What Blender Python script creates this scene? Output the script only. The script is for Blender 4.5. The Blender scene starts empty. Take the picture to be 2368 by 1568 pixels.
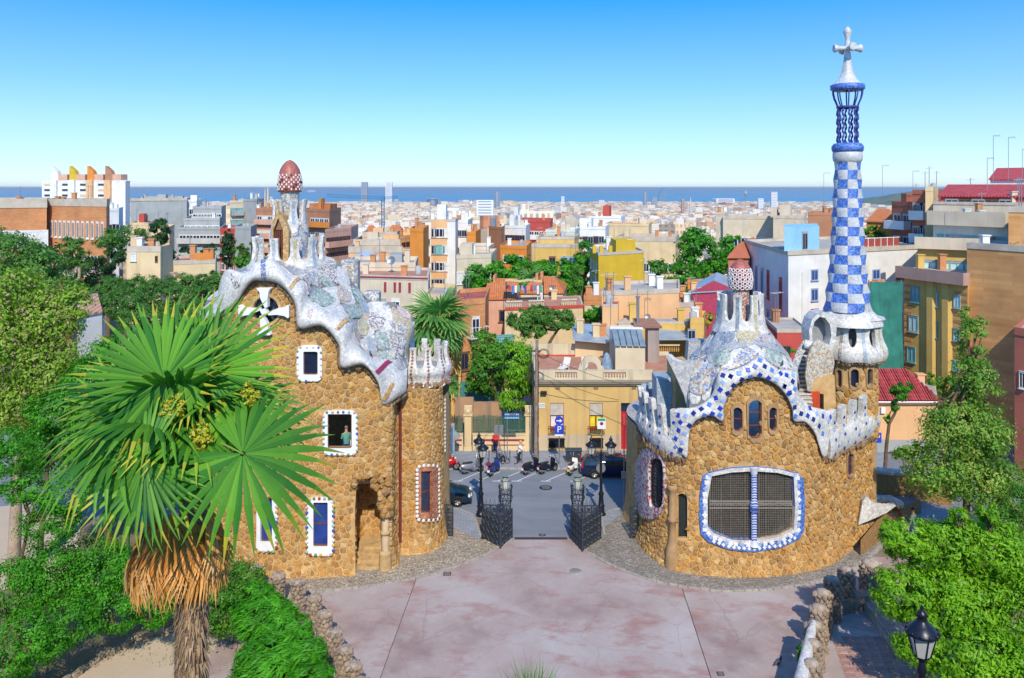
import bpy,math,random
import numpy as np
from math import sin,cos,pi,radians,exp,sqrt,atan2,ceil
from mathutils import Vector,Matrix
from mathutils.geometry import delaunay_2d_cdt
random.seed(7)
RNG=np.random.default_rng(11)
SC=bpy.context.scene
COL=SC.collection
#  camera, sky, sun, exposure
F,H,CX,HY=1842.0,21.0,1184.0,434.0
cam=bpy.data.cameras.new('camera');camo=bpy.data.objects.new('camera',cam);COL.objects.link(camo)
cam.sensor_width=36;cam.lens=36*F/2368;cam.shift_y=-350/2368
cam.clip_start=0.2;cam.clip_end=600000
camo.location=(0,0,H);camo.rotation_euler=(radians(90),0,0)
SC.camera=camo
SUN_EL,SUN_AZ=41,174
wd=bpy.data.worlds.new('World');SC.world=wd;wd.use_nodes=True
wt=wd.node_tree;wt.nodes.clear()
n_out=wt.nodes.new('ShaderNodeOutputWorld');n_bg=wt.nodes.new('ShaderNodeBackground')
n_sky=wt.nodes.new('ShaderNodeTexSky');n_sky.sky_type='NISHITA';n_sky.sun_disc=False
n_sky.sun_elevation=radians(SUN_EL);n_sky.sun_rotation=radians(SUN_AZ);n_sky.altitude=100
n_sky.air_density=1.0;n_sky.dust_density=0.3;n_sky.ozone_density=4.0
tc=wt.nodes.new('ShaderNodeTexCoord');sp=wt.nodes.new('ShaderNodeSeparateXYZ')
wt.links.new(tc.outputs['Generated'],sp.inputs[0])
mz=wt.nodes.new('ShaderNodeMath');mz.operation='MULTIPLY';mz.inputs[1].default_value=2.4
wt.links.new(sp.outputs[2],mz.inputs[0])
cb=wt.nodes.new('ShaderNodeCombineXYZ')
wt.links.new(sp.outputs[0],cb.inputs[0]);wt.links.new(sp.outputs[1],cb.inputs[1]);wt.links.new(mz.outputs[0],cb.inputs[2])
nv=wt.nodes.new('ShaderNodeVectorMath');nv.operation='NORMALIZE'
wt.links.new(cb.outputs[0],nv.inputs[0]);wt.links.new(nv.outputs[0],n_sky.inputs[0])
hs=wt.nodes.new('ShaderNodeHueSaturation');hs.inputs['Saturation'].default_value=1.25;hs.inputs['Value'].default_value=1.0
wt.links.new(n_sky.outputs[0],hs.inputs['Color'])
n_r=wt.nodes.new('ShaderNodeValToRGB');n_e=n_r.color_ramp.elements;n_e.new(.24);n_e[0].color=(.6,.75,.85,1);n_e[1].color=(.26,1.06,1.14,1);n_e[2].color=(.9,1.05,1.08,1);n_e[2].position=.6
n_m=wt.nodes.new('ShaderNodeMix');n_m.data_type='RGBA';n_m.blend_type='MULTIPLY';n_m.inputs[0].default_value=1
wt.links.new(sp.outputs[2],n_r.inputs[0]);wt.links.new(hs.outputs[0],n_m.inputs[6]);wt.links.new(n_r.outputs[0],n_m.inputs[7]);
n_h=wt.nodes.new('ShaderNodeValToRGB');n_e=n_h.color_ramp.elements;n_e.new(.05);n_e.new(.12)
for i_,(p_,v_)in enumerate(((0,.8),(.05,.62),(.12,.3),(.24,0))):n_e[i_].position=p_;n_e[i_].color=(v_,v_,v_,1)
n_x=wt.nodes.new('ShaderNodeMix');n_x.data_type='RGBA';n_x.inputs[7].default_value=(2.5,2.8,3.1,1)
wt.links.new(sp.outputs[2],n_h.inputs[0]);wt.links.new(n_h.outputs[0],n_x.inputs[0]);wt.links.new(n_m.outputs[2],n_x.inputs[6]);wt.links.new(n_x.outputs[2],n_bg.inputs[0]);wt.links.new(n_bg.outputs[0],n_out.inputs[0])
n_bg.inputs[1].default_value=0.15
sl=bpy.data.lights.new('sun','SUN');slo=bpy.data.objects.new('sun',sl);COL.objects.link(slo)
sl.energy=2.4;sl.angle=radians(0.6);sl.color=(1.0,0.89,0.72)
_sd=Vector((sin(radians(SUN_AZ))*cos(radians(SUN_EL)),cos(radians(SUN_AZ))*cos(radians(SUN_EL)),sin(radians(SUN_EL))))
slo.rotation_euler=_sd.to_track_quat('Z','Y').to_euler();slo.location=(40,-40,80)
SC.view_settings.view_transform='Standard';SC.view_settings.look='None'
SC.view_settings.gamma=1;SC.view_settings.use_curve_mapping=False
SC.view_settings.exposure=0.98
#  places: photo measurements to points
def W(px,py,Y):return Vector(((px-CX)/F*Y,Y,H-(py-HY)/F*Y))
def G(px,py,z=0.0):
 Y=(H-z)*F/(py-HY)
 return Vector(((px-CX)/F*Y,Y,z))
def PX(p):return CX+p[0]/p[1]*F
#  materials
MATS={}
class NT:
 def __init__(s,name):
  s.m=bpy.data.materials.new(name);s.m.use_nodes=True;s.t=s.m.node_tree
  s.b=s.t.nodes['Principled BSDF'];s.out=s.t.nodes['Material Output']
 def n(s,k,**kw):
  o=s.t.nodes.new('ShaderNode'+k)
  for a,v in kw.items():setattr(o,a,v)
  return o
 def l(s,a,b):s.t.links.new(a,b)
 def coord(s,kind='Object',scale=1.0,sv=None):
  c=s.n('TexCoord');mp=s.n('Mapping');s.l(c.outputs[kind],mp.inputs[0])
  mp.inputs['Scale'].default_value=sv if sv else(scale,)*3
  return mp.outputs[0]
 def noise(s,scale,detail=4,vec=None,rough=.55):
  o=s.n('TexNoise');o.inputs['Scale'].default_value=scale;o.inputs['Detail'].default_value=detail
  o.inputs['Roughness'].default_value=rough
  s.l(vec or s.coord(),o.inputs[0]);return o.outputs[0]
 def ramp(s,fac,stops,interp='LINEAR'):
  r=s.n('ValToRGB');r.color_ramp.interpolation=interp;e=r.color_ramp.elements
  while len(e)<len(stops):e.new(.5)
  for i,(p,c)in enumerate(stops):e[i].position=p;e[i].color=tuple(c)+(1,)
  s.l(fac,r.inputs[0]);return r.outputs[0]
 def mix(s,fac,a,b,mode='MIX'):
  o=s.n('Mix',data_type='RGBA',blend_type=mode)
  for v,k in((fac,0),(a,6),(b,7)):
   if hasattr(v,'links'):s.l(v,o.inputs[k])
   elif k==0:o.inputs[0].default_value=v
   else:o.inputs[k].default_value=tuple(v)+(1,)
  return o.outputs[2]
 def bump(s,h,dist=.02,strength=.6):
  o=s.n('Bump');o.inputs['Strength'].default_value=strength;o.inputs['Distance'].default_value=dist
  s.l(h,o.inputs['Height']);s.l(o.outputs[0],s.b.inputs['Normal'])
 def done(s,col=None,rough=.7,metal=0,spec=.4):
  if col is not None:
   if hasattr(col,'links'):s.l(col,s.b.inputs['Base Color'])
   else:s.b.inputs['Base Color'].default_value=tuple(col)+(1,)
  s.b.inputs['Roughness'].default_value=rough;s.b.inputs['Metallic'].default_value=metal
  s.b.inputs['Specular IOR Level'].default_value=spec
  return s.m
def sc(c,k):return tuple(min(1,x*k)for x in c)
def plain(name,col,rough=.7,var=.18,scale=3,bump=0,metal=0,spec=.4,fine=0):
 if name in MATS:return MATS[name]
 t=NT(name);f=t.noise(scale,5)
 c=t.ramp(f,[(.3,sc(col,1-var)),(.7,sc(col,1+var*.7))])
 if fine:c=t.mix(.5,c,t.ramp(t.noise(fine,3),[(.35,sc(col,.75)),(.65,sc(col,1.15))]))
 if bump:t.bump(t.noise(scale*8,4),bump)
 MATS[name]=t.done(c,rough,metal,spec);return MATS[name]
def wallmat(name,col,stain=.25,rough=.85):
 """plaster: broad tone changes and run-off streaks"""
 if name in MATS:return MATS[name]
 t=NT(name);f=t.noise(.5,6)
 c=t.ramp(f,[(.3,sc(col,.84)),(.7,sc(col,1.07))])
 st=t.noise(1.0,5,t.coord('Object',sv=(1.6,1.6,.12)))
 m=t.ramp(st,[(.52,(0,0,0)),(.75,(1,1,1))])
 mm=t.n('Math',operation='MULTIPLY');t.l(m,mm.inputs[0]);mm.inputs[1].default_value=stain
 c=t.mix(mm.outputs[0],c,(.16,.13,.1));t.bump(t.noise(9,4),.02,.3)
 MATS[name]=t.done(c,rough);return MATS[name]
def mosaic(name,cols,scale=9,grout=(.33,.33,.32),gw=.06,rough=.48,mode='PIECE'):
 """broken tile mosaic"""
 if name in MATS:return MATS[name]
 t=NT(name);v=t.coord()
 vo=t.n('TexVoronoi');vo.inputs['Scale'].default_value=scale;t.l(v,vo.inputs['Vector'])
 ed=t.n('TexVoronoi',feature='DISTANCE_TO_EDGE');ed.inputs['Scale'].default_value=scale;t.l(v,ed.inputs['Vector'])
 s=t.n('SeparateColor');t.l(vo.outputs['Color'],s.inputs[0])
 n=len(cols);c=t.ramp(s.outputs[0],[(i/n,cols[i])for i in range(n)],'CONSTANT')
 c2=t.mix(.35,c,t.ramp(s.outputs[1],[(0,(.35,)*3),(1,(1.0,)*3)]),'MULTIPLY')
 g=t.ramp(ed.outputs[0],[(gw*.5,(1,1,1)),(gw,(0,0,0))])
 c3=t.mix(g,c2,grout)
 dirt=t.ramp(t.noise(.9,5),[(.42,(1,1,1)),(.75,(.7,.69,.66))])
 c3=t.mix(.7,c3,dirt,'MULTIPLY')
 t.bump(ed.outputs[0],.02,.5)
 MATS[name]=t.done(c3,rough,0,.5);return MATS[name]
def leafmat(name,c0,c1,tip=None,trans=.35):
 if name in MATS:return MATS[name]
 t=NT(name);a=t.n('Attribute',attribute_name='rnd')
 stops=[(0,c0),(.8,c1)]if not tip else[(0,c0),(.7,c1),(.95,tip)]
 c=t.ramp(a.outputs['Fac'],stops)
 f=t.noise(.7,3);c=t.mix(.6,c,t.ramp(f,[(.35,(.6,.66,.6)),(.65,(1.25,1.2,1.0))]),'MULTIPLY')
 t.done(c,.5,0,.3)
 tr=t.n('BsdfTranslucent');t.l(t.mix(1,c,(1.5,1.6,.6),'MULTIPLY'),tr.inputs[0])
 mx=t.n('MixShader');mx.inputs[0].default_value=trans
 t.l(t.b.outputs[0],mx.inputs[1]);t.l(tr.outputs[0],mx.inputs[2]);t.l(mx.outputs[0],t.out.inputs[0])
 MATS[name]=t.m;return t.m
def stonemat(name,cols,scale=5):
 if name in MATS:return MATS[name]
 t=NT(name);oi=t.n('ObjectInfo');a=t.n('Attribute',attribute_name='rnd')
 ad=t.n('Math',operation='ADD');t.l(oi.outputs['Random'],ad.inputs[0]);t.l(a.outputs['Fac'],ad.inputs[1])
 fr=t.n('Math',operation='FRACT');t.l(ad.outputs[0],fr.inputs[0])
 n=len(cols);c=t.ramp(fr.outputs[0],[(i/(n-1),cols[i])for i in range(n)])
 c=t.mix(.75,c,t.ramp(t.noise(scale,6),[(.3,(.62,.6,.58)),(.7,(1.3,1.28,1.2))]),'MULTIPLY')
 t.bump(t.noise(scale*2.5,6),.05,.8)
 MATS[name]=t.done(c,.9,0,.2);return MATS[name]
#  mesh helpers
ORI={}
def origin(o):return ORI.get(o.name,Vector((0,0,0)))if o else Vector((0,0,0))
def tag(o,label=None,cat=None,group=None,kind=None):
 if label:o['label']=label
 if cat:o['category']=cat
 if group:o['group']=group
 if kind:o['kind']=kind
 return o
def thing(name,label,cat,loc=(0,0,0),rz=0,group=None,local=False):
 o=bpy.data.objects.new(name,None);COL.objects.link(o);o.empty_display_size=.3
 o.location=loc;o.rotation_euler=(0,0,rz);tag(o,label,cat,group)
 ORI[o.name]=Vector((0,0,0))if local else Vector(loc)
 return o
def link(name,me,parent=None,loc=(0,0,0),rot=(0,0,0),scale=None):
 o=bpy.data.objects.new(name,me);COL.objects.link(o)
 o.location=loc;o.rotation_euler=rot
 if scale:o.scale=scale
 if parent:o.parent=parent
 return o
def copy_tree(o,parent=None,**kw):
 c=o.copy();COL.objects.link(c)
 if parent:c.parent=parent
 for ch in list(o.children):copy_tree(ch,c)
 return c
class MB:
 def __init__(s):s.v=[];s.f=[];s.m=[];s.sm=[];s.r=[]
 def add(s,vs,fs,mi=0,smooth=False,rnd=None):
  k=len(s.v);s.v.extend([tuple(p)for p in vs])
  for f in fs:s.f.append([i+k for i in f]);s.m.append(mi);s.sm.append(smooth);s.r.append(0 if rnd is None else rnd)
  return s
 def box(s,a,b,mi=0,M=None,rnd=None,taper=1):
  x0,y0,z0=a;x1,y1,z1=b;cx,cy=(x0+x1)/2,(y0+y1)/2
  vs=[(x0,y0,z0),(x1,y0,z0),(x1,y1,z0),(x0,y1,z0)]+[(cx+(x-cx)*taper,cy+(y-cy)*taper,z1)for x,y in((x0,y0),(x1,y0),(x1,y1),(x0,y1))]
  if M:vs=[M@Vector(p)for p in vs]
  return s.add(vs,[(3,2,1,0),(4,5,6,7),(0,1,5,4),(1,2,6,5),(2,3,7,6),(3,0,4,7)],mi,False,rnd)
 def cbox(s,c,d,mi=0,rz=0,rnd=None,taper=1):
  M=Matrix.Translation(c)@Matrix.Rotation(rz,4,'Z')
  return s.box((-d[0]/2,-d[1]/2,-d[2]/2),(d[0]/2,d[1]/2,d[2]/2),mi,M,rnd,taper)
 def bbox(s,a,b,bev,mi=0,M=None):
  """bevelled box"""
  x0,y0,z0=a;x1,y1,z1=b;e=bev
  ring=lambda i,z:[(x0+i+e,y0+i,z),(x1-i-e,y0+i,z),(x1-i,y0+i+e,z),(x1-i,y1-i-e,z),(x1-i-e,y1-i,z),(x0+i+e,y1-i,z),(x0+i,y1-i-e,z),(x0+i,y0+i+e,z)]
  rs=[ring(e,z0),ring(0,z0+e),ring(0,z1-e),ring(e,z1)]
  vs=[p for r in rs for p in r]
  if M:vs=[M@Vector(p)for p in vs]
  fs=[tuple(range(7,-1,-1)),tuple(range(24,32))]
  for k in range(3):
   for i in range(8):j=(i+1)%8;fs.append((k*8+i,k*8+j,k*8+8+j,k*8+8+i))
  return s.add(vs,fs,mi)
 def tube(s,pts,r,n=6,mi=0,caps=True,smooth=True):
  pts=[Vector(p)for p in pts];rr=r if isinstance(r,(list,tuple))else[r]*len(pts)
  vs=[];ref=None
  for i,p in enumerate(pts):
   t=(pts[min(i+1,len(pts)-1)]-pts[max(i-1,0)]);t=t.normalized()if t.length>1e-9 else Vector((0,0,1))
   if ref is None:ref=t.orthogonal().normalized()
   ref=(ref-t*ref.dot(t));ref=ref.normalized()if ref.length>1e-6 else t.orthogonal().normalized()
   b=t.cross(ref)
   for k in range(n):
    a=2*pi*k/n;vs.append(p+(ref*cos(a)+b*sin(a))*rr[i])
  fs=[]
  for i in range(len(pts)-1):
   for k in range(n):l=(k+1)%n;fs.append((i*n+k,i*n+l,(i+1)*n+l,(i+1)*n+k))
  s.add(vs,fs,mi,smooth)
  if caps:
   s.add(vs[:n],[tuple(range(n-1,-1,-1))],mi);s.add(vs[-n:],[tuple(range(n))],mi)
  return s
 def lathe(s,prof,c=(0,0,0),n=20,mi=0,smooth=True,a0=0,a1=2*pi,fr=None,ml=None):
  """prof: (r,z) bottom to top; ml: material index per band"""
  full=abs(a1-a0-2*pi)<1e-6;m=n if full else n+1;vs=[]
  for(r,z)in prof:
   for k in range(m):
    a=a0+(a1-a0)*k/n;q=r*(fr(a,z)if fr else 1)
    vs.append((c[0]+q*cos(a),c[1]+q*sin(a),c[2]+z))
  for i in range(len(prof)-1):
   fs=[]
   for k in range(n):
    l=(k+1)%m;fs.append((i*m+k,i*m+l,(i+1)*m+l,(i+1)*m+k))
   kk=len(s.v)if i==0 else kk0
   if i==0:kk0=len(s.v);s.v.extend(vs)
   for f in fs:s.f.append([q+kk0 for q in f]);s.m.append(ml[i]if ml else mi);s.sm.append(smooth);s.r.append(0)
  return s
 def grid(s,rows,mi=0,smooth=True,closed=False,mf=None):
  n=len(rows[0]);vs=[p for r in rows for p in r];k0=len(s.v);s.v.extend([tuple(p)for p in vs])
  for i in range(len(rows)-1):
   for k in range(n if closed else n-1):
    l=(k+1)%n
    s.f.append([k0+i*n+k,k0+i*n+l,k0+(i+1)*n+l,k0+(i+1)*n+k])
    s.m.append(mf(i,k)if mf else mi);s.sm.append(smooth);s.r.append(0)
  return s
 def ball(s,c,r,n=8,m=5,mi=0,sc=(1,1,1),smooth=True):
  rows=[]
  for i in range(m+1):
   a=-pi/2+pi*i/m
   rows.append([(c[0]+r*sc[0]*cos(a)*cos(2*pi*k/n),c[1]+r*sc[1]*cos(a)*sin(2*pi*k/n),c[2]+r*sc[2]*sin(a))for k in range(n)])
  return s.grid(rows,mi,smooth,True)
 def prism(s,poly,d,mi=0):
  """poly: list of 3D points (planar), extruded by vector d"""
  n=len(poly);P=[Vector(p)for p in poly];D=Vector(d)
  vs=P+[p+D for p in P]
  fs=[tuple(range(n)),tuple(range(2*n-1,n-1,-1))]+[(i,i+n,(i+1)%n+n,(i+1)%n)for i in range(n)]
  return s.add(vs,fs,mi)
 def mesh(s,name,mats,off=Vector((0,0,0))):
  me=bpy.data.meshes.new(name)
  v=np.array(s.v,dtype=float).reshape(-1,3)-np.array(off)
  me.from_pydata(v.tolist(),[],s.f)
  mats=mats if isinstance(mats,(list,tuple))else[mats]
  for m in mats:me.materials.append(m)
  me.polygons.foreach_set('use_smooth',s.sm)
  if len(mats)>1:me.polygons.foreach_set('material_index',s.m)
  if any(s.r):
   at=me.attributes.new('rnd','FLOAT','FACE');at.data.foreach_set('value',s.r)
  me.validate();me.update();return me
 def build(s,name,mats,parent=None,label=None,cat=None,group=None,kind=None,local=False):
  if parent is None and not local:
   a=np.array(s.v,dtype=float).reshape(-1,3);mn=a.min(0);mx=a.max(0)
   off=Vector(((mn[0]+mx[0])/2,(mn[1]+mx[1])/2,mn[2]))
   o=link(name,s.mesh(name,mats,off),None,off);ORI[o.name]=off
  else:
   off=Vector((0,0,0))if local else origin(parent)
   o=link(name,s.mesh(name,mats,off),parent);ORI[o.name]=off
  return tag(o,label,cat,group,kind)
def fix_normals(me):
 import bmesh
 bm=bmesh.new();bm.from_mesh(me);bmesh.ops.recalc_face_normals(bm,faces=bm.faces);bm.to_mesh(me);bm.free()
def catmull(P,n,closed=False):
 """n points spread along control points P (tuples of any size)"""
 A=[np.array(p,dtype=float)for p in P];m=len(A);out=[]
 segs=m if closed else m-1
 for j in range(n):
  t=j/n*segs if closed else j/(n-1)*segs
  i=min(int(t),segs-1);u=t-i
  g=(lambda q:A[q%m])if closed else(lambda q:A[max(0,min(m-1,q))])
  p0,p1,p2,p3=g(i-1),g(i),g(i+1),g(i+2)
  out.append(.5*((2*p1)+(-p0+p2)*u+(2*p0-5*p1+4*p2-p3)*u*u+(-p0+3*p1-3*p2+p3)*u**3))
 return out
def inpoly(pts,poly):
 x,y=pts[:,0],pts[:,1];c=np.zeros(len(pts),bool);n=len(poly)
 for i in range(n):
  x0,y0=poly[i];x1,y1=poly[(i+1)%n]
  if y0==y1:continue
  c^=((y0>y)!=(y1>y))&(x<(x1-x0)*(y-y0)/(y1-y0)+x0)
 return c
def rs(poly,res):
 out=[];n=len(poly)
 for i in range(n):
  a=np.array(poly[i],float);b=np.array(poly[(i+1)%n],float);k=max(1,int(ceil(np.linalg.norm(b-a)/res)))
  for j in range(k):out.append(tuple(a+(b-a)*j/k))
 return out
def sheet(mb,outer,holes,fmap,thick,res,mi=0,smooth=True,mi_side=None,back=True):
 """a curved panel: domain polygon with holes, mapped by fmap(u,v) -> (point, normal)"""
 loops=[rs(outer,res)]+[rs(h,res)for h in holes]
 vs=[];es=[]
 for L in loops:
  k=len(vs);vs+=L;es+=[(k+i,k+(i+1)%len(L))for i in range(len(L))]
 o=np.array(outer);mn,mx=o.min(0),o.max(0)
 gx,gy=np.meshgrid(np.arange(mn[0]+res*.5,mx[0],res),np.arange(mn[1]+res*.5,mx[1],res))
 g=np.stack([gx.ravel(),gy.ravel()],1)
 if len(g):
  g=g[inpoly(g,outer)]
  for h in holes:g=g[~inpoly(g,h)]if len(g)else g
  B=np.array(vs)
  if len(g):
   d=np.min(((g[:,None,:]-B[None])**2).sum(2),1);g=g[d>(res*.45)**2]
   vs=vs+[tuple(p)for p in g]
 r=delaunay_2d_cdt([Vector(p)for p in vs],es,[],0,1e-6)
 V2=np.array([tuple(p)for p in r[0]]);T=[f for f in r[2]if len(f)==3]
 cen=V2[np.array(T)].mean(1);keep=inpoly(cen,outer)
 for h in holes:keep&=~inpoly(cen,h)
 T=[t for t,k in zip(T,keep)if k]
 PN=[fmap(p[0],p[1])for p in V2];fr=[a for a,b in PN]
 mb.add(fr,T,mi,smooth)
 if thick:
  bk=[a-b*thick for a,b in PN]
  if back:mb.add(bk,[t[::-1]for t in T],mi if mi_side is None else mi_side,smooth)
  cnt={}
  for t in T:
   for i in range(3):
    a,b=t[i],t[(i+1)%3];cnt[(a,b)]=1
  for(a,b)in cnt:
   if(b,a)not in cnt:
    mb.add([fr[a],fr[b],bk[b],bk[a]],[(3,2,1,0)],mi if mi_side is None else mi_side)
 return mb
def cells(outer,holes,s,gap,seed=1,jit=.47,sx=1.0,margin=0):
 """stone outlines: voronoi cells in the (u,v) domain"""
 R=np.random.default_rng(seed);o=np.array(outer);mn,mx=o.min(0)-s,o.max(0)+s
 gx,gy=np.meshgrid(np.arange(mn[0],mx[0],s*sx),np.arange(mn[1],mx[1],s*.95))
 gx=gx+(np.arange(gx.shape[0])%2)[:,None]*s*.5*sx
 P=np.stack([gx.ravel(),gy.ravel()],1);P=P+R.uniform(-jit,jit,P.shape)*s
 inside=inpoly(P,outer)
 for h in holes:inside&=~inpoly(P,h)
 out=[]
 for i in np.nonzero(inside)[0]:
  p=P[i];d=((P-p)**2).sum(1);nb=np.argsort(d)[1:15]
  poly=[p+np.array(q)*s*1.2 for q in((-1,-1),(1,-1),(1,1),(-1,1))]
  for j in nb:
   m=(P[j]+p)/2;n=P[j]-p;new=[]
   for k in range(len(poly)):
    a,b=poly[k],poly[(k+1)%len(poly)];da,db=np.dot(a-m,n),np.dot(b-m,n)
    if da<=0:new.append(a)
    if da*db<0:new.append(a+(b-a)*da/(da-db))
   poly=new
   if len(poly)<3:break
  if len(poly)<3:continue
  c=np.mean(poly,0);rr=np.mean([np.linalg.norm(q-c)for q in poly])
  q2=[q for k,q in enumerate(poly)if np.linalg.norm(q-poly[k-1])>rr*.18]
  if len(q2)<4:q2=poly
  k=max(.5,1-gap/rr)
  out.append((c,[c+(q-c)*k*R.uniform(.93,1.04)for q in q2]))
 return out
def stone_prism(mb,c,poly,fmap,h,R,mi=0):
 n=len(poly);rnd=float(R.uniform(0.01,1));hh=h*R.uniform(.6,1.25);tl=R.uniform(-.35,.35,2)*h
 base=[];top=[]
 rr=np.mean([np.linalg.norm(q-c)for q in poly])+1e-6
 for q in poly:
  p,nn=fmap(q[0],q[1]);base.append(p-nn*.01)
  t=c+(q-c)*.8;p,nn=fmap(t[0],t[1]);dd=(q-c)/rr
  top.append(p+nn*(hh*.8+dd[0]*tl[0]+dd[1]*tl[1]))
 p,nn=fmap(c[0],c[1]);cc=p+nn*hh
 vs=base+top+[cc]
 fs=[(i,(i+1)%n,(i+1)%n+n,i+n)for i in range(n)]+[(i+n,(i+1)%n+n,2*n)for i in range(n)]
 mb.add(vs,fs,mi,False,rnd)
def stones(parent,outer,holes,fmap,s,gap,h,m,nobj=300,name='stone',seed=1,keep=None,sx=1.0):
 """stones laid on a wall: the largest as objects, the rest as one part"""
 R=np.random.default_rng(seed);cs=cells(outer,holes,s,gap,seed,sx=sx)
 good=[]
 for c,poly in cs:
  a=np.array(poly);bad=0
  for hh in holes:bad=max(bad,inpoly(a,hh).mean())
  if bad>.34:continue
  good.append((c,poly))
 def area(pl):a=np.array(pl);x,y=a[:,0],a[:,1];return abs(np.dot(x,np.roll(y,1))-np.dot(y,np.roll(x,1)))/2
 vis=[(area(pl)if(keep is None or keep(c))else-1,k)for k,(c,pl)in enumerate(good)]
 vis.sort(reverse=True);top=set(k for a,k in vis[:nobj]if a>0);rest=MB()
 for k,(c,pl)in enumerate(good):
  if k in top:
   b=MB();stone_prism(b,c,pl,fmap,h,R);b.r=[0]*len(b.f);b.build(name,m,parent)
  else:stone_prism(rest,c,pl,fmap,h,R)
 if rest.f:rest.build(name,m,parent,kind='stuff')
def ringpoly(cx,cy,rx,ry,n=16,sq=2.0,a0=0):
 """rounded outline; sq>2 makes it squarer"""
 out=[]
 for k in range(n):
  a=a0+2*pi*k/n;c,s_=cos(a),sin(a)
  out.append((cx+rx*math.copysign(abs(c)**(2/sq),c),cy+ry*math.copysign(abs(s_)**(2/sq),s_)))
 return out
class Path:
 """wall line on the ground: control points (x,y); u is the length along it; outside lies to the right of travel"""
 def __init__(s,P,n=600,closed=True):
  s.p=np.array(catmull(P,n,closed));s.closed=closed
  if closed:s.p=np.vstack([s.p,s.p[:1]])
  d=np.linalg.norm(np.diff(s.p,axis=0),axis=1);s.s=np.concatenate([[0],np.cumsum(d)]);s.L=s.s[-1]
  t=np.gradient(s.p,axis=0)
  if closed:t[0]=t[-1]=s.p[1]-s.p[-2]
  k=4;tp=np.vstack([t[-k-1:-1],t,t[1:k+1]])if closed else np.vstack([t[:1]]*k+[t]+[t[-1:]]*k)
  t=sum(tp[i:i+len(t)]for i in range(2*k+1));t/=np.linalg.norm(t,axis=1)[:,None]+1e-9
  s.n=np.stack([t[:,1],-t[:,0]],1)
 def at(s,u):
  if s.closed:u=u%s.L
  x=np.interp(u,s.s,s.p[:,0]);y=np.interp(u,s.s,s.p[:,1]);nx=np.interp(u,s.s,s.n[:,0]);ny=np.interp(u,s.s,s.n[:,1])
  l=sqrt(nx*nx+ny*ny)+1e-9
  return Vector((x,y,0)),Vector((nx/l,ny/l,0))
 def u_of(s,px,off=0):
  """the u whose point (facing the viewpoint) is seen at this photo column"""
  p=s.p+s.n*off;q=CX+p[:,0]/p[:,1]*F
  face=(s.n*p).sum(1)<0.0
  d=np.abs(q-px)+np.where(face,0,1e4)
  return s.s[int(np.argmin(d))]
 def uv(s,px,py,off=0):
  u=s.u_of(px,off);p,n=s.at(u);y=p.y+n.y*off
  return(u,H-(py-HY)/F*y)
#  ground materials
def m_plaza():
 t=NT('plaza_concrete');v=t.coord()
 c=t.ramp(t.noise(.22,7,v),[(.3,(.25,.17,.155)),(.47,(.39,.31,.285)),(.7,(.46,.42,.405))])
 st=t.ramp(t.noise(.32,8,t.coord('Object',sv=(1,1.9,1)),.68),[(.51,(0,0,0)),(.66,(.8,.8,.8))])
 c=t.mix(st,c,(.33,.155,.13))
 st2=t.ramp(t.noise(.75,9,v,.7),[(.55,(0,0,0)),(.75,(.5,.5,.5))])
 c=t.mix(st2,c,(.5,.47,.44))
 c=t.mix(.5,c,t.ramp(t.noise(26,3,v),[(.3,(.8,.8,.8)),(.7,(1.12,1.12,1.12))]),'MULTIPLY')
 ck=t.n('TexVoronoi',feature='DISTANCE_TO_EDGE');ck.inputs['Scale'].default_value=.35;nz_=t.n('TexNoise');nz_.inputs['Scale'].default_value=1.1;nz_.inputs['Detail'].default_value=6;t.l(v,nz_.inputs[0]);t.l(t.mix(.28,v,nz_.outputs[1]),ck.inputs[0])
 c=t.mix(t.ramp(ck.outputs[0],[(.0,(.3,.3,.3)),(.005,(0,0,0))]),c,(.13,.1,.09))
 c=t.mix(t.ramp(t.noise(5,8,v,.8),[(.62,(0,0,0)),(.72,(.5,.5,.5))]),c,(.2,.16,.15))
 t.bump(t.noise(12,5,v),.01,.4);return t.done(c,.8)
def m_asphalt():
 t=NT('asphalt_grey');v=t.coord()
 c=t.ramp(t.noise(.3,6,v),[(.3,(.17,.19,.22)),(.7,(.235,.255,.29))])
 c=t.mix(.5,c,t.ramp(t.noise(40,2,v),[(.3,(.7,.7,.7)),(.7,(1.25,1.25,1.25))]),'MULTIPLY')
 sc_=t.ramp(t.noise(.5,5,t.coord('Object',sv=(.15,1.3,1))),[(.5,(0,0,0)),(.8,(.45,.45,.45))])
 c=t.mix(sc_,c,(.07,.075,.09));return t.done(c,.85)
def m_cobble(name,ca,cb_,scale=5.5):
 t=NT(name);v=t.coord();vo=t.n('TexVoronoi');vo.inputs['Scale'].default_value=scale
 t.l(t.coord('Object',sv=(1,1.7,1)),vo.inputs[0])
 ed=t.n('TexVoronoi',feature='DISTANCE_TO_EDGE');ed.inputs['Scale'].default_value=scale;t.l(t.coord('Object',sv=(1,1.7,1)),ed.inputs[0])
 s=t.n('SeparateColor');t.l(vo.outputs['Color'],s.inputs[0])
 c=t.ramp(s.outputs[0],[(0,ca),(.6,cb_),(1,sc(cb_,1.15))])
 c=t.mix(.6,c,t.ramp(t.noise(.6,5,v),[(.3,(.75,.73,.7)),(.7,(1.15,1.15,1.15))]),'MULTIPLY')
 c=t.mix(t.ramp(ed.outputs[0],[(.04,(1,1,1)),(.14,(0,0,0))]),c,(.16,.14,.11))
 t.bump(ed.outputs[0],.04,.8);return t.done(c,.85)
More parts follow.
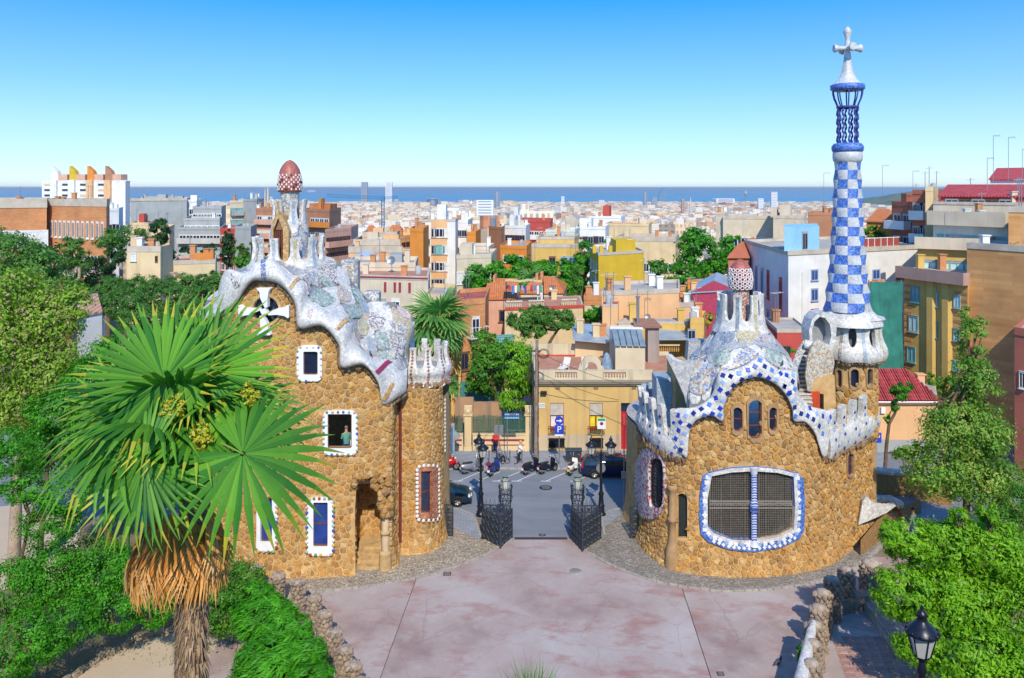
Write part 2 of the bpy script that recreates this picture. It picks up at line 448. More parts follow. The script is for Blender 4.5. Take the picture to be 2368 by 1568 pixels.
def m_slabs(name,ca,cb_,bw=.4,bh=.2):
 t=NT(name);b=t.n('TexBrick');t.l(t.coord(),b.inputs[0])
 b.inputs['Scale'].default_value=1;b.inputs['Brick Width'].default_value=bw;b.inputs['Row Height'].default_value=bh
 b.inputs['Mortar Size'].default_value=.012;b.inputs['Color1'].default_value=ca+(1,);b.inputs['Color2'].default_value=cb_+(1,)
 b.inputs['Mortar'].default_value=sc(ca,.5)+(1,)
 c=t.mix(.6,b.outputs[0],t.ramp(t.noise(.5,5),[(.3,(.78,.78,.78)),(.7,(1.1,1.1,1.1))]),'MULTIPLY')
 return t.done(c,.85)
M_PLAZA=m_plaza();M_ASPH=m_asphalt()
M_COBL=m_cobble('cobble_warm',(.34,.27,.19),(.5,.42,.31));M_COBR=m_cobble('cobble_grey',(.2,.18,.15),(.34,.31,.27))
M_PAVE=m_slabs('street_paving',(.26,.28,.32),(.32,.34,.38))
M_KERB=plain('kerb_granite',(.34,.31,.28),.85,.25,3,.02)
M_EARTH=plain('dry_earth',(.2,.16,.1),.95,.35,.4,.05)
M_IRON=plain('dark_iron',(.035,.045,.06),.45,.3,8,.01,.6)
M_SANDP=plain('sandy_path',(.52,.42,.31),.95,.12,.5,.02,fine=18)
M_GALV=plain('galvanised_steel',(.35,.37,.4),.45,.12,5,0,.7)
M_WHITEP=plain('white_paint',(.75,.75,.75),.5,.06)
#  terrain, sea, hill
TY=[(-60,18.2),(0,18.2),(29.56,0),(64,0),(100,-.5),(150,-3),(250,-14),(400,-30),(800,-58),(1500,-80),(3000,-98),(5000,-107),(6680,-109.4),(6760,-113)]
def tz(y):return float(np.interp(y,[a for a,b in TY],[b for a,b in TY]))
def m_city_ground():
 t=NT('city_ground');v=t.coord()
 c=t.ramp(t.noise(.02,6,v),[(.4,(.2,.19,.17)),(.52,(.3,.27,.22)),(.62,(.08,.12,.05))]);return t.done(c,.9)
b=MB();ys=[-60,-30,0,29.56,30,45,64,80,100,125,150,200,250,320,400,550,800,1100,1500,2200,3000,4000,5000,6000,6680,6760]
b.grid([[(xx*(abs(y)*.9+120),y,tz(y)-(.02 if 29<y<70 else 0))for xx in np.linspace(-1,1,21)]for y in ys],0,False)
me=b.mesh('ground',[M_EARTH,m_city_ground()])
for p in me.polygons:p.material_index=1 if p.center.y>150 else 0
tag(link('ground',me),kind='structure')
def m_sea():
 t=NT('sea_water');v=t.coord('Object',sv=(.0004,.002,1))
 c=t.ramp(t.noise(1,5,v),[(.3,(.05,.25,.42)),(.7,(.09,.33,.5))])
 t.bump(t.noise(1,4,t.coord('Object',sv=(.02,.06,1))),1.2,.35)
 return t.done(c,.42,0,.3)
b=MB();b.grid([[(xx*(y*1.1),y,-110)for xx in np.linspace(-1,1,9)]for y in(6000,12000,40000,300000)],0,False)
b.build('sea',m_sea(),kind='structure')
M_HILL=plain('hill_woods',(.1,.15,.07),.95,.5,.012)
b=MB();rows=[]
for j in range(14):
 t=j/13;y=4300+1900*t;row=[]
 for i in range(40):
  px=2010+700*i/39;s_=max(0,1-((px-2330)/330)**2)
  hh=(138*s_**.8*sin(pi*t)**.7+9*sin(i*1.3+j)*s_)
  row.append(((px-CX)/F*5200,y,-112+max(0,hh)))
 rows.append(row)
b.grid(rows);b.build('hill',M_HILL,kind='structure')
#  plaza, street, pavements
def flat(name,poly,z,m,thick=0,kind='structure',parent=None,label=None,cat=None):
 b=MB();P=[(p[0],p[1],z)for p in poly]
 if thick:b.prism([(p[0],p[1],z-thick)for p in poly],(0,0,thick));me_fix=True
 else:b.add(P,[tuple(range(len(P)))])
 o=b.build(name,m,parent,label,cat,kind=kind)
 fix_normals(o.data)
 if not thick and o.data.polygons[0].normal.z<0:o.data.flip_normals()
 return o
g2=lambda px,py,z=0:tuple(G(px,py,z)[:2])
Y0,YT=29.7,47.6
flat('plaza',[g2(962,1345),g2(1100,1250),(.1,YT),(3.36,YT),g2(1400,1255),g2(1571,1345),g2(1672,1660),(g2(905,1568)[0]-.7,Y0)],.05,M_PLAZA,.06)
xl=g2(905,1568)[0]
flat('plaza',[(-13.5,Y0),(xl-.735,Y0),(g2(962,1345)[0]-.035,g2(962,1345)[1]),(g2(962,1345)[0]-.5,44.5),(-13.5,44.5)],.05,M_PLAZA,.06)
xr=g2(1672,1660)
flat('plaza',[(xr[0]+.035,xr[1]),(24,31.5),(24,45),(g2(1571,1345)[0]+.5,46),(g2(1571,1345)[0]+.035,g2(1571,1345)[1])],.05,M_PLAZA,.06)
flat('road',[(-70,50.5),(70,50.5),(70,59.3),(-70,59.3)],.006,M_ASPH)
flat('road',[(.1,YT),(3.36,YT),(4.4,50.5),(-1.5,50.5)],.006,M_ASPH)
flat('road',[(27,59.3),(60,59.3),(60,90),(38,90)],.006,M_ASPH)
flat('far_pavement',[(-70,59.45),(28,59.45),(36,80),(-70,80)],.13,M_PAVE,.13)
def arc(cx,cy,r,a0,a1,n):return[(cx+r*cos(radians(a0+(a1-a0)*k/n)),cy+r*sin(radians(a0+(a1-a0)*k/n)))for k in range(n+1)]
def kerb(line,z,w=.16,h=.14,step=.55,parent=None,m=None,mess=.02,name='kerb_stone'):
 L=[Vector((p[0],p[1],0))for p in line];acc=0;R=random.Random(int(len(line)*13+abs(line[0][0])*7));out=[]
 pts=[];
 for a,c in zip(L[:-1],L[1:]):
  n=max(1,int((c-a).length/.1))
  for i in range(n):pts.append(a+(c-a)*i/n)
 pts.append(L[-1]);i=0
 while i<len(pts)-2:
  j=min(len(pts)-1,i+max(2,int(step*R.uniform(.75,1.25)/.1)));a,c=pts[i],pts[j];d=c-a
  if d.length<.12:break
  b=MB();M=Matrix.Translation((a+c)/2+Vector((0,0,z)))@Matrix.Rotation(atan2(d.y,d.x)+R.uniform(-1,1)*mess,4,'Z')
  l=d.length/2-.012;e=R.uniform(-1,1)*mess
  b.bbox((-l,-w/2+e,-.06),(l,w/2+e,h+R.uniform(-1,1)*mess*.5),.02,0,M)
  out.append(b.build(name,m or M_KERB,parent));i=j
 return out
cl=[(-17,51.8)]+[(-6,51.9)]+arc(-4.3,50.0,2.0,85,8,8)+[(-1.9,47.9)]
PAVL=flat('pavement',cl+[(-1.9,47.3),(-17,47.3)],.12,M_PAVE,.12)
kerb(cl[1:],.0,.18,.135,.8,PAVL)
cr=[(5.6,47.9)]+arc(7.6,50.0,2.0,172,95,8)+[(11,51.9),(30,51.9)]
PAVR=flat('pavement',cr+[(30,47.3),(5.6,47.3)],.12,M_PAVE,.12)
kerb(cr[:-1],.0,.18,.135,.8,PAVR)
FK=flat('far_kerb',[(-70,59.3),(28,59.3),(28,59.44),(-70,59.44)],.02,M_KERB,.02)
kerb([(-5.5,59.37),(11,59.37)],.0,.15,.145,.9,FK)
for px in(1060,1105,1150,1195,1262,1330):
 a,c=G(px,1113,0),G(px+52,1091,0)
 d=(c-a).normalized()*.035;n=Vector((-d.y,d.x,0))
 flat('road_marking',[(a+n)[:2],(a-n)[:2],(c-n)[:2],(c+n)[:2]],.011,M_WHITEP)
 e=G(px,1113,0);flat('road_marking',[(e.x-.35,e.y-.05),(e.x+.35,e.y-.05),(e.x+.35,e.y+.05),(e.x-.35,e.y+.05)],.014,M_WHITEP)
b=MB()
for k in range(2):flat('road_marking',[(31+k*9,61),(31.2+k*9,61),(40.2+k*9,86),(40+k*9,86)],.011,M_WHITEP)
kl=[g2(*p)for p in((560,1400),(650,1382),(740,1371),(830,1362),(900,1350),(1000,1331),(1060,1310),(1110,1290),(1150,1270),(1186,1250))]
KL=[tuple(p)for p in catmull(kl,50)]
APL=flat('pebble_apron',KL+[(.05,47.25),(-2,47.3),(-4.5,50),(-18,50),(-18,kl[0][1])],.128,M_COBL,.128)
kerb(KL,.0,.17,.14,.42,APL,None,.04)
kr=[g2(*p)for p in((1335,1262),(1380,1292),(1440,1322),(1520,1348),(1610,1364),(1700,1370),(1800,1364),(1900,1346),(1960,1322),(2010,1290),(2040,1262),(2080,1225))]
KR=[tuple(p)for p in catmull(kr,60)]
APR=flat('pebble_apron',KR+[(25,52),(7,51),(4.5,47.3)],.128,M_COBR,.128)
kerb(KR,.0,.17,.14,.5,APR,None,.03)
b=MB();b.box((.15,47.42,.02),(3.3,47.72,.058))
dg=b.build('drain_channel',M_IRON,None,'long narrow iron drain grate across the gateway threshold','drain')
for k in range(40):
 b=MB();b.box((.18+k*.078,47.44,.058),(.22+k*.078,47.70,.072));b.build('grate_bar',plain('rust_iron',(.12,.05,.04),.7),dg)
def cover(px,py,rx,z,label,square=False,m=None):
 c=G(px,py,z);b=MB();r=rx*c.y/F
 if square:b.bbox((c.x-r,c.y-r,z-.02),(c.x+r,c.y+r,z+.012),.01)
 else:b.lathe([(0,z+.02),(r*.86,z+.02),(r*.88,z+.012),(r,z+.012),(r,z-.02)][::-1],(c.x,c.y,0),24)
 o=b.build('manhole_cover' if not square else 'drain_cover',m or M_IRON,None,label,'cover')
 bb=MB()
 for k in range(5):
  w=r*.7*(1 if square else sqrt(max(.1,1-((k-2)/3)**2)))
  bb.box((c.x-w,c.y+(k-2)*r*.3-r*.05,z+.012),(c.x+w,c.y+(k-2)*r*.3+r*.05,z+.03))
 bb.build('tread_plate',M_GALV,o)
cover(1331,1322,15,.05,'round grey manhole cover in the plaza beyond the gates, right of centre',m=M_KERB)
cover(1262,1128,15,.006,'round iron manhole cover in the middle of the street')
cover(1254,1237,8,.006,'small round iron cover on the asphalt just outside the gateway')
cover(1034,1327,9,.05,'small rusty square drain cover against the left kerb',True,plain('rust_iron',(.12,.05,.04),.7))
cover(1666,1558,8,.05,'small square cover at the bottom edge of the plaza',True)
GP=flat('garden_path',[g2(*p)for p in((150,1590),(230,1530),(330,1478),(420,1460),(480,1462),(560,1500),(600,1600))],.015,M_SANDP)
flat('garden_path',[g2(*p)for p in((-60,1380),(-60,1180),(90,1160),(190,1200),(170,1330))],.015,M_SANDP)
kerb([tuple(q)for q in catmull([g2(*p)for p in((120,1600),(225,1532),(330,1476),(420,1458),(485,1460),(565,1500),(610,1600))],40)],0,.22,.2,.4,GP,plain('edging_rock',(.42,.34,.25),.95,.35,5,.04),.12,'edging_stone')
TW=flat('tiled_walk',[g2(*p)for p in((1900,1620),(1935,1500),(1985,1430),(2090,1440),(2170,1620))],.03,plain('mortar_grey',(.3,.27,.25),.9),.03)
M_TERRA=stonemat('terracotta_tile',[(.36,.2,.17),(.42,.25,.22),(.33,.22,.2),(.45,.29,.24)],3)
tm=None
for i in range(9):
 for j in range(9):
  x,y=14.3+i*.47+j*.1,33.2+j*.47
  if not inpoly(np.array([(x,y)]),[g2(*p)for p in((1900,1620),(1935,1500),(1985,1430),(2090,1440),(2170,1620))])[0]:continue
  if tm is None:
   b=MB();b.bbox((-.22,-.22,0),(.22,.22,.035),.012);tm=b.mesh('paving_tile',[M_TERRA])
  o=link('paving_tile',tm,TW,Vector((x,y,.03))-origin(TW),(random.uniform(-.01,.01),0,random.uniform(-.02,.02)))
#  shared pavilion materials
M_MORT=plain('wall_mortar',(.55,.35,.15),.95,.25,2,.02)
M_STONE=stonemat('ochre_rubble',[(.5,.28,.09),(.36,.19,.065),(.58,.36,.13),(.28,.16,.065),(.6,.42,.2),(.44,.26,.1),(.52,.27,.07),(.36,.23,.12)],7)
M_STOND=stonemat('brown_ledge_stone',[(.2,.13,.08),(.28,.18,.11),(.34,.24,.14)],5)
M_DRESS=stonemat('dressed_stone',[(.48,.33,.16),(.52,.36,.18),(.42,.28,.14)],3)
WH=[(.8,.78,.73),(.7,.7,.68),(.84,.82,.77),(.6,.6,.6),(.76,.73,.68)]
M_WHM=mosaic('white_mosaic',WH,6,(.46,.45,.43),.06)
M_WHS=mosaic('white_small_mosaic',WH,9,(.48,.47,.45),.06)
M_GREYM=mosaic('grey_mosaic',[(.42,.46,.52),(.5,.53,.57),(.36,.4,.46),(.6,.62,.64)],11)
M_BLUGR=mosaic('blue_grey_mosaic',[(.3,.42,.56),(.38,.48,.6),(.45,.55,.66)],11)
M_SPK=mosaic('speckled_mosaic',[(.6,.58,.5),(.7,.68,.6),(.3,.33,.42),(.5,.35,.18),(.75,.72,.68),(.2,.28,.45)],10)
M_GRN=mosaic('green_mosaic',[(.42,.52,.44),(.5,.58,.5),(.3,.42,.36),(.62,.64,.58),(.2,.32,.3)],9)
M_BRN=mosaic('brown_mosaic',[(.55,.45,.38),(.62,.53,.45),(.42,.28,.22),(.7,.65,.58)],10)
M_DKS=mosaic('dark_speckled_mosaic',[(.75,.73,.7),(.25,.13,.13),(.68,.62,.55),(.3,.28,.36),(.7,.7,.68)],10)
M_OCH=mosaic('ochre_mosaic',[(.6,.3,.05),(.66,.38,.08),(.5,.22,.05),(.7,.48,.18)],10)
M_OCL=mosaic('cream_ochre_mosaic',[(.68,.6,.36),(.62,.55,.33),(.72,.68,.5),(.55,.42,.2)],9)
M_MUL=mosaic('colour_mosaic',[(.62,.62,.62),(.2,.3,.6),(.6,.36,.14),(.66,.66,.6),(.34,.45,.5),(.7,.6,.5),(.16,.22,.5)],9)
M_BLUM=mosaic('cobalt_mosaic',[(.02,.12,.6),(.04,.19,.7),(.1,.3,.78),(.03,.09,.48)],9,(.2,.25,.4))
M_PNK=mosaic('pink_mosaic',[(.66,.5,.48),(.7,.62,.58),(.52,.36,.4),(.6,.6,.6)],9)
M_REDM=mosaic('red_mosaic',[(.42,.08,.05),(.5,.12,.08),(.36,.06,.05)],14,(.4,.25,.2),.05)
M_REDW=mosaic('red_white_mosaic',[(.5,.08,.04),(.6,.14,.06),(.7,.62,.55),(.48,.1,.06),(.1,.26,.2),(.66,.6,.55)],10,(.5,.45,.4))
M_REDF=mosaic('white_red_chip_mosaic',[(.66,.64,.68),(.32,.04,.08),(.7,.68,.7),(.42,.08,.1),(.6,.6,.66)],9,(.5,.45,.48))
M_GLASS=None
def m_glass(name,col):
 t=NT(name);c=t.ramp(t.noise(.8,3),[(.3,sc(col,.5)),(.7,sc(col,1.5))]);m=t.done(c,.08,0,.8);MATS[name]=m;return m
M_GLASS=m_glass('dark_glass',(.015,.025,.06));M_GLAZB=m_glass('blue_glass',(.02,.05,.22))
M_WOODR=plain('red_brown_wood',(.14,.05,.03),.5,.25,6)
M_DARKIN=plain('dark_interior',(.02,.02,.025),.9)
ROCKS=[]
for k in range(6):
 b=MB();R=np.random.default_rng(k+50);rows=[]
 b.ball((0,0,0),.5,6,3,0,(1,1,1),False)
 b.v=[tuple(np.array(p)*R.uniform(.75,1.2)*np.array([1,.9,1.1]))for p in b.v]
 ROCKS.append(b.mesh('ledge_stone',[M_STOND]))
def rock_row(parent,pts,size,name='ledge_stone',meshes=None,jit=.3,seed=3,elong=1.6):
 R=random.Random(seed);o0=origin(parent)
 for p in pts:
  s_=size*R.uniform(.7,1.25)
  link(name,R.choice(meshes or ROCKS),parent,Vector(p)-o0+Vector([R.uniform(-1,1)*size*jit*.4 for _ in range(3)]),(R.uniform(-.4,.4),R.uniform(-.4,.4),R.uniform(0,6)),(s_,s_*.9,s_*elong))
def wmap(path,off=0.0,flare=.35,fh=.7,z0=0):
 def f(u,v):
  p,n=path.at(u);q=off+flare*exp(-max(0,v-z0)/fh)
  return Vector((p.x+n.x*q,p.y+n.y*q,v)),n
 return f
def U(path,pts,off=0):return[path.uv(x,y,off)for x,y in pts]
def rrect(x0,y0,x1,y1,r,n=4):
 out=[]
 for cx,cy,a in((x1-r,y1-r,0),(x0+r,y1-r,90),(x0+r,y0+r,180),(x1-r,y0+r,270)):
  for k in range(n+1):t=radians(a+90*k/n);out.append((cx+r*cos(t),cy+r*sin(t)))
 return out
def grow(poly,d):
 a=np.array(poly);c=a.mean(0);v=a-c;l=np.linalg.norm(v,axis=1)[:,None];return[tuple(p)for p in c+v*(l+d)/l]
def window(parent,path,sur,opn,msur,mframe=None,mglass=None,bars=(1,1),off=.14,flare=.35,depth=.32,label=None,glass=True,fw=.06):
 """sur/opn in photo columns and rows; bars = (vertical, horizontal) divisions"""
 so,oo=U(path,sur),U(path,opn);f=wmap(path,off,flare)
 b=MB();sheet(b,so,[oo],f,depth,.16);w=b.build('window',msur,parent,label)
 mf=mframe or M_WOODR;a=np.array(oo);inner=grow(oo,-fw);f2=wmap(path,off-.16,flare)
 b=MB();sheet(b,oo,[inner],f2,.06,.2,0,False);b.build('frame',mf,w)
 f3=wmap(path,off-.17,flare);mn,mx=a.min(0),a.max(0)
 for k in range(1,bars[0]):
  u=mn[0]+(mx[0]-mn[0])*k/bars[0];q=fw*.45;b=MB()
  sheet(b,[(u-q,mn[1]+fw*.6),(u+q,mn[1]+fw*.6),(u+q,mx[1]-fw*.6),(u-q,mx[1]-fw*.6)],[],f3,.04,.3,0,False);b.build('glazing_bar',mf,w)
 for k in range(1,bars[1]):
  v=mn[1]+(mx[1]-mn[1])*k/bars[1];q=fw*.45;b=MB()
  sheet(b,[(mn[0]+fw*.6,v-q),(mx[0]-fw*.6,v-q),(mx[0]-fw*.6,v+q),(mn[0]+fw*.6,v+q)],[],f3,.04,.3,0,False);b.build('glazing_bar',mf,w)
 if glass:
  b=MB();sheet(b,oo,[],wmap(path,off-.19,flare),0,.4,0,False);b.build('pane',mglass or M_GLASS,w)
 return w,so,oo
DISC={}
def disc_mesh(m,r=.1):
 k=(m.name,r)
 if k not in DISC:
  b=MB();b.lathe([(r,0),(r,.03),(r*.75,.045),(0,.05)],(0,0,0),10);DISC[k]=b.mesh('ceramic_disc',[m])
 return DISC[k]
def discs(parent,path,px_pts,mats,r=.1,off=.16,flare=.35,name='ceramic_disc'):
 o0=origin(parent)
 for k,(x,y)in enumerate(px_pts):
  u,v=path.uv(x,y);p,n=wmap(path,off,flare)(u,v)
  o=link(name,disc_mesh(mats[k%len(mats)],r),parent,p-o0);o.rotation_euler=n.to_track_quat('Z','Y').to_euler()
class Surf:
 """a lofted roof surface through rows of (px,py,Y); can be searched by photo position"""
 def __init__(s,rows,ns=160,nt=60,world=False):
  R=[[W(*p)for p in r]if not world else[Vector(p)for p in r]for r in rows]
  R=[np.array(catmull([tuple(p)for p in r],ns))for r in R]
  cols=[np.array(catmull([tuple(r[k])for r in R],nt))for k in range(ns)]
  s.g=np.array(cols).transpose(1,0,2);s.ns,s.nt=ns,nt
  s.px=CX+s.g[...,0]/s.g[...,1]*F;s.py=HY-(s.g[...,2]-H)/s.g[...,1]*F
 def P(s,a,t):
  i=min(max(t,0),1)*(s.nt-1);k=min(max(a,0),1)*(s.ns-1);i0,k0=min(int(i),s.nt-2),min(int(k),s.ns-2);fi,fk=i-i0,k-k0
  g=s.g;return Vector(g[i0,k0]*(1-fi)*(1-fk)+g[i0+1,k0]*fi*(1-fk)+g[i0,k0+1]*(1-fi)*fk+g[i0+1,k0+1]*fi*fk)
 def N(s,a,t):
  e=.008;n=(s.P(a+e,t)-s.P(a-e,t)).cross(s.P(a,t+e)-s.P(a,t-e));return n.normalized()if n.length>1e-9 else Vector((0,0,1))
 def find(s,px,py,t0=0,t1=1):
  i0,i1=int(t0*(s.nt-1)),int(t1*(s.nt-1))+1
  d=(s.px[i0:i1]-px)**2+(s.py[i0:i1]-py)**2+s.g[i0:i1,:,1]*.3
  k=int(np.argmin(d));i,j=divmod(k,s.ns);return(j/(s.ns-1),(i+i0)/(s.nt-1))
 def map(s,off=.03):
  def f(a,t):
   n=s.N(a,t);return s.P(a,t)+n*off,n
  return f
 def mesh(s,b,i0=0,i1=None,mi=0):
  i1=s.nt if i1 is None else i1;return b.grid([[tuple(p)for p in s.g[i]]for i in range(i0,i1)],mi)
def smooth_poly(P,n=3):return[tuple(p)for p in catmull(P,len(P)*n,True)]
def patch(parent,S,pxpoly,m,name='mosaic_panel',off=.035,t0=0,t1=1,sm=True,label=None):
 """a raised panel on a surface, traced in the photo's columns and rows"""
 P=smooth_poly(pxpoly)if sm else pxpoly
 st=[S.find(x,y,t0,t1)for x,y in P]
 q=[st[0]]
 for p in st[1:]:
  if abs(p[0]-q[-1][0])+abs(p[1]-q[-1][1])>.004:q.append(p)
 if len(q)<3:return None
 b=MB()
 try:sheet(b,q,[],S.map(off),off*.9,.03,back=False)
 except Exception:return None
 return b.build(name,m,parent,label)
def merlon_ring(parent,cen,rf,z0,hb,hp,n,pw,mats,a0=0,thick=.22,strip=None,scal=.2,part='merlon',rim=None,sel=None,rx=1.0):
 """crown of upright fingers with rounded gaps; rf(v) is the radius at height v above z0"""
 Rm=rf(hb)
 for k in range(n):
  if sel is not None and k not in sel:continue
  a=a0+2*pi*k/n;w=pi*Rm/n*.998;q=w*pw
  hr=(hp-hb)*.45
  R_=[(w,scal),(w,hb)]+[(w-(w-q)*sqrt(max(0,1-(1-t)**2)),hb+hr*t)for t in(.04,.12,.25,.45,.7,1)]+[(q*.96,hb+(hp-hb)*.75),(q*1.06,hp-.05),(q*.95,hp)]
  poly=R_+[(-x,y)for x,y in R_[::-1]]+([(-w*.5,scal*.25),(0,0),(w*.5,scal*.25)]if scal else[])
  def f(u,v):
   t=a+u/Rm;d=Vector((cos(t),sin(t),0));return Vector((cen[0]+d.x*rf(v)*rx,cen[1]+d.y*rf(v),z0+v)),d
  g=lambda u,v:f(-u,v)
  b=MB();sheet(b,[(-x,y)for x,y in poly][::-1],[],lambda u,v:(f(u,v)[0],f(u,v)[1]),thick,.16)
  mo=b.build(part,mats[0],parent)
  if strip:
   sm=strip[k%len(strip)]
   if sm is not None:
    b=MB();s_=q*.42
    sheet(b,[(-s_,hp*.02+scal),(s_,hp*.02+scal),(s_,hp-.08),(-s_,hp-.08)],[],lambda u,v:(f(u,v)[0]+f(u,v)[1]*.02,f(u,v)[1]),.03,.14,back=False)
    b.build('mosaic_strip',sm,mo)
#  left pavilion (porter's lodge)
LP=thing('stone_pavilion','tall rubble stone pavilion with wavy mosaic roof and red dotted dome left of the gateway','pavilion',(-10,47,0))
def wp(px,Y):return((px-CX)/F*Y,Y)
PL=Path([(-20,49),wp(478,45.6),wp(505,44.4),wp(560,43.4),wp(650,42.9),wp(740,42.9),wp(815,43.15),wp(870,43.5),wp(902,43.9),wp(909,44.3),wp(912,45.0),wp(922,45.6),wp(950,45.55),wp(985,45.8),wp(1013,46.8),wp(1030,48.2),(-3.95,50),(-4.6,51.6),(-8,53.5),(-13,54),(-19,53)],900)
uL,uT=PL.u_of(485),PL.u_of(1028)
def top_l(px):
 xs=[478,506,535,547,577,604,640,667,684,692,718,745,769,785,792,816,840,864,876,886,912,1040]
 ys=[740,732,717,681,654,648,654,677,708,750,748,756,776,803,838,841,846,866,890,915,905,903]
 return float(np.interp(px,xs,ys))
tops=[PL.uv(x,top_l(x)-3)for x in range(484,1029,6)]
tops=[p for i,p in enumerate(tops)if i==0 or p[0]>tops[i-1][0]+.02]
u_end=tops[-1][0];zT=tops[-1][1]
outer=[(tops[0][0],-.1),(u_end,-.1)]+tops[::-1]
porch=[(822,1330),(821,1250),(821,1180),(824,1130),(832,1108),(848,1099),(864,1101),(874,1120),(880,1160),(884,1200),(886,1330)]
porch=U(PL,porch);porch=[(u,max(v,-.04))for u,v in porch]
ops={'a':rrect(702,812,735,866,4),'b':rrect(758,956,813,1036,4),'c':rrect(726,1160,758,1262,2),'d':rrect(604,1148,632,1251,2),'e':rrect(973,1088,995,1184,2)}
circ=ringpoly(616.5,716.5,30,32,20)
hol=[U(PL,o)for o in ops.values()]+[porch,U(PL,circ)]
b=MB();sheet(b,outer,hol,wmap(PL),.35,.3)
LW=b.build('wall',M_MORT,LP)
b=MB();L2=PL.L+tops[0][0];us=np.linspace(u_end,L2,60)
b.grid([[tuple(wmap(PL)(u%PL.L,v)[0])for u in us]for v in(-.1,.3,.8,1.5,4,8.5)]);b.build('rear_wall',M_MORT,LP)
surr={'a':rrect(688,798,746,881,14),'b':rrect(747,948,827,1051,16),'c':rrect(712,1149,772,1282,14),'d':rrect(596,1146,643,1272,14),'e':rrect(965,1078,1008,1198,3)}
sh=[grow(U(PL,s),.02)for s in surr.values()]+[grow(porch,.06),U(PL,ringpoly(616.5,716.5,31,33,16))]
pa=[(p[0]+.01,p[1])for p in tops]
stones(LW,[(tops[0][0],.02),(u_end,.02)]+[(u,v+.1)for u,v in tops[::-1]],sh,wmap(PL),.31,.022,.06,M_STONE,300,seed=4)
b=MB();sheet(b,U(PL,ringpoly(616.5,716.5,36,38,28)),[U(PL,circ)],wmap(PL,.1),.4,.2);cw=b.build('round_window',M_DRESS,LP)
b=MB();sheet(b,U(PL,circ),[],wmap(PL,-.18),0,.4,0,False);b.build('pane',M_GLASS,cw)
cr_=[]
for k in range(4):
 a=radians(90*k)
 for(l,w)in((11,8.5),(30,7.5),(46,10),(54,15.5),(55.5,13),(55.5,-13),(54,-15.5),(46,-10),(30,-7.5)):
  cr_.append((616.5+l*cos(a)-w*sin(a)*1,718.5+(l*sin(a)+w*cos(a))*.98))
uvc=U(PL,cr_)
def cmap(u,v):
 p,n=wmap(PL,.34)(u,v);c=uvc;return p+n*.0,n
b=MB();sheet(b,uvc[::-1],[],cmap,.3,.11);cx_=b.build('cross',plain('white_stucco',(.78,.79,.8),.6,.06,3,.02),cw)
CCOL=[plain('disc_red',(.45,.05,.03),.3),plain('disc_blue',(.05,.12,.5),.3),plain('disc_green',(.12,.3,.18),.3),plain('disc_yellow',(.6,.45,.12),.3),plain('disc_pink',(.6,.4,.38),.3),plain('disc_teal',(.3,.5,.45),.3),plain('disc_white',(.75,.73,.7),.3),plain('disc_brown',(.25,.18,.12),.3)]
M_STUC=MATS['white_stucco']
wa,_,_=window(LP,PL,surr['a'],ops['a'],M_STUC,label='white rimmed upper window',bars=(1,1))
wb,_,_=window(LP,PL,surr['b'],ops['b'],M_STUC,label='white rimmed open window with a visitor inside',glass=False)
wc,_,_=window(LP,PL,surr['c'],ops['c'],M_STUC,bars=(1,2),mglass=M_GLAZB,fw=.1)
wd_,_,_=window(LP,PL,surr['d'],ops['d'],M_STUC,bars=(1,2),mglass=M_GLAZB,fw=.1)
we,_,_=window(LP,PL,surr['e'],ops['e'],mosaic('terracotta_frame',[(.4,.13,.06),(.48,.17,.08),(.34,.1,.05)],5,(.6,.45,.35),.03),bars=(1,2),fw=.08)
def ringpts(x0,y0,x1,y1,n):
 P=rrect(x0,y0,x1,y1,10,3);P=[np.array(p,float)for p in P];P.append(P[0]);d=[np.linalg.norm(b_-a_)for a_,b_ in zip(P[:-1],P[1:])];T=sum(d);out=[]
 for k in range(n):
  s_=T*k/n;i=0
  while s_>d[i]:s_-=d[i];i+=1
  out.append(tuple(P[i]+(P[i+1]-P[i])*s_/max(d[i],1e-6)))
 return out
discs(wc,PL,ringpts(711,1150,771,1279,32),[CCOL[i]for i in(1,4,6,3,2,0,5,7,6,3,2,1,4,5)],.085)
discs(wd_,PL,[p for p in ringpts(596,1148,643,1272,28)if p[0]>600],[CCOL[i]for i in(0,5,2,4,3,6,1)],.085)
discs(we,PL,ringpts(964,1075,1010,1201,34),[CCOL[6]],.1)
discs(wa,PL,ringpts(689,801,744,879,18),[CCOL[i]for i in(4,6,6,1,2)],.06,.15)
discs(wb,PL,ringpts(749,951,825,1049,26),[CCOL[i]for i in(5,4,2,3,7,1)],.07,.15)
discs(LP,PL,[(1026,y)for y in range(925,1048,9)],[CCOL[6]],.1,.08)
b=MB();sheet(b,U(PL,[(588,913),(642,914),(652,930),(590,929)])[::-1],[],wmap(PL,.75),.8,.3);b.build('ledge',M_STUC,LP)
NP=Path([wp(821,43.3),wp(822,44.4),wp(829,46.0),wp(862,46.6),wp(896,46.2),wp(893,45.0),wp(887,43.7)],200,False)
nz=4.8
b=MB();nd=[(0,-.05),(NP.L,-.05),(NP.L,nz+.4),(0,nz+.4)];sheet(b,nd,[],wmap(NP,0,0),.2,.4);nw=b.build('porch_wall',M_MORT,LP)
stones(nw,[(0.05,0),(NP.L-.05,0),(NP.L-.05,nz),(.05,nz)],[],wmap(NP,0,0),.42,.03,.07,M_STONE,60,name='porch_stone',seed=9)
b=MB();b.box((wp(818,44)[0],43.6,nz),(wp(900,44)[0],47,nz+.2));b.build('porch_ceiling',M_MORT,LP)
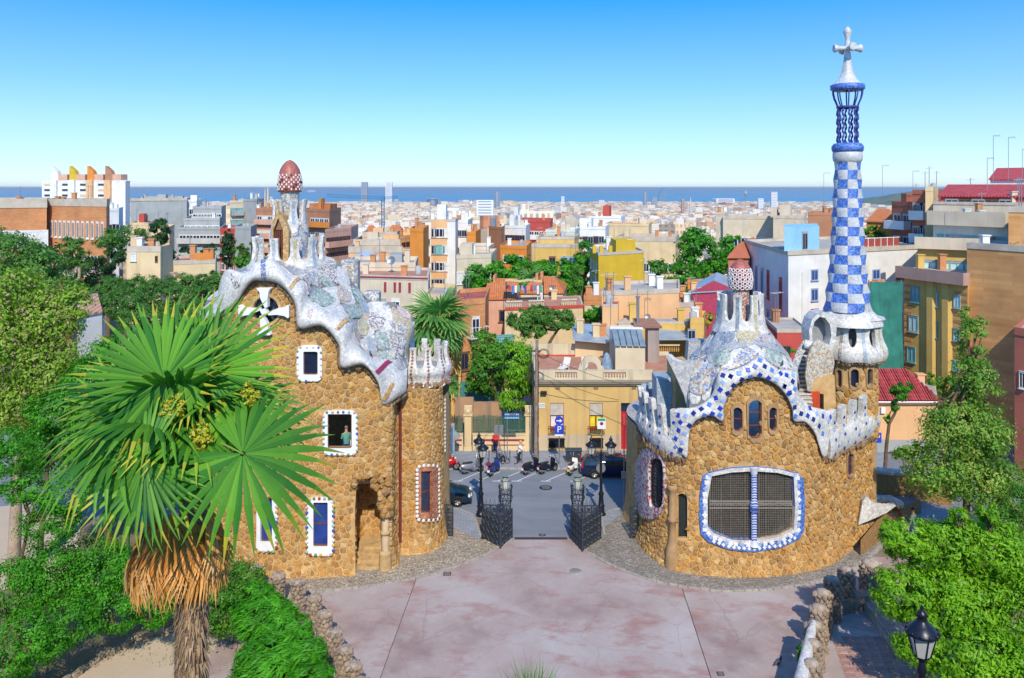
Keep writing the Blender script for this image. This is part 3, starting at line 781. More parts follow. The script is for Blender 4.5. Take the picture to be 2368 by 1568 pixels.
for k in range(4):
 b=MB();x0,x1=wp(824,44.4)[0],wp(885,44.4)[0];y0=43.55+k*.45
 rows=[(x0-.05,y0+.15),(x0+.4,y0-.05),((x0+x1)/2,y0-.12+k*.02),(x1-.3,y0),(x1,y0+.1),(x1+.1,46.9),(x0,46.9)]
 b.prism([(x,y,.12+k*.17)for x,y in rows],(0,0,.17));o=b.build('step',M_DRESS,LP);fix_normals(o.data)
c0=G(890,1318,.12);cx0,cy0=c0.x,c0.y+.15
b=MB();b.lathe([(.34,.1),(.36,.35),(.33,.95),(.34,1.0),(.3,1.08),(.22,1.12)],(cx0,cy0,0),16);b.build('column_base',M_DRESS,LP)
b=MB();b.lathe([(.2,1.1),(.205,2.0),(.19,3.0)],(cx0,cy0,0),16);b.build('column_shaft',plain('worn_pale_stone',(.58,.44,.28),.8,.25,1.4,.01),LP)
b=MB();b.lathe([(.19,1.98),(.27,2.03),(.29,2.12),(.26,2.2),(.19,2.24)],(cx0,cy0,0),16);b.build('column_ring',M_DRESS,LP)
b=MB();b.lathe([(.19,2.98),(.28,3.02),(.3,3.15),(.28,3.2),(.32,3.24),(.36,3.5),(.5,3.7),(.3,3.75)],(cx0,cy0,0),16);b.build('capital',M_DRESS,LP)
RR=random.Random(5);pts=[]
for k in range(58):
 t=RR.random();y=1185-95*t;x=889-14*t+RR.uniform(-1,1)*(9+12*t);u,v=PL.uv(min(905,x),y);p,n=wmap(PL,.22+.15*(1-t))(u,v);pts.append(p)
for k in range(26):
 a=pi*k/25;x,y=850-32*cos(a),1118-26*sin(a);u,v=PL.uv(x,y);p,n=wmap(PL,.2)(u,v);pts.append(p)
RK2=[]
for k in range(5):
 b=MB();R=np.random.default_rng(k+80);b.ball((0,0,0),.5,6,4,0,(1,1,1),False);b.v=[tuple(np.array(p)*R.uniform(.8,1.2))for p in b.v];RK2.append(b.mesh('rough_stone',[M_STONE]))
rock_row(LP,pts,.36,'rough_stone',RK2,.6,3,1)
for k in range(17):
 p,n=wmap(PL,.03)(*PL.uv(899,1085+k*10.6));b=MB();b.bbox((p.x-.2,p.y-.12,p.z-.11),(p.x+.17,p.y+.15,p.z+.11),.03);b.build('quoin',M_DRESS,LP)
b=MB();q0=PL.uv(921,932);pp=wmap(PL,.2,0)(q0[0],0)[0];b.tube([(pp.x,pp.y,9.0),(pp.x,pp.y,.8)],.085,8);b.build('downpipe',plain('maroon_pipe',(.16,.03,.03),.4),LP)
Lp=[(462,742,45.5),(506,734,44.4),(537,712,43.8),(577,656,43.3),(604,648,43.1),(640,654,43),(667,677,42.9),(684,708,42.9),(692,757,42.9),(745,754,42.9),(783,797,43),(790,848,43),(840,844,43.2),(874,886,43.6),(886,934,44),(920,918,44.6),(940,905,45.4)]
Up=[(462,718,45.6),(496,702,44.6),(520,628,44),(566,630,43.4),(592,607,43.3),(632,602,43.2),(668,632,43.2),(703,654,43.2),(716,692,43.2),(755,718,43.3),(803,740,43.4),(820,782,43.5),(838,808,43.6),(872,828,44),(905,838,44.5),(925,856,45),(942,850,46)]
Rp=[(480,690,50),(520,660,50),(560,622,50),(575,612,48.5),(600,598,48),(650,590,48),(700,588,48),(748,592,48),(785,606,48),(806,640,48),(834,675,48),(862,697,48),(910,700,48),(950,728,48),(958,750,48.2),(944,790,48),(942,835,47.5)]
def shift(r,dx,dy,dY):return[(x+dx,y+dy,Y+dY)for x,y,Y in r]
def lerp3(a,b_,t,sag=0):return[tuple(np.array(p)*(1-t)+np.array(q)*t+np.array([0,sag,0]))for p,q in zip(a,b_)]
ROWS=[shift(Lp,0,1,.15),shift(Lp,0,-1,-.55),shift(lerp3(Lp,Up,.35),0,0,-.78),shift(lerp3(Lp,Up,.75),0,0,-.55),shift(Up,0,0,-.1),shift(lerp3(Up,Rp,.06),0,5,0),lerp3(Up,Rp,.35,8),lerp3(Up,Rp,.7,5),Rp]
SL=Surf(ROWS,200,97)
K4=int(96*4.2/8)
b=MB();SL.mesh(b,0,K4+1);b.build('roof_edge',M_WHS,LP)
M_JNT=plain('roof_joint',(.2,.2,.2),.9)
b=MB();SL.mesh(b,K4);RFL=b.build('roof',M_JNT,LP)
back=[shift(Rp,0,0,0),[(x,y+40,51)for x,y,Y in Rp],[(x,y+150,54)for x,y,Y in Rp]]
b=MB();S2=Surf(back,80,20);S2.mesh(b);b.build('rear_roof',M_WHM,LP)
M_TAN=mosaic('tan_mosaic',[(.55,.45,.3),(.62,.52,.38),(.48,.38,.26),(.6,.55,.45)],8,(.4,.36,.3),.06);M_WHG=mosaic('soft_grey_mosaic',[(.36,.4,.42),(.44,.47,.48),(.3,.34,.37)],8,(.3,.3,.3),.07)
def scales(parent,S,nc,nr,t0,t1,mats,off=.03):
 for j in range(nr):
  for i in range(-1,nc+1):
   cs=(i+.5+.5*(j%2))/nc;ct=t0+(t1-t0)*(j+.5)/nr;ds,dt=.5/nc,(t1-t0)/nr
   ds*=.93;dt*=.96;poly=[(cs,ct+dt*.95),(cs-ds*.55,ct+dt*.42),(cs-ds,ct),(cs-ds*.92,ct-dt*.35),(cs-ds*.5,ct-dt*.72),(cs,ct-dt*.82),(cs+ds*.5,ct-dt*.72),(cs+ds*.92,ct-dt*.35),(cs+ds,ct),(cs+ds*.55,ct+dt*.42)]
   poly=[(min(.995,max(.005,a*.98+cs*.02)),min(t1,max(t0,b_)))for a,b_ in poly]
   if max(p[0]for p in poly)-min(p[0]for p in poly)<ds:continue
   b=MB()
   try:sheet(b,poly,[],S.map(off+.012*((i+j)%3)),.03,.025,back=False)
   except Exception:continue
   b.build('mosaic_scale',mats[(i*3+j*2)%len(mats)],parent)
scales(LP,SL,12,5,.54,1.0,[M_WHM,M_WHG,M_WHS,M_TAN,M_WHM,M_GRN,M_WHS,M_SPK])
z1=lambda P:[(462.5+x*.39328,339.2+y*.39328)for x,y in P]
for P,m in(([(640,672),(618,720),(622,780),(655,815),(690,826),(715,790),(718,740),(690,700)],M_SPK),([(735,690),(727,740),(760,785),(800,812),(802,770),(775,705)],M_DKS),
             ([(645,890),(690,835),(785,890),(780,920),(725,945),(670,925)],M_GRN),([(805,822),(850,840),(885,865),(885,905),(850,918),(808,890)],M_BRN),
             ([(868,965),(885,930),(945,958),(942,1000),(905,1012),(876,990)],M_GRN),([(950,917),(985,930),(992,970),(970,982),(947,950)],M_BLUGR),
             ([(990,1040),(1002,982),(1085,1015),(1062,1075),(1030,1090)],M_DKS),([(930,1020),(985,1040),(985,1100),(955,1118),(925,1095)],M_OCL),
             ([(1100,1025),(1160,1043),(1230,1040),(1195,1105),(1140,1080)],M_SPK),([(1035,1092),(1105,1120),(1092,1160),(1060,1180),(1030,1150)],M_GRN),
             ([(975,1125),(1025,1145),(1027,1225),(990,1215)],M_GREYM),([(1140,1122),(1200,1122),(1205,1205),(1175,1228),(1142,1180)],M_DKS),
             ([(1160,945),(1220,980),(1238,1020),(1190,1000)],M_PNK),([(1170,1250),(1210,1250),(1212,1318),(1185,1312)],M_MUL),
             ([(1205,1050),(1245,1030),(1235,1120),(1230,1250),(1205,1270)],M_OCL),([(615,760),(600,800),(625,870),(640,840)],M_PNK),
             ([(880,1095),(925,1120),(935,1175),(900,1150)],M_PNK),([(520,700),(490,740),(560,755),(620,745),(560,715)],M_MUL)):
 patch(LP,SL,z1(P),m,off=.085,t0=.5)
for P,m in(([(362,655),(388,665),(388,782),(362,782)],mosaic('check_blue_mosaic',[(.1,.14,.4),(.6,.62,.66),(.12,.18,.45)],14)),([(585,760),(605,775),(540,842),(522,825)],M_OCH),([(860,1000),(885,1018),(812,1082),(792,1066)],M_OCH),
             ([(1110,1246),(1128,1268),(1042,1340),(1028,1318)],plain('maroon_tile',(.3,.03,.09),.3)),([(1125,1385),(1145,1395),(1090,1492),(1070,1480)],M_OCH),([(165,735),(185,745),(232,820),(212,832)],M_DKS),
             ([(640,950),(662,955),(655,1010),(630,1000)],M_PNK)):
 patch(LP,SL,z1(P),m,'mosaic_band',.05,0,.55,False)
lp=[W(x,y+3,Y-.15)for x,y,Y in catmull([p for p in Lp],150)if x>530]
rock_row(LP,lp,.26,elong=1.5)
TC=W(668,600,47.6)
merlon_ring(LP,TC,lambda v:float(np.interp(v,[0,.6,1.2,1.9,2.6],[2.75,2.45,2.15,2.05,2.15])),15.55,1.2,2.55,11,.42,[M_WHM],a0=radians(-98),strip=[M_GREYM,M_OCL,M_BLUGR,None,M_SPK,M_GREYM],scal=.0)
b=MB();b.lathe([(2.2,15.2),(2.1,16.4),(1.0,16.5)],(TC.x,TC.y,0),32);b.build('terrace_floor',M_GREYM,LP)
TR=lambda a,z:1
b=MB();b.lathe([(1.35,15.6),(1.22,16.6),(1.14,17.6),(1.08,18.5),(1.0,18.9)],(TC.x+.05,TC.y,0),28);tw=b.build('vent_tower',M_MUL,LP)
merlon_ring(LP,(TC.x+.05,TC.y),lambda v:float(np.interp(v,[0,.6,1.4,2.0],[1.12,1.04,.96,1.08])),18.3,.7,2.0,7,.48,[M_WHS],a0=radians(-62),strip=[M_BLUGR,M_GREYM,M_MUL,None,None,M_MUL,M_OCH],scal=.55,thick=.14)
b=MB();b.lathe([(.5,18.5),(.56,19.5),(.55,20.5),(.57,20.85)],(TC.x+.06,TC.y,0),20);b.build('chimney_neck',M_SPK,LP)
dome=[(.56,20.72),(.69,20.76),(.71,21.1),(.705,21.45),(.66,21.75),(.56,22.1),(.4,22.38),(.2,22.58),(0.02,22.66)]
b=MB();b.lathe(dome,(TC.x+.06,TC.y,0),24);dm=b.build('dome',M_REDM,LP)
b=MB();b.cbox((0,0,0),(.075,.05,.09));b.cbox((0,0,.06),(.05,.04,.04));stud=b.mesh('tile_stud',[M_WHITEP])
b=MB();b.cbox((0,0,0),(.09,.05,.09));hole=b.mesh('vent_hole',[M_DARKIN])
for j in range(7):
 z=20.9+j*.14;r=float(np.interp(z,[p[1]for p in dome],[p[0]for p in dome]))
 for k in range(16):
  a=2*pi*(k+.5*(j%2))/16;mm=stud if(j*3+k*2)%5<4 else hole
  link('tile_stud' if mm is stud else 'vent_hole',mm,dm,Vector((TC.x+.06+(r+.01)*cos(a),TC.y+(r+.01)*sin(a),z))-origin(LP),(0,0,a+pi/2))
dx0,dx1,dy=W(627,0,46.15).x,W(669,0,46.15).x,46.0
zb,zs,zt=16.45,19.0,19.75
fo=[(dx0,zb),(dx1,zb),(dx1,zs-.5),((dx0*.35+dx1*.65),zs+.35),((dx0+dx1)/2-.1,zt-.12),(dx0+.1,zs)]
ho=[(dx0+.17,zb-.1),(dx1-.33,zb-.1),(dx1-.33,zs-.45),((dx0+dx1)/2-.08,zs+.25),(dx0+.17,zs-.45)]
ho=[(x,z+(.15 if i<2 else 0))for i,(x,z)in enumerate(ho)]
b=MB();sheet(b,fo,[ho],lambda u,v:(Vector((u,dy,v)),Vector((0,-1,0))),1.2,.3,0,False);dr=b.build('dormer',M_OCH,LP)
b=MB();n=5;w_=(dx1-.33-dx0-.17)/n
for k in range(n):
 b=MB();b.bbox((dx0+.17+k*w_+.01,dy+.3,zb),(dx0+.17+(k+1)*w_-.01,dy+.38,zs-.42),.02);b.build('door_board',plain('brown_door',(.15,.05,.03),.5,.3,5),dr)
b=MB();b.prism([(ho[4][0],dy+.25,ho[4][1]),(ho[2][0],dy+.25,ho[2][1]),(ho[3][0],dy+.25,ho[3][1])],(0,.1,0));b.build('tympanum',plain('brown_rubble',(.25,.14,.07),.8),dr)
RC=W(977,850,48.7);RCR=1.6
rf=lambda v:float(np.interp(v,[0,.2,.5,.85,1.15,1.6,2.1,2.4],[1.78,1.66,1.66,1.84,1.78,1.6,1.56,1.62]))
RED_D=[plain('disc_rust',(.42,.12,.06),.3),plain('disc_slate',(.3,.25,.26),.3)]
merlon_ring(LP,RC,rf,9.15,1.15,2.35,11,.43,[M_WHS],a0=radians(-105),scal=.22,thick=.2)
for k in range(11):
 a=radians(-105)+2*pi*k/11
 if sin(a)>.35:continue
 for j in range(12):
  v=.15+j*.185;r=rf(v)+.01
  o=link('ceramic_disc',disc_mesh(RED_D[(j+k)%2],.075),LP,Vector((RC.x+r*cos(a),RC.y+r*sin(a),9.15+v))-origin(LP));o.rotation_euler=Vector((cos(a),sin(a),0)).to_track_quat('Z','Y').to_euler()
b=MB();b.lathe([(1.7,9.9),(1.6,10.1),(0,10.1)],(RC.x,RC.y,0),30);b.build('terrace_floor',M_GREYM,LP)
rock_row(LP,[(RC.x+1.66*cos(a),RC.y+1.66*sin(a),9.22+.12*abs(sin(a*5.5+1)))for a in np.linspace(-3.4,.4,50)],.24,elong=1.7,seed=8)
for x,y0,y1,dd in((908,880,812,0),(925,862,808,.8)):
 p=W(x,y0,45.2+dd);q=W(x+2,y1,45.2+dd);b=MB()
 b.tube([p,p.lerp(q,.3)+Vector((.1,0,0)),p.lerp(q,.7)-Vector((.08,0,0)),q],[.32,.24,.18,.22],10,0);b.build('roof_finger',M_WHS,LP)
p=W(826,668,50.5);b=MB();b.bbox((W(790,0,50).x,49.5,12),(W(830,0,50).x,50.5,16.5),.1);b.build('chimney_box',M_SPK,LP)
b=MB();b.bbox((W(846,0,50).x,49,12),(W(882,0,50).x,50,14.6),.1);b.build('chimney_box',M_SPK,LP)
#  right pavilion with the chequered tower
RP=thing('tower_pavilion','rounded rubble stone pavilion with blue diamond roof trim and chequered spire','pavilion',(12.5,47.5,0))
PR=Path([(9,54.5),(7.4,51.5),wp(1478,47.9),wp(1492,46.4),wp(1518,45.0),wp(1550,44.0),wp(1600,43.35),wp(1700,42.95),wp(1800,43.15),wp(1870,43.7),wp(1910,44.35),wp(1921,44.62),wp(1926,44.85),wp(1935,45.3),wp(1975,46.7),wp(2015,48.3),wp(2024,49.4),(22.3,51.5),(20,54.5),(14,56)],900)
vL,vR=PR.u_of(1474),PR.u_of(2023)
def top_r(px):
 xs=[1470,1500,1582,1588,1595,1613,1643,1671,1674,1694,1725,1756,1791,1817,1832,1836,1863,1883,1894,1903,1960,2000,2026]
 ys=[1005,1028,1046,1046,992,969,958,962,936,895,874,869,884,910,941,960,974,997,1022,1046,1046,1030,1014]
 return float(np.interp(px,xs,ys))
def mono(P):
 out=[P[0]]
 for p in P[1:]:
  if p[0]>out[-1][0]+.02:out.append(p)
 return out
topr=mono([PR.uv(x,top_r(x)-2)for x in[1474]+list(range(1478,2023,5))])
outr=[(topr[0][0],-.1),(topr[-1][0],-.1)]+topr[::-1]
def arch(x0,x1,yt,yb,n=6,low=0):
 r=(x1-x0)/2;P=[(x0,yb-low),(x0,yt+r)]+[(x0+r-r*cos(pi*k/n),yt+r-r*sin(pi*k/n))for k in range(1,n)]+[(x1,yt+r),(x1,yb-low)]
 if low:P+=[(x1-r*.6,yb),(x0+r*.6,yb)]
 return P
big_o=[(1626,1100),(1640,1090),(1690,1080),(1741,1077),(1795,1082),(1838,1092),(1854,1104),(1858,1170),(1856,1225),(1846,1243),(1800,1265),(1741,1273),(1685,1268),(1636,1250),(1620,1232),(1617,1190),(1618,1140)]
big_i=[(1645,1099),(1690,1090),(1741,1087),(1795,1091),(1832,1100),(1835,1170),(1832,1222),(1800,1238),(1741,1247),(1690,1245),(1650,1230),(1637,1215),(1637,1150)]
aw={'l':arch(1695,1715,941,997,6,8),'c':arch(1731,1761,924,1014,6,10),'r':arch(1778,1795,941,996,6,8),'s':arch(1958,1971,1048,1100,5,5),'d':arch(1564,1589,1141,1244,6)}
side_i=ringpoly(1521,1117,17,58,20,4);side_o=ringpoly(1507,1118,34,82,26,2.6)
holr=[U(PR,big_i)]+[U(PR,a)for a in aw.values()]+[U(PR,[p for p in side_i])]
b=MB();sheet(b,outr,holr,wmap(PR),.35,.3);RW=b.build('wall',M_MORT,RP)
b=MB();us=np.linspace(topr[-1][0],PR.L+topr[0][0],80)
b.grid([[tuple(wmap(PR)(u%PR.L,v)[0])for u in us]for v in(-.1,.3,.8,1.5,4,6.5)]);b.build('rear_wall',M_MORT,RP)
sh=[U(PR,big_o),U(PR,side_o)]+[grow(U(PR,a),.1)for k,a in aw.items()if k!='s']+[grow(U(PR,aw['s']),.14)]
stones(RW,[(topr[0][0],.02),(topr[-1][0],.02)]+[(u,v+.06)for u,v in topr[::-1]],sh,wmap(PR),.29,.02,.075,M_STONE,300,seed=14,sx=1.15)
M_SURS=plain('smooth_dressed_stone',(.38,.24,.12),.85,.22,2.5,.015)
for k,lab in(('l','left narrow arched window'),('c','tall centre arched window with red frame'),('r','right narrow arched window'),('s',None)):
 o=aw[k];window(RP,PR,grow(o,9 if k!='s' else 6),o,M_SURS,mframe=plain('dark_red_frame',(.2,.04,.03),.5),bars=(1,2 if k!='c' else 3),off=.1,label=lab,fw=.06,glass=(k!='c'))
b=MB();sheet(b,U(PR,aw['d']),[],wmap(PR,-.25),.05,.3,0,False);b.build('door',plain('dark_green_door',(.02,.03,.03),.5),RP)
bo,bi=U(PR,big_o),U(PR,big_i);mid=U(PR,[tuple(np.array(p)*.72+np.array(q)*.28)for p,q in zip(rs(big_i,8),[min(rs(big_o,6),key=lambda r:(r[0]-p[0])**2+(r[1]-p[1])**2)for p in rs(big_i,8)])])
f=wmap(PR,.13)
b=MB();sheet(b,bo,[bi],f,.35,.14);BW=b.build('barrel_window',M_BLUM,RP,'large barrel shaped window framed with blue and white tiles')
b=MB();sheet(b,grow(bi,.22),[bi],wmap(PR,.16),.4,.14);b.build('white_rim',M_WHS,BW)
DT={}
def tile_mesh(m,s_,h=.03):
 if(m.name,s_)not in DT:
  b=MB();b.lathe([(s_*.72,0),(s_*.7,h*.7),(s_*.55,h),(0,h)],(0,0,0),4,0,False);DT[(m.name,s_)]=b.mesh('tile',[m])
 return DT[(m.name,s_)]
T_B=[plain('tile_cobalt',(.02,.06,.42),.25,.3,9),plain('tile_blue',(.1,.22,.6),.25,.3,9),plain('tile_navy',(.015,.03,.2),.25,.3,9),plain('tile_sky',(.3,.42,.7),.25,.25,9)]
T_W=plain('tile_white',(.72,.76,.8),.25,.15,9)
def put_tile(parent,p,n,m,s_,spin=0,name='tile'):
 o=link(name,tile_mesh(m,s_),parent,p-origin(parent));q=n.to_track_quat('Z','Y');o.rotation_euler=(q@Matrix.Rotation(spin,3,'Z').to_quaternion()).to_euler();return o
oo=rs(big_o,1e9);
ring=[tuple(np.array(p)*.42+np.array(q)*.58)for p,q in zip(rs(big_o,17),[min(rs(big_i,4),key=lambda r:(r[0]-p[0])**2+(r[1]-p[1])**2)for p in rs(big_o,17)])]
for k,(x,y)in enumerate(ring):
 if y<1096:continue
 p,n=wmap(PR,.14)(*PR.uv(x,y));put_tile(BW,p,n,T_W if k%3!=1 else T_B[3],.22,random.choice((0,pi/4)))
for k,(x,y)in enumerate([(1650+i*11.5,0)for i in range(17)]):
 yy=np.interp(x,[1640,1690,1741,1800,1845],[1246,1262,1266,1258,1236]);p,n=wmap(PR,.15)(*PR.uv(x,yy));put_tile(BW,p,n,T_W,.16,0)
g=wmap(PR,-.06);M_GRIL=plain('woven_iron',(.17,.15,.12),.6,.3,6)
for side,(xa,xb)in enumerate(((1640,1735),(1747,1833))):
 b=MB();nb=22
 for k in range(nb+1):
  x=xa+(xb-xa)*k/nb;yt=np.interp(x,[1637,1690,1741,1795,1835],[1102,1091,1088,1092,1103]);yb_=np.interp(x,[1637,1690,1741,1800,1833],[1215,1244,1246,1237,1221])
  pts=[g(*PR.uv(x,y))[0]+Vector((0,.0,0))for y in np.linspace(yt,yb_,8)];b.tube(pts,.017,3,0,False,False)
 for k in range(30):
  y=1092+k*5.3;xs_=[x for x in np.linspace(xa,xb,9)if np.interp(x,[1637,1690,1741,1800,1833],[1215,1244,1246,1237,1221])>y>np.interp(x,[1637,1690,1741,1795,1835],[1102,1091,1088,1092,1103])]
  if len(xs_)>1:b.tube([g(*PR.uv(x,y))[0]-g(*PR.uv(x,y))[1]*.02 for x in xs_],.017,3,0,False,False)
 b.build('grille',M_GRIL,BW)
 b=MB()
 for s_ in(1,-1):
  pts=[g(*PR.uv(xa+(xb-xa)*k/26,1167+s_*4*(1 if k%2 else-1)))[0]for k in range(27)];b.tube(pts,.025,4,0,False)
 for y in(1160,1176):b.tube([g(*PR.uv(x,y))[0]for x in np.linspace(xa,xb,9)],.035,4,0,False)
 b.build('grille_band',plain('grey_iron',(.3,.28,.25),.6),BW)
b=MB();sheet(b,bi,[],wmap(PR,-.24),0,.4,0,False);b.build('pane',m_glass('grey_glass',(.05,.055,.06)),BW)
cc,cn=wmap(PR,.12)(*PR.uv(1741,1165));zt_,zb_=W(0,1080,cc.y).z,W(0,1262,cc.y).z
b=MB();n_=20
rows=[];prof=[(.27,0),(.2,.12),(.16,.25)]+[(.16,.25+t)for t in np.linspace(.1,(zt_-zb_)*.5-.35,6)]+[(.22,(zt_-zb_)*.5-.15),(.22,(zt_-zb_)*.5+.15)]+[(.16,(zt_-zb_)*.5+t)for t in np.linspace(.3,(zt_-zb_)*.5-.4,6)]+[(.24,zt_-zb_-.1),(.27,zt_-zb_)]
b.lathe(prof,(cc.x,cc.y,zb_),16);col_=b.build('column',plain('tile_blue_white',(.62,.66,.76),.3),BW)
for k in range(26):
 z=zb_+.35+k*(zt_-zb_-.75)/25;b=MB();rr=.168 if abs(z-(zb_+zt_)/2)>.25 else.23
 rows=[[(cc.x+rr*cos(a),cc.y+rr*sin(a),z+dz+.055*abs(((a*4/pi)%2)-1))for a in np.linspace(-pi,0,17)]for dz in(-.035,.035)]
 b.grid(rows,0,False);b.build('chevron',T_B[k%2],col_)
so_,si_=U(PR,side_o),U(PR,side_i)
b=MB();sheet(b,so_,[si_],wmap(PR,.16),.3,.14);SW=b.build('round_window',M_REDF,RP,'window ringed with dark red and white tile chips')
b=MB();sheet(b,si_,[],wmap(PR,-.12),0,.4,0,False);b.build('pane',M_GLASS,SW)
b=MB();a=np.array(si_)
for k in range(1,14):
 v=a[:,1].min()+(a[:,1].max()-a[:,1].min())*k/14
 b.tube([wmap(PR,-.03)(u,v)[0]for u in np.linspace(a[:,0].min()+.05,a[:,0].max()-.05,6)],.02,3,0,False)
for k in range(1,9):
 u=a[:,0].min()+(a[:,0].max()-a[:,0].min())*k/9
 b.tube([wmap(PR,-.03)(u,v)[0]for v in np.linspace(a[:,1].min()+.1,a[:,1].max()-.1,4)],.02,3,0,False)
b.build('grille',M_IRON,SW)
p,n=wmap(PR,.05,0)(PR.u_of(1556),0);b=MB()
b.lathe([(.42,-.1),(.42,.6),(.34,1.2),(.24,1.5),(.2,1.9),(.19,2.6),(.27,2.66),(.28,2.8),(.2,2.9),(.18,4.0),(.2,4.3),(.28,4.4),(.3,4.55),(.2,4.65)],(p.x,p.y,0),14,fr=lambda a,z:1+(.06*sin(a*5+z*4)))
b.build('column',M_SURS,RP)
# ---- the trim with blue diamonds
TL=[(1577,1050),(1588,1054),(1594,997),(1612,972),(1643,961),(1671,973),(1674,938),(1694,898),(1725,877),(1756,872),(1791,887),(1817,913),(1832,944),(1837,972),(1863,977),(1884,1000),(1894,1026),(1903,1054),(1912,1054)]
TU=[(1545,1000),(1556,980),(1562,948),(1595,944),(1620,937),(1648,912),(1663,862),(1690,858),(1722,845),(1756,826),(1785,845),(1806,856),(1842,864),(1845,905),(1868,937),(1900,948),(1929,958),(1918,985),(1921,1000)]
def yw(px):p=PR.at(PR.u_of(min(2018,max(1480,px))))[0];return p.y
TLY=[(x,y,yw(x))for x,y in TL];TUY=[(x,y,yw(x)+.25)for x,y in TU]
SR=Surf([shift(TLY,0,0,.1),shift(TLY,0,-1,-.4),shift(lerp3(TLY,TUY,.5),0,0,-.55),shift(TUY,0,0,-.35),shift(TUY,0,0,.3)],260,33)
b=MB();SR.mesh(b);TRM=b.build('roof_trim',M_WHM,RP)
dz2=[(1449.2+x*.1967,770.8+y*.1967)for x,y in[(610,970),(700,970),(790,940),(880,890),(975,835),(1045,760),(1105,665),(1140,575),(1130,490),(1220,500),(1320,470),(630,1045),(605,1145),(690,1175),(740,1085),(830,1020),(915,965),(1012,945),(1095,880),(1130,795),(1190,700),(1255,610),(1100,970),(460,1250),(580,1245),(650,1285),(460,1340),(640,1365)]]
dz3=[(1603.3+x*.177,647.5+y*.177)for x,y in[(870,1055),(805,1135),(715,1180),(595,1215),(485,1255),(935,1130),(1025,1185),(1140,1215),(1220,1245),(1310,1235),(1295,1325),(635,1295),(750,1265),(870,1245),(985,1275),(1085,1310),(1195,1390),(1255,1475),(1330,1420)]]
dz4=[(1788.3+x*.3343,770.8+y*.3343)for x,y in[(80,365),(110,415),(140,465),(150,510),(190,555),(150,575),(235,570),(255,520),(300,555),(275,600),(315,645),(345,690),(345,575),(395,575),(380,610)]]
for k,(x,y)in enumerate(dz2+dz3+dz4):
 a,t=SR.find(x,y)
 if abs(float(SR.px[int(t*32),int(a*259)])-x)>8:continue
 put_tile(TRM,SR.P(a,t),SR.N(a,t),T_B[(k*7+k//3)%4],.235,(k*.37)%.5+(0 if k%5 else pi/4))
rock_row(RP,[W(x,y+2,Y-.12)for x,y,Y in catmull(TLY,130)],.2,elong=1.3,seed=21)
# ---- crenellated parapets on both sides
def parapet(path,off,u0,u1,z0f,hb,hp,n,pw,m,deco=None,lean=0,bulge=.22,flip=False):
 w=(u1-u0)/n/2
 for k in range(n):
  uc=u0+(2*k+1)*w;q=w*pw;hr=(hp-hb)*.5;z0=z0f(k/max(1,n-1));s_=.22
  R_=[(w*.998,s_),(w*.998,hb)]+[(w-(w-q)*sqrt(max(0,1-(1-t)**2)),hb+hr*t)for t in(.05,.15,.3,.5,.75,1)]+[(q,hp*.9+hb*.1),(q*.85,hp)]
  poly=[(-x,y)for x,y in R_][::-1]+[(-w*.5,s_*.3),(0,0),(w*.5,s_*.3)]+R_
  def f(u,v):
   p,nn=path.at(uc+u);o_=off+bulge*sin(min(pi,max(0,v)/(hb*1.25)*pi))+lean*max(0,v-hb);return Vector((p.x+nn.x*o_,p.y+nn.y*o_,z0+v)),nn
  b=MB();sheet(b,poly[::-1],[],f,.3,.15);fix=b.build('merlon',m,RP);fix_normals(fix.data)
  if deco:deco(fix,f,w,q,hb,hp,k)
def dd(o,f,w,q,hb,hp,k):
 for j,v in enumerate((.35,.75,1.15,1.6,2.05)):
  u=(.28 if j%2 else-.2)*w;u=u if v<hb else 0
  if v>hp-.25:continue
  p,n=f(u,v);put_tile(o,p+n*.01,n,T_B[(j+k*2)%4],.16,.1*k)
ua,ub=PR.u_of(1482),PR.u_of(1580)
parapet(PR,.1,ua,ub,lambda t:6.55-.45*t,1.15,2.75,5,.42,M_WHM,dd,.12)
ua,ub=PR.u_of(1912),PR.u_of(2021)
parapet(PR,.05,ua,ub+.4,lambda t:5.75+.15*t,1.3,2.75,5,.4,M_WHM,dd,.06)
b=MB();lp=[wmap(PR,.15,0)(u,6.55-.45*(u-PR.u_of(1482))/(PR.u_of(1580)-PR.u_of(1482)))[0]for u in np.linspace(PR.u_of(1480),PR.u_of(1582),26)]
rock_row(RP,lp,.24,elong=1.8,seed=23)
rock_row(RP,[wmap(PR,.12,0)(u,5.85)[0]for u in np.linspace(PR.u_of(1908),PR.u_of(2021)+.3,30)],.22,elong=1.6,seed=24)
for x,y0,y1,Y in((1490,960,886,50.5),(1506,950,882,51.0)):
 b=MB();p0,p1=W(x,y0+20,Y),W(x,y1,Y);b.lathe([(.28,0),(.26,(p1.z-p0.z)*.5),(.3,(p1.z-p0.z)*.85),(.18,(p1.z-p0.z))],(p0.x,p0.y,p0.z),12);b.build('merlon',M_BLUGR,RP)
b=MB();P_=[PR.at(u)[0]for u in np.linspace(0,PR.L,60)[:-1]];b.add([(p.x,p.y,6.6)for p in P_],[tuple(range(len(P_)))]);fl=b.build('terrace',M_BRN,RP)
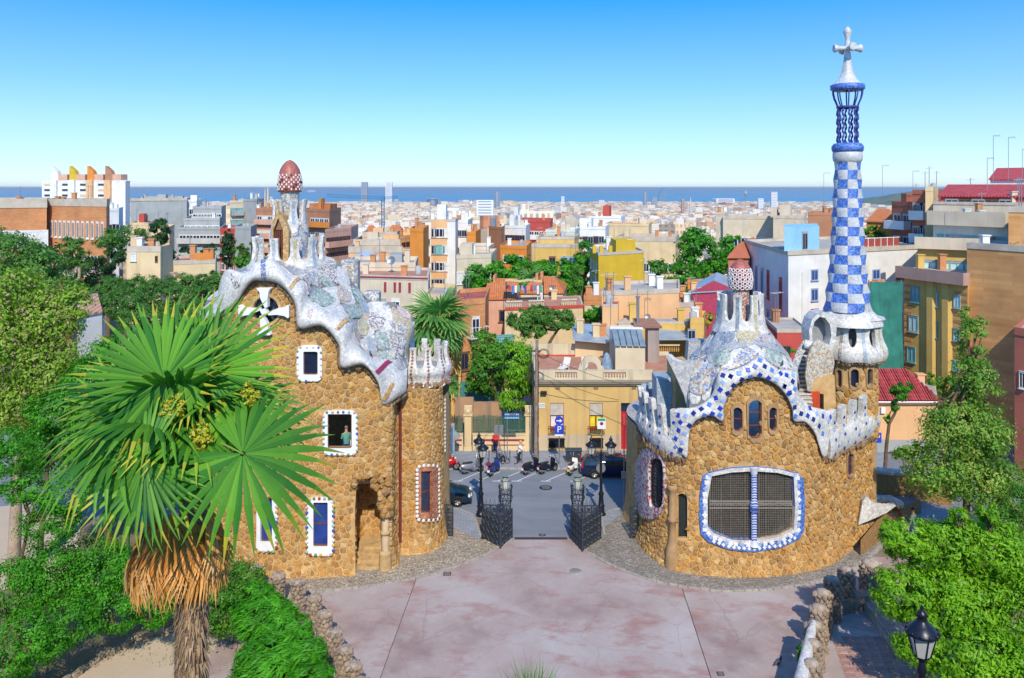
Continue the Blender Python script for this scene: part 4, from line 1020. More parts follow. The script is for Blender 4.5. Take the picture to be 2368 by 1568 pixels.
# ---- conical mosaic roof and its crown
RC2=W(1712,750,47.0)
cone=[[(1594,948,44.1),(1600,842,45.0),(1628,818,45.8),(1657,768,46.9)],[(1622,940,43.8),(1625,870,44.3),(1645,815,45.2),(1659,768,46.2)],[(1650,916,43.6),(1650,850,44.2),(1662,805,45.0),(1668,770,45.9)],[(1666,866,43.5),(1668,828,44.0),(1678,795,44.9),(1684,768,45.7)],[(1712,852,43.4),(1706,822,43.9),(1706,792,44.8),(1706,766,45.6)],
  [(1756,830,43.4),(1744,810,43.9),(1735,786,44.8),(1728,765,45.6)],[(1808,860,43.5),(1782,820,44.1),(1760,790,45),(1748,764,45.8)],[(1842,868,43.9),(1815,832,44.6),(1783,795,45.5),(1764,764,46.2)],[(1846,905,44.8),(1838,850,45.8),(1795,800,46.7),(1770,764,47.0)],[(1838,900,49),(1830,840,49),(1795,790,48.6),(1768,757,48.2)],
  [(1760,880,51),(1755,810,50),(1735,775,49.2),(1720,752,48.5)],[(1660,880,51),(1655,820,50),(1660,780,49.2),(1675,754,48.3)],[(1590,930,48.5),(1592,840,48.2),(1622,800,48),(1655,762,47.6)],[(1590,948,46),(1594,846,46.2),(1622,815,46.6),(1655,765,47.2)],[(1594,948,44.1),(1600,842,45.0),(1628,818,45.8),(1657,768,46.9)]]
rows=[[c[j]for c in cone]for j in range(4)]
SC2=Surf(rows,200,49);b=MB();SC2.mesh(b);b.build('roof',M_JNT,RP)
z2=lambda P:[(1449.2+x*.1967,770.8+y*.1967)for x,y in P];z3=lambda P:[(1603.3+x*.177,647.5+y*.177)for x,y in P]
M_GRID=mosaic('slate_strip_mosaic',[(.1,.14,.2),(.16,.22,.3),(.3,.36,.42)],12,(.4,.44,.48),.08)
scales(RP,SC2,14,4,.06,.97,[M_WHM,M_GREYM,M_WHS,M_WHM,M_SPK,M_WHS])
for P,m in((z2([(800,350),(1040,400),(1025,720),(900,850),(750,885),(760,560)]),M_MUL),(z3([(340,690),(400,640),(480,640),(550,715),(480,830),(385,862),(350,780)]),M_GRID),
             (z3([(565,715),(650,610),(710,600),(770,610),(820,715),(780,830),(712,882),(610,820)]),M_OCL),(z3([(835,720),(870,640),(940,640),(975,860),(900,810)]),M_PNK),
             (z3([(200,980),(390,870),(490,1010),(420,1100),(300,1125),(215,1060)]),M_GRN),(z3([(535,1030),(710,890),(830,990),(700,1090),(530,1150)]),M_MUL),(z3([(935,1015),(985,880),(1120,950),(1160,1060),(1120,1130),(1020,1090)]),M_GRN),
             (z3([(60,1010),(190,970),(205,1070),(290,1130),(200,1165),(90,1140)]),M_GREYM),(z3([(190,900),(340,690),(350,790),(380,860),(200,965)]),M_GREYM)):
 patch(RP,SC2,P,m,off=.085)
merlon_ring(RP,RC2,lambda v:float(np.interp(v,[0,.5,1.0,2.0,2.5],[1.62,1.42,1.34,1.3,1.4])),12.55,.75,2.25,8,.46,[M_WHM],a0=radians(-112.5),strip=[M_GRID,M_OCL,M_PNK,M_GREYM],scal=0,thick=.2)
b=MB();b.lathe([(1.4,12.6),(1.3,13.1),(.5,13.15)],(RC2.x,RC2.y,0),28);b.build('crown_floor',M_BRN,RP)
b=MB();b.lathe([(.52,12.8),(.5,14),(.5,15.2)],(RC2.x,RC2.y,0),22);b.build('chimney_neck',M_REDW,RP)
z0=W(0,667,47).z;zt2=W(0,599,47).z;hh=zt2-z0
dome2=[(.5,z0-.08),(.62,z0-.05),(.68,z0+hh*.15),(.7,z0+hh*.35),(.66,z0+hh*.55),(.54,z0+hh*.75),(.36,z0+hh*.9),(.15,z0+hh*.98),(.02,zt2)]
b=MB();b.lathe(dome2,(RC2.x,RC2.y,0),24);d2=b.build('dome',M_REDM,RP)
b=MB();n=6;R1,R2=.125,.085
for k in range(n):
 a,c=2*pi*k/n,2*pi*(k+1)/n
 b.add([(R2*cos(a),R2*sin(a),.035),(R1*cos(a),R1*sin(a),.03),(R1*cos(c),R1*sin(c),.03),(R2*cos(c),R2*sin(c),.035),(R2*cos(a),R2*sin(a),-.01),(R2*cos(c),R2*sin(c),-.01),(R1*cos(a),R1*sin(a),-.03),(R1*cos(c),R1*sin(c),-.03)],[(0,1,2,3),(0,3,5,4),(1,6,7,2)])
b.add([(.04*cos(2*pi*k/6),.04*sin(2*pi*k/6),.03)for k in range(6)],[tuple(range(6))],1)
hexm=b.mesh('honeycomb_ring',[M_WHITEP,M_DARKIN])
for j in range(5):
 z=z0+.1+j*.25;r=float(np.interp(z,[p[1]for p in dome2],[p[0]for p in dome2]));r2=float(np.interp(z+.1,[p[1]for p in dome2],[p[0]for p in dome2]));sl=(r-r2)/.1
 for k in range(15):
  a=2*pi*(k+.5*(j%2))/15;n=Vector((cos(a),sin(a),sl)).normalized();k_=r/.7
  o=link('honeycomb_ring',hexm,d2,Vector((RC2.x+r*cos(a),RC2.y+r*sin(a),z))-origin(RP),(0,0,0),(1.15*k_,1.15*k_,1));o.rotation_euler=n.to_track_quat('Z','Y').to_euler()
# ---- white horn, blue grey box and inner stone wall at the left
hp_=[(1538,820),(1546,822),(1556,832),(1572,838),(1600,836),(1608,834),(1602,880),(1594,948),(1590,948),(1582,915),(1567,880),(1553,850)]
b=MB();P3=[W(x,y,44.6+(1600-x)*.018)for x,y in hp_];b.prism(P3,(.25,.35,0));o=b.build('horn',M_WHM,RP);fix_normals(o.data)
b=MB();P3=[W(x,y,47.5)for x,y in((1518,874),(1535,876),(1560,873),(1566,900),(1564,952),(1520,950))];b.prism(P3,(0,1.6,0));o=b.build('chimney_box',M_BLUGR,RP);fix_normals(o.data)
b=MB();P3=[W(x,y,46.6)for x,y in((1562,850),(1600,845),(1604,950),(1562,950))];b.prism(P3,(0,2.5,0));o=b.build('inner_wall',M_MORT,RP);fix_normals(o.data)
b=MB();P3=[W(x,y,50)for x,y in((1593,790),(1612,787),(1650,790),(1640,850),(1588,850))];b.prism(P3,(0,.8,0));o=b.build('rear_wall',M_GREYM,RP);fix_normals(o.data)
# ---- stairs up to the tower, side walls and red door
for k in range(14):
 y=930-k*9.8;xl_=float(np.interp(y,[790,830,870,930],[1862,1850,1843,1846]));xr_=float(np.interp(y,[790,830,870,930],[1872,1868,1869,1876]));Y=45.4+k*.26
 a,c=W(xl_,y,Y),W(xr_+3,y,Y);b=MB();b.box((a.x,Y,a.z-.5),(c.x,Y+.34,a.z));b.box((a.x,Y-.03,a.z-.06),(c.x,Y+.3,a.z+.012),1);b.build('stair_tread',[plain('riser_brown',(.3,.2,.12),.9),M_WHM],RP)
wl=[(1832,862),(1836,845),(1842,825),(1852,805),(1862,790),(1872,785),(1878,790),(1870,800),(1858,818),(1846,850),(1842,868)]
b=MB();P3=[W(x,y,44.9+(870-y)*.035)for x,y in wl];b.prism(P3,(0,.25,.05));o=b.build('stair_wall',M_SPK,RP);fix_normals(o.data)
wr=[(1868,905),(1863,870),(1867,830),(1880,795),(1893,782),(1900,790),(1925,812),(1930,838),(1926,862),(1905,878),(1890,872),(1880,885),(1876,905)]
b=MB();P3=[W(x,y,45.7+(x-1865)*.012)for x,y in wr];b.prism(P3,(.05,.3,0));o=b.build('stair_wall',mosaic('orange_white_mosaic',[(.66,.6,.5),(.68,.66,.62),(.6,.33,.08),(.5,.4,.3),(.7,.66,.55)],9),RP);fix_normals(o.data)
b=MB();P3=[W(x,y,46.0)for x,y in((1876,905),(1876,890),(1888,874),(1930,868),(1934,955),(1905,950),(1905,912),(1876,905))][:-1];b.prism(P3,(0,1.2,0));o=b.build('turret_wall',M_MORT,RP);fix_normals(o.data)
b=MB();P3=[W(x,y,45.9)for x,y in((1874,906),(1896,906),(1896,948),(1876,944))];b.prism(P3,(0,.2,0));o=b.build('red_door',plain('red_door_paint',(.5,.06,.02),.5),RP);fix_normals(o.data)
# ---- tower: stone drum, gallery, chequered shaft, chains, basket, cross
C=W(1970,890,49.4);cx,cy=C.x,C.y;TWR=1.5
circ_path=Path([(cx+TWR*cos(a),cy+TWR*sin(a))for a in np.linspace(-pi,pi,17)[:-1]],400)
zl,zu=6.0,W(0,838,48).z
cu=lambda px:circ_path.u_of(px)
towin=[[circ_path.uv(x,y)for x,y in arch(a,c,t,q,6,5)]for a,c,t,q in((1968,1985,853,896),(2004,2016,852,892),(1936,1948,855,896))]
b=MB();sheet(b,[(.01,zl),(circ_path.L-.01,zl),(circ_path.L-.01,zu+.3),(.01,zu+.3)],towin,wmap(circ_path,0,0),.3,.3);DR=b.build('drum_wall',M_MORT,RP)
stones(DR,[(cu(1925)-.6,zl),(cu(2019)+.5,zl),(cu(2019)+.5,zu),(cu(1925)-.6,zu)],[grow(t,.14)for t in towin],wmap(circ_path,0,0),.38,.025,.08,M_STONE,200,name='drum_stone',seed=33)
for t in towin:
 b=MB();sheet(b,grow(t,.16),[t],wmap(circ_path,.09,0),.3,.12);w=b.build('window',M_SURS,RP)
 b=MB();sheet(b,t,[],wmap(circ_path,-.15,0),0,.3,0,False);b.build('pane',M_GLASS,w)
zg,zk=W(0,843,47.5).z,W(0,742,47.8).z;hg=zk-zg
GR=lambda v:float(np.interp(v,[0,.15,.45,.8,1.15,1.6,hg-.2,hg],[1.85,1.98,2.06,2.02,1.82,1.72,1.74,1.9]))
Rm=1.9;LL=2*pi*Rm;no=9
def gmap(off=0):
 def f(u,v):
  t=u/Rm;k=1+.018*cos(no*t);d=Vector((cos(t),sin(t),0));r=GR(v)*k+off;return Vector((cx+d.x*r,cy+d.y*r,zg+v)),d
 return f
op_=[]
a_off=radians(-92)
for k in range(no):
 ac=(a_off+2*pi*(k+.5)/no)%(2*pi);op_.append(ringpoly(ac*Rm,hg*.62,.27,.62,16))
low=[(LL*k/(no*6),.12*abs(sin(pi*k/6)))for k in range(no*6+1)]
low[0]=(.001,low[0][1]);low[-1]=(LL-.001,low[-1][1])
b=MB();sheet(b,low+[(LL-.001,hg),(.001,hg)],[o for o in op_ if min(p[0]for p in o)>0 and max(p[0]for p in o)<LL],gmap(),.25,.14);b.build('gallery',M_WHM,RP)
for k in range(no):
 ac=(a_off+2*pi*k/no)%(2*pi);b=MB();s_=.09;u=ac*Rm
 sheet(b,[(u-s_,.1),(u+s_,.1),(u+s_,hg-.1),(u-s_,hg-.1)],[],gmap(.025),.03,.2,back=False);b.build('mosaic_strip',(M_BLUGR,M_OCL,M_SPK)[k%3],RP)
b=MB();b.lathe([(1.2,0),(1.2,hg)],(cx,cy,zg),20);b.build('gallery_core',plain('dim_plaster',(.14,.14,.15),.9),RP)
rock_row(RP,[(cx+1.8*cos(a),cy+1.8*sin(a),zg-.02+.1*abs(sin(a*4.5)))for a in np.linspace(0,2*pi,62)],.22,elong=1.5,seed=41)
b=MB();b.lathe([(1.2,zg-.05),(1.8,zg-.05)],(cx,cy,0),30);b.build('gallery_floor',M_MORT,RP)
nc=W(1905,770,47.3);b=MB();ho_=[(1876,800),(1874,765),(1880,740),(1892,726),(1908,722),(1925,730),(1932,750),(1930,790),(1920,812),(1905,815)];hi_=[(1881,793),(1880,765),(1885,745),(1896,733),(1908,735),(1918,750),(1921,775),(1916,797),(1898,797)]
b=MB();sheet(b,[(W(x,y,47.4).x,W(x,y,47.4).z)for x,y in ho_][::-1],[[(W(x,y,47.4).x,W(x,y,47.4).z)for x,y in hi_]],lambda u,v:(Vector((u,47.4-.25*(u-nc.x),v)),Vector((0,-1,0))),1.3,.2);o=b.build('hood',M_WHM,RP);fix_normals(o.data)
b=MB();b.prism([Vector((W(x,y,47.4).x,48.2,W(x,y,47.4).z))for x,y in hi_],(0,.1,0));b.build('hood_back',plain('grey_plaster',(.25,.26,.27),.8),RP)
b=MB();b.tube([W(1862,795,47),W(1880,800,46.8),W(1905,812,46.7)],[.25,.3,.2],10);b.build('sill',M_WHS,RP)
tx,ty=W(1960,0,49.2).x,49.2
zz=lambda py:W(0,py,49.2).z
b=MB();b.lathe([(1.95,zz(748)),(1.88,zz(735)),(1.5,zz(722)),(1.3,zz(714))],(tx+.12,ty+.1,0),32,fr=lambda a,z:1+.03*cos(9*a));b.build('skirt',M_WHM,RP)
shaft_r=lambda z:float(np.interp(z,[zz(717),zz(640),zz(560),zz(480),zz(372)],[1.36,1.12,.97,.86,.74]))
NR,NC=16,8;za,zb2=zz(717),zz(372);M_TW=mosaic('tower_white_mosaic',[(.6,.62,.64),(.66,.67,.68),(.54,.56,.6)],9,(.45,.47,.5),.05)
def sh_p(i,k,di,dk):
 z=za+(zb2-za)*(i+di)/NR;a=-pi/2+pi/NC*(1)+2*pi*(k+dk)/NC
 s_=lambda p,q:.055*(1 if(p+q)%2 else-1)
 h_=(s_(i,k)*(1-di)*(1-dk)+s_(i+1,k)*di*(1-dk)+s_(i,k+1)*(1-di)*dk+s_(i+1,k+1)*di*dk)
 r=shaft_r(z)*(1+h_);return(tx+r*cos(a),ty+r*sin(a),z)
b=MB();b.lathe([(shaft_r(z)*.9,z)for z in np.linspace(za,zb2,12)],(tx,ty,0),16);b.build('shaft',M_TW,RP)
for i in range(NR):
 for k in range(NC):
  b=MB();b.grid([[sh_p(i,k,di,dk)for dk in np.linspace(0.005,.995,6)]for di in np.linspace(0.005,.995,5)],0,False);b.build('shaft_panel',M_BLUM if(i+k)%2 else M_TW,RP)
b=MB();b.lathe([(.74,zz(376)),(.84,zz(372)),(.87,zz(366)),(.87,zz(353)),(.8,zz(351))],(tx,ty,0),28);b.build('collar',M_TW,RP)
b=MB();b.lathe([(.8,zz(352)),(.9,zz(350)),(.94,zz(343)),(.92,zz(338)),(.8,zz(332)),(.5,zz(330)),(0,zz(330))],(tx,ty,0),28);b.build('collar_cushion',M_BLUM,RP)
M_CH=plain('cobalt_iron',(.05,.07,.28),.45,.5,9)
for k in range(10):
 a=2*pi*k/10+.1;b=MB();pts=[];rad=[]
 for j in range(41):
  t=j/40;z=zz(331)+(zz(250)-zz(331))*t;q=t*8*pi;pts.append((tx+.58*cos(a)+.035*cos(q),ty+.58*sin(a)+.035*sin(q),z));rad.append(.045+.03*sin(q*1.0)**2)
 b.tube(pts,rad,6);b.build('twisted_bar',M_CH,RP)
b=MB();b.lathe([(.55,zz(251)),(.66,zz(250)),(.66,zz(246)),(.55,zz(245))],(tx,ty,0),24);b.build('cage_ring',M_CH,RP)
for k in range(10):
 a=2*pi*k/10;b=MB();pts=[(tx+r*cos(a),ty+r*sin(a),zz(y))for r,y in((.57,249),(.66,240),(.8,228),(.87,217),(.88,208))];b.tube(pts,.045,5);b.build('cage_rib',M_CH,RP)
b=MB();b.lathe([(.3,zz(210)),(.88,zz(210)),(1.0,zz(207)),(1.01,zz(197)),(.9,zz(195)),(0,zz(194))],(tx,ty,0),30);b.build('cap_disc',M_BLUM,RP)
b=MB();b.lathe([(.9,zz(196)),(.72,zz(190)),(.5,zz(180)),(.34,zz(165)),(.24,zz(145)),(.2,zz(122)),(.16,zz(118))],(tx,ty,0),22,fr=lambda a,z:1+.05*cos(6*a));b.build('spire_cone',M_TW,RP)
CZ=zz(112);b=MB()
def arm(d,L):
 d=Vector(d);pts=[Vector((tx,ty,CZ))+d*t*L for t in(0,.25,.5,.72,.88,.97)];b.tube(pts,[.17,.15,.14,.19,.27,.24],8,0,True,True)
for d in((1,0,0),(-1,0,0),(0,1,0),(0,-1,0)):arm(d,.88)
b.tube([Vector((tx,ty,zz(y)))for y in(124,112,100,90,82,76,70,64,61)],[.2,.2,.16,.15,.19,.25,.24,.1,.02],10);b.ball((tx,ty,CZ),.24,10,6);b.build('cross',M_TW,RP)
#  houses of the town
def unit_window(style):
 k=('uw',style)
 if k in DT:return DT[k]
 fr={'white':(.72,.72,.7),'blue':(.3,.38,.55),'red':(.42,.07,.06),'brown':(.16,.08,.05),'teal':(.16,.36,.38),'grey':(.35,.36,.38),'shut':(.7,.7,.68),'tealshut':(.3,.38,.4)}[style]
 gl={'red':plain('red_shutter',(.42,.05,.07),.6),'blue':m_glass('window_glass_blue',(.03,.08,.26))if 'window_glass_blue' not in MATS else MATS['window_glass_blue'],'shut':plain('white_rolled_blind',(.66,.67,.66),.6),'tealshut':plain('pale_teal_blind',(.5,.76,.72),.6),'teal':plain('teal_curtain_glass',(.2,.46,.48),.2)}.get(style,M_GLASS)
 m=plain('window_frame_'+style,fr,.5)
 b=MB();t=.09
 for a,c in(((-.5,-.08,0),(-.5+t,.0,1)),((.5-t,-.08,0),(.5,.0,1)),((-.5+t,-.08,1-t),(.5-t,0,1)),((-.5+t,-.08,0),(.5-t,0,t*.8)),((-.56,-.16,-.06),(.56,0,0)),((-.03,-.07,t),(.03,-.01,1-t))):b.box(a,c)
 b.box((-.52,-.1,1.0),(.52,0,1.03))
 f=b.mesh('window',[m]);b=MB();b.box((-.5+t,-.03,t*.8),(.5-t,.0,1-t));p=b.mesh('pane',[gl]);DT[k]=(f,p);return DT[k]
class Face:
 def __init__(s,P,Q,z0,z1):
  s.P=Vector((P[0],P[1],0));d=Vector((Q[0]-P[0],Q[1]-P[1],0));s.L=d.length;s.d=d.normalized();s.n=Vector((s.d.y,-s.d.x,0));s.z0,s.z1=z0,z1;s.rot=atan2(s.d.y,s.d.x)
 def at(s,u,z,o=0):return s.P+s.d*u+s.n*o+Vector((0,0,z))
def win(parent,f,u,z,w,h,style='white',part='window'):
 a,p=unit_window(style);o=link(part,a,parent,f.at(u,z,.005)-origin(parent),(0,0,f.rot),(w,1,h))
 link('pane',p,o);return o
def win_px(parent,f,x0,y0,x1,y1,style='white'):
 """window traced in the photo on a face"""
 def hit(px,py):
  r=Vector(((px-CX)/F,1,-(py-HY)/F));t=(f.P-Vector((0,0,0))).dot(f.n)/r.dot(f.n);q=r*t;return(q-f.P).dot(f.d),q.z+H
 u0,z1=hit(x0,y0);u1,z0=hit(x1,y1);return win(parent,f,(u0+u1)/2,z0,abs(u1-u0),z1-z0,style)
def rail(parent,f,u0,u1,z,out,h=.9,mat=None,solid=False,part='balcony',slabm=None):
 b=MB();M=Matrix.Translation(f.at(u0,z))@Matrix.Rotation(f.rot,4,'Z');L=u1-u0
 b.box((0,-out,-.16),(L,0,0),0,M);o=b.build(part,slabm or mat,parent)
 b=MB()
 if solid:b.box((0,-out,0),(L,-out+.1,h),0,M);b.box((0,-out+.1,0),(.1,0,h),0,M);b.box((L-.1,-out+.1,0),(L,0,h),0,M)
 else:
  b.box((0,-out,h-.05),(L,-out+.04,h),0,M);n=max(3,int(L/.28))
  for k in range(n+1):b.box((L*k/n-.012,-out+.008,0),(L*k/n+.012,-out+.03,h-.05),0,M)
  for q in(0,L-.04):b.box((q,-out+.04,h-.05),(q+.04,0,h),0,M)
 b.build('parapet' if solid else 'railing',mat,o);return o
def bld(label,A,B,back,ytop,m,name='apartment_building',cat='building',roof='flat',roofm=None,wins=(),bal=(),zb=None,cap=None,rise=2,group=None,hutch=None):
 a,c=wp(*A),wp(*B);ztop=W(0,ytop,A[1]).z;zb=(tz(max(A[1],B[1]))-3)if zb is None else zb
 q_=(a[0]+c[0])/(a[1]+c[1]);back=(q_*back[1]+.35*back[0],back[1]);d_=(a[0]+back[0],a[1]+back[1]);e=(c[0]+back[0],c[1]+back[1])
 base=Vector(((a[0]+e[0])/2,(a[1]+e[1])/2,zb));T=thing(name,label,cat,base,group=group)
 ring=[a,c,e,d_];b=MB();b.add([(x,y,zb)for x,y in ring]+[(x,y,ztop)for x,y in ring],[(i,(i+1)%4,(i+1)%4+4,i+4)for i in range(4)]+[(4,5,6,7)]);w=b.build('wall',m,T)
 fs={'f':Face(a,c,zb,ztop),'r':Face(c,e,zb,ztop),'l':Face(d_,a,zb,ztop)};T_f=fs
 cen=Vector(((a[0]+e[0])/2,(a[1]+e[1])/2,0));rm=roofm or plain('grey_roof',(.42,.38,.34),.9,.25,.5)
 def grown(q):return[((x-cen.x)*q+cen.x,(y-cen.y)*q+cen.y)for x,y in ring]
 if roof=='flat':
  b=MB();g0,g1=grown(1.012),grown(.96);n=4;h=cap if cap is not None else.45
  vs=[(x,y,ztop-.12)for x,y in g0]+[(x,y,ztop+h)for x,y in g0]+[(x,y,ztop+h)for x,y in g1]+[(x,y,ztop+.02)for x,y in g1]
  b.add(vs,[(i+4*k,(i+1)%4+4*k,(i+1)%4+4*k+4,i+4*k+4)for k in range(3)for i in range(4)]);b.build('parapet',m if cap is None else MATS.get('coping',m),T)
  b=MB();b.add([(x,y,ztop+.03)for x,y in grown(.965)],[(0,1,2,3)]);b.build('roof',rm,T)
 else:
  g=grown(1.05);mf,mb_=((Vector(g[0]+(0,))+Vector(g[3]+(0,)))/2,(Vector(g[1]+(0,))+Vector(g[2]+(0,)))/2)
  if roof=='gablef':mf,mb_=((Vector(g[0]+(0,))+Vector(g[1]+(0,)))/2,(Vector(g[2]+(0,))+Vector(g[3]+(0,)))/2)
  hip=.28 if roof=='hip' else 0
  r0,r1=mf.lerp(mb_,hip),mf.lerp(mb_,1-hip);zr=ztop+rise
  vs=[(x,y,ztop)for x,y in g]+[(r0.x,r0.y,zr),(r1.x,r1.y,zr)]+[(x,y,ztop-.15)for x,y in g]
  if roof=='gablef':fcs=[(0,1,4),(1,2,5,4),(2,3,5),(3,0,4,5)]
  else:fcs=[(0,1,5,4),(1,2,5),(2,3,4,5),(3,0,4)]
  b=MB();b.add(vs,fcs+[(i,i+6,(i+1)%4+6,(i+1)%4)for i in range(4)]+[(6,7,8,9)]);b.m=[1 if roof!='hip' and i<4 and len(q)==3 else 0 for i,q in enumerate(b.f)];o=b.build('roof',[rm,m],T);fix_normals(o.data)
 if roof=='flat' and A[1]>60:
  Rr=random.Random(len(label)*31+int(A[0]));P=lambda q,s_:Vector(((ring[0][0]*(1-q)+ring[1][0]*q)+back[0]*s_,(ring[0][1]*(1-q)+ring[1][1]*q)+back[1]*s_,ztop))
  for k in range(Rr.randint(2,5)):
   p=P(Rr.uniform(.08,.9),Rr.uniform(.08,.8));t_=Rr.random();b=MB()
   if t_<.55:h=Rr.uniform(.9,1.8);b.box((p.x-.3,p.y-.25,p.z),(p.x+.3,p.y+.25,p.z+h));b.box((p.x-.38,p.y-.33,p.z+h),(p.x+.38,p.y+.33,p.z+h+.1));b.build('chimney',Rr.choice((M_BRK,m,w_white)),T)
   elif t_<.65:b.lathe([(.35,0),(.35,.8),(.1,.95)],p,10);b.build('water_tank',w_grey,T)
   elif t_<.75 and A[1]>110:w_=Rr.uniform(.7,1.4);b.box((p.x-w_,p.y-.6,p.z),(p.x+w_,p.y+.8,p.z+Rr.uniform(1.3,2.0)));b.build('roof_hut',Rr.choice((m,w_beige)),T)
   else:b.tube([p,p+Vector((0,0,3))],.04,4);b.tube([p+Vector((-.5,0,2.7)),p+Vector((.5,0,2.8))],.03,4);b.build('aerial_mast',M_GALV,T)
 for fk,nx,ny,dz,fh,ww,hh,st,u0,u1 in wins:
  f=fs[fk]
  for j in range(ny):
   for i in range(nx):
    u=f.L*(u0+(u1-u0)*(i+.5)/nx);z=ztop-dz-j*fh-hh
    s_=st if isinstance(st,str)else st[(i*3+j*5+i*j)%len(st)]
    win(T,f,u,z,ww,hh,s_)
 for fk,ny,dz,fh,u0,u1,out,mt,solid in bal:
  f=fs[fk]
  for j in range(ny):rail(T,f,f.L*u0,f.L*u1,ztop-dz-j*fh,out,1.0,mt,solid)
 if hutch:
  for(q0,q1,s0,s1,h,hm)in hutch:
   P=lambda q,s_:(Vector(ring[0]+(0,))*(1-q)+Vector(ring[1]+(0,))*q)+Vector((back[0],back[1],0))*s_
   b=MB();qq=[P(q0,s0),P(q1,s0),P(q1,s1),P(q0,s1)];b.add([(p.x,p.y,ztop+.05)for p in qq]+[(p.x,p.y,ztop+h)for p in qq],[(i,(i+1)%4,(i+1)%4+4,i+4)for i in range(4)]+[(4,5,6,7)]);b.build('roof_hut',hm,T)
 T['_z']=ztop;del T['_z'];return T,fs,ztop
def m_brick(name,c1,c2,mort,bw=.5,bh=.2):
 t=NT(name);g=t.n('NewGeometry');s=t.n('SeparateXYZ');t.l(g.outputs['Position'],s.inputs[0]);a=t.n('Math',operation='ADD');t.l(s.outputs[0],a.inputs[0]);t.l(s.outputs[1],a.inputs[1])
 cb_=t.n('CombineXYZ');t.l(a.outputs[0],cb_.inputs[0]);t.l(s.outputs[2],cb_.inputs[1]);b=t.n('TexBrick');t.l(cb_.outputs[0],b.inputs[0]);b.inputs['Scale'].default_value=1
 b.inputs['Brick Width'].default_value=bw;b.inputs['Row Height'].default_value=bh;b.inputs['Mortar Size'].default_value=.02;b.inputs['Color1'].default_value=c1+(1,);b.inputs['Color2'].default_value=c2+(1,);b.inputs['Mortar'].default_value=mort+(1,)
 c=t.mix(.7,b.outputs[0],t.ramp(t.noise(.35,7),[(.3,(.7,.66,.62)),(.7,(1.25,1.22,1.15))]),'MULTIPLY');MATS[name]=t.done(c,.9);return MATS[name]
def m_tiles(name,ca,cb_):
 t=NT(name);v=t.coord('Object',sv=(1,1,1));w=t.n('TexWave',bands_direction='X');w.inputs['Scale'].default_value=1.3;w.inputs['Distortion'].default_value=.6;t.l(v,w.inputs[0])
 c=t.ramp(t.noise(2.2,5),[(.3,ca),(.7,cb_)]);c=t.mix(.6,c,t.ramp(w.outputs[0],[(.2,(.6,.6,.6)),(.7,(1.1,1.1,1.1))]),'MULTIPLY');t.bump(w.outputs[0],.08,.7);MATS[name]=t.done(c,.85);return MATS[name]
M_TILE=m_tiles('clay_tiles',(.52,.15,.05),(.66,.25,.09));M_TILER=m_tiles('red_tiles',(.42,.05,.06),(.55,.1,.1))
M_BRK=m_brick('school_brick',(.6,.26,.1),(.5,.2,.08),(.45,.28,.16));M_BRKO=m_brick('party_wall_brick',(.66,.36,.14),(.52,.25,.09),(.48,.32,.17),.9,.35);M_BRKR=m_brick('red_brick',(.42,.13,.08),(.34,.1,.06),(.3,.18,.13),.6,.22)
w_cream=wallmat('plaster_cream',(.68,.53,.31));w_yel=wallmat('plaster_yellow',(.66,.43,.12));w_must=wallmat('plaster_mustard',(.62,.42,.03),.1);w_white=wallmat('plaster_white',(.74,.74,.72),.12);w_beige=wallmat('plaster_beige',(.62,.53,.4));w_grey=wallmat('render_grey',(.36,.38,.38));w_pink=wallmat('plaster_pink',(.66,.38,.28));w_coral=wallmat('plaster_coral',(.5,.16,.1),.1);w_orange=wallmat('plaster_orange',(.68,.25,.04),.2);w_blue=wallmat('plaster_sky_blue',(.28,.55,.74),.08);w_red=wallmat('plaster_red',(.5,.08,.06),.1);w_brown=wallmat('plaster_brown',(.42,.2,.11));w_peach=wallmat('plaster_peach',(.72,.43,.22),.15);w_pale=wallmat('plaster_pale_green',(.6,.64,.58),.15)
M_COP=plain('coping',(.5,.44,.36),.9,.2,1);r_red=plain('red_roof_paint',(.4,.1,.07),.8,.25,.5);r_grey=MATS.get('grey_roof')or plain('grey_roof',(.42,.38,.34),.9,.25,.5);r_zinc=plain('zinc_sheet',(.36,.44,.5),.45,.2,.7,0,.2);r_terr=plain('terrace_red_tiles',(.45,.22,.15),.85,.25,1)
bld('long orange brick school wing with paired tall windows',(108,118),(246,112),(3,14),474,M_BRK,'school_building',wins=[('f',6,1,2.3,4.4,.5,2.4,'white',.05,.5),('f',6,1,2.3,4.4,.5,2.4,'white',.5,.98),('f',14,1,7.2,4.6,.6,2.9,'white',.04,.98),('f',8,1,12.4,4.6,.6,2.2,'white',.04,.98)],cap=.9)
bld('brick school wing with five wide white blinds at the left edge',(-60,112),(108,116),(3,14),480,M_BRK,'school_building',wins=[('f',6,1,3.4,4.4,1.5,2.3,'shut',.36,.99)],cap=1.2)
T,fs,zt_=bld('long white tower block with tinted stair caps on the skyline',(97,430),(290,425),(10,18),420,w_white,'tower_block','building',zb=-60)
f=fs['f']
for j in range(9):
 for i in range(4):
  u=f.L*(.02+i*.215);b=MB();M=Matrix.Translation(f.at(u,zt_-2.2-j*2.9))@Matrix.Rotation(f.rot,4,'Z');b.box((.5,-.15,0),(5.6 if i<4 else 3,0,1.1),0,M);b.build('window_band',M_GLASS if(i+j)%4 else plain('faded_awning',(.6,.45,.3),.8),T)
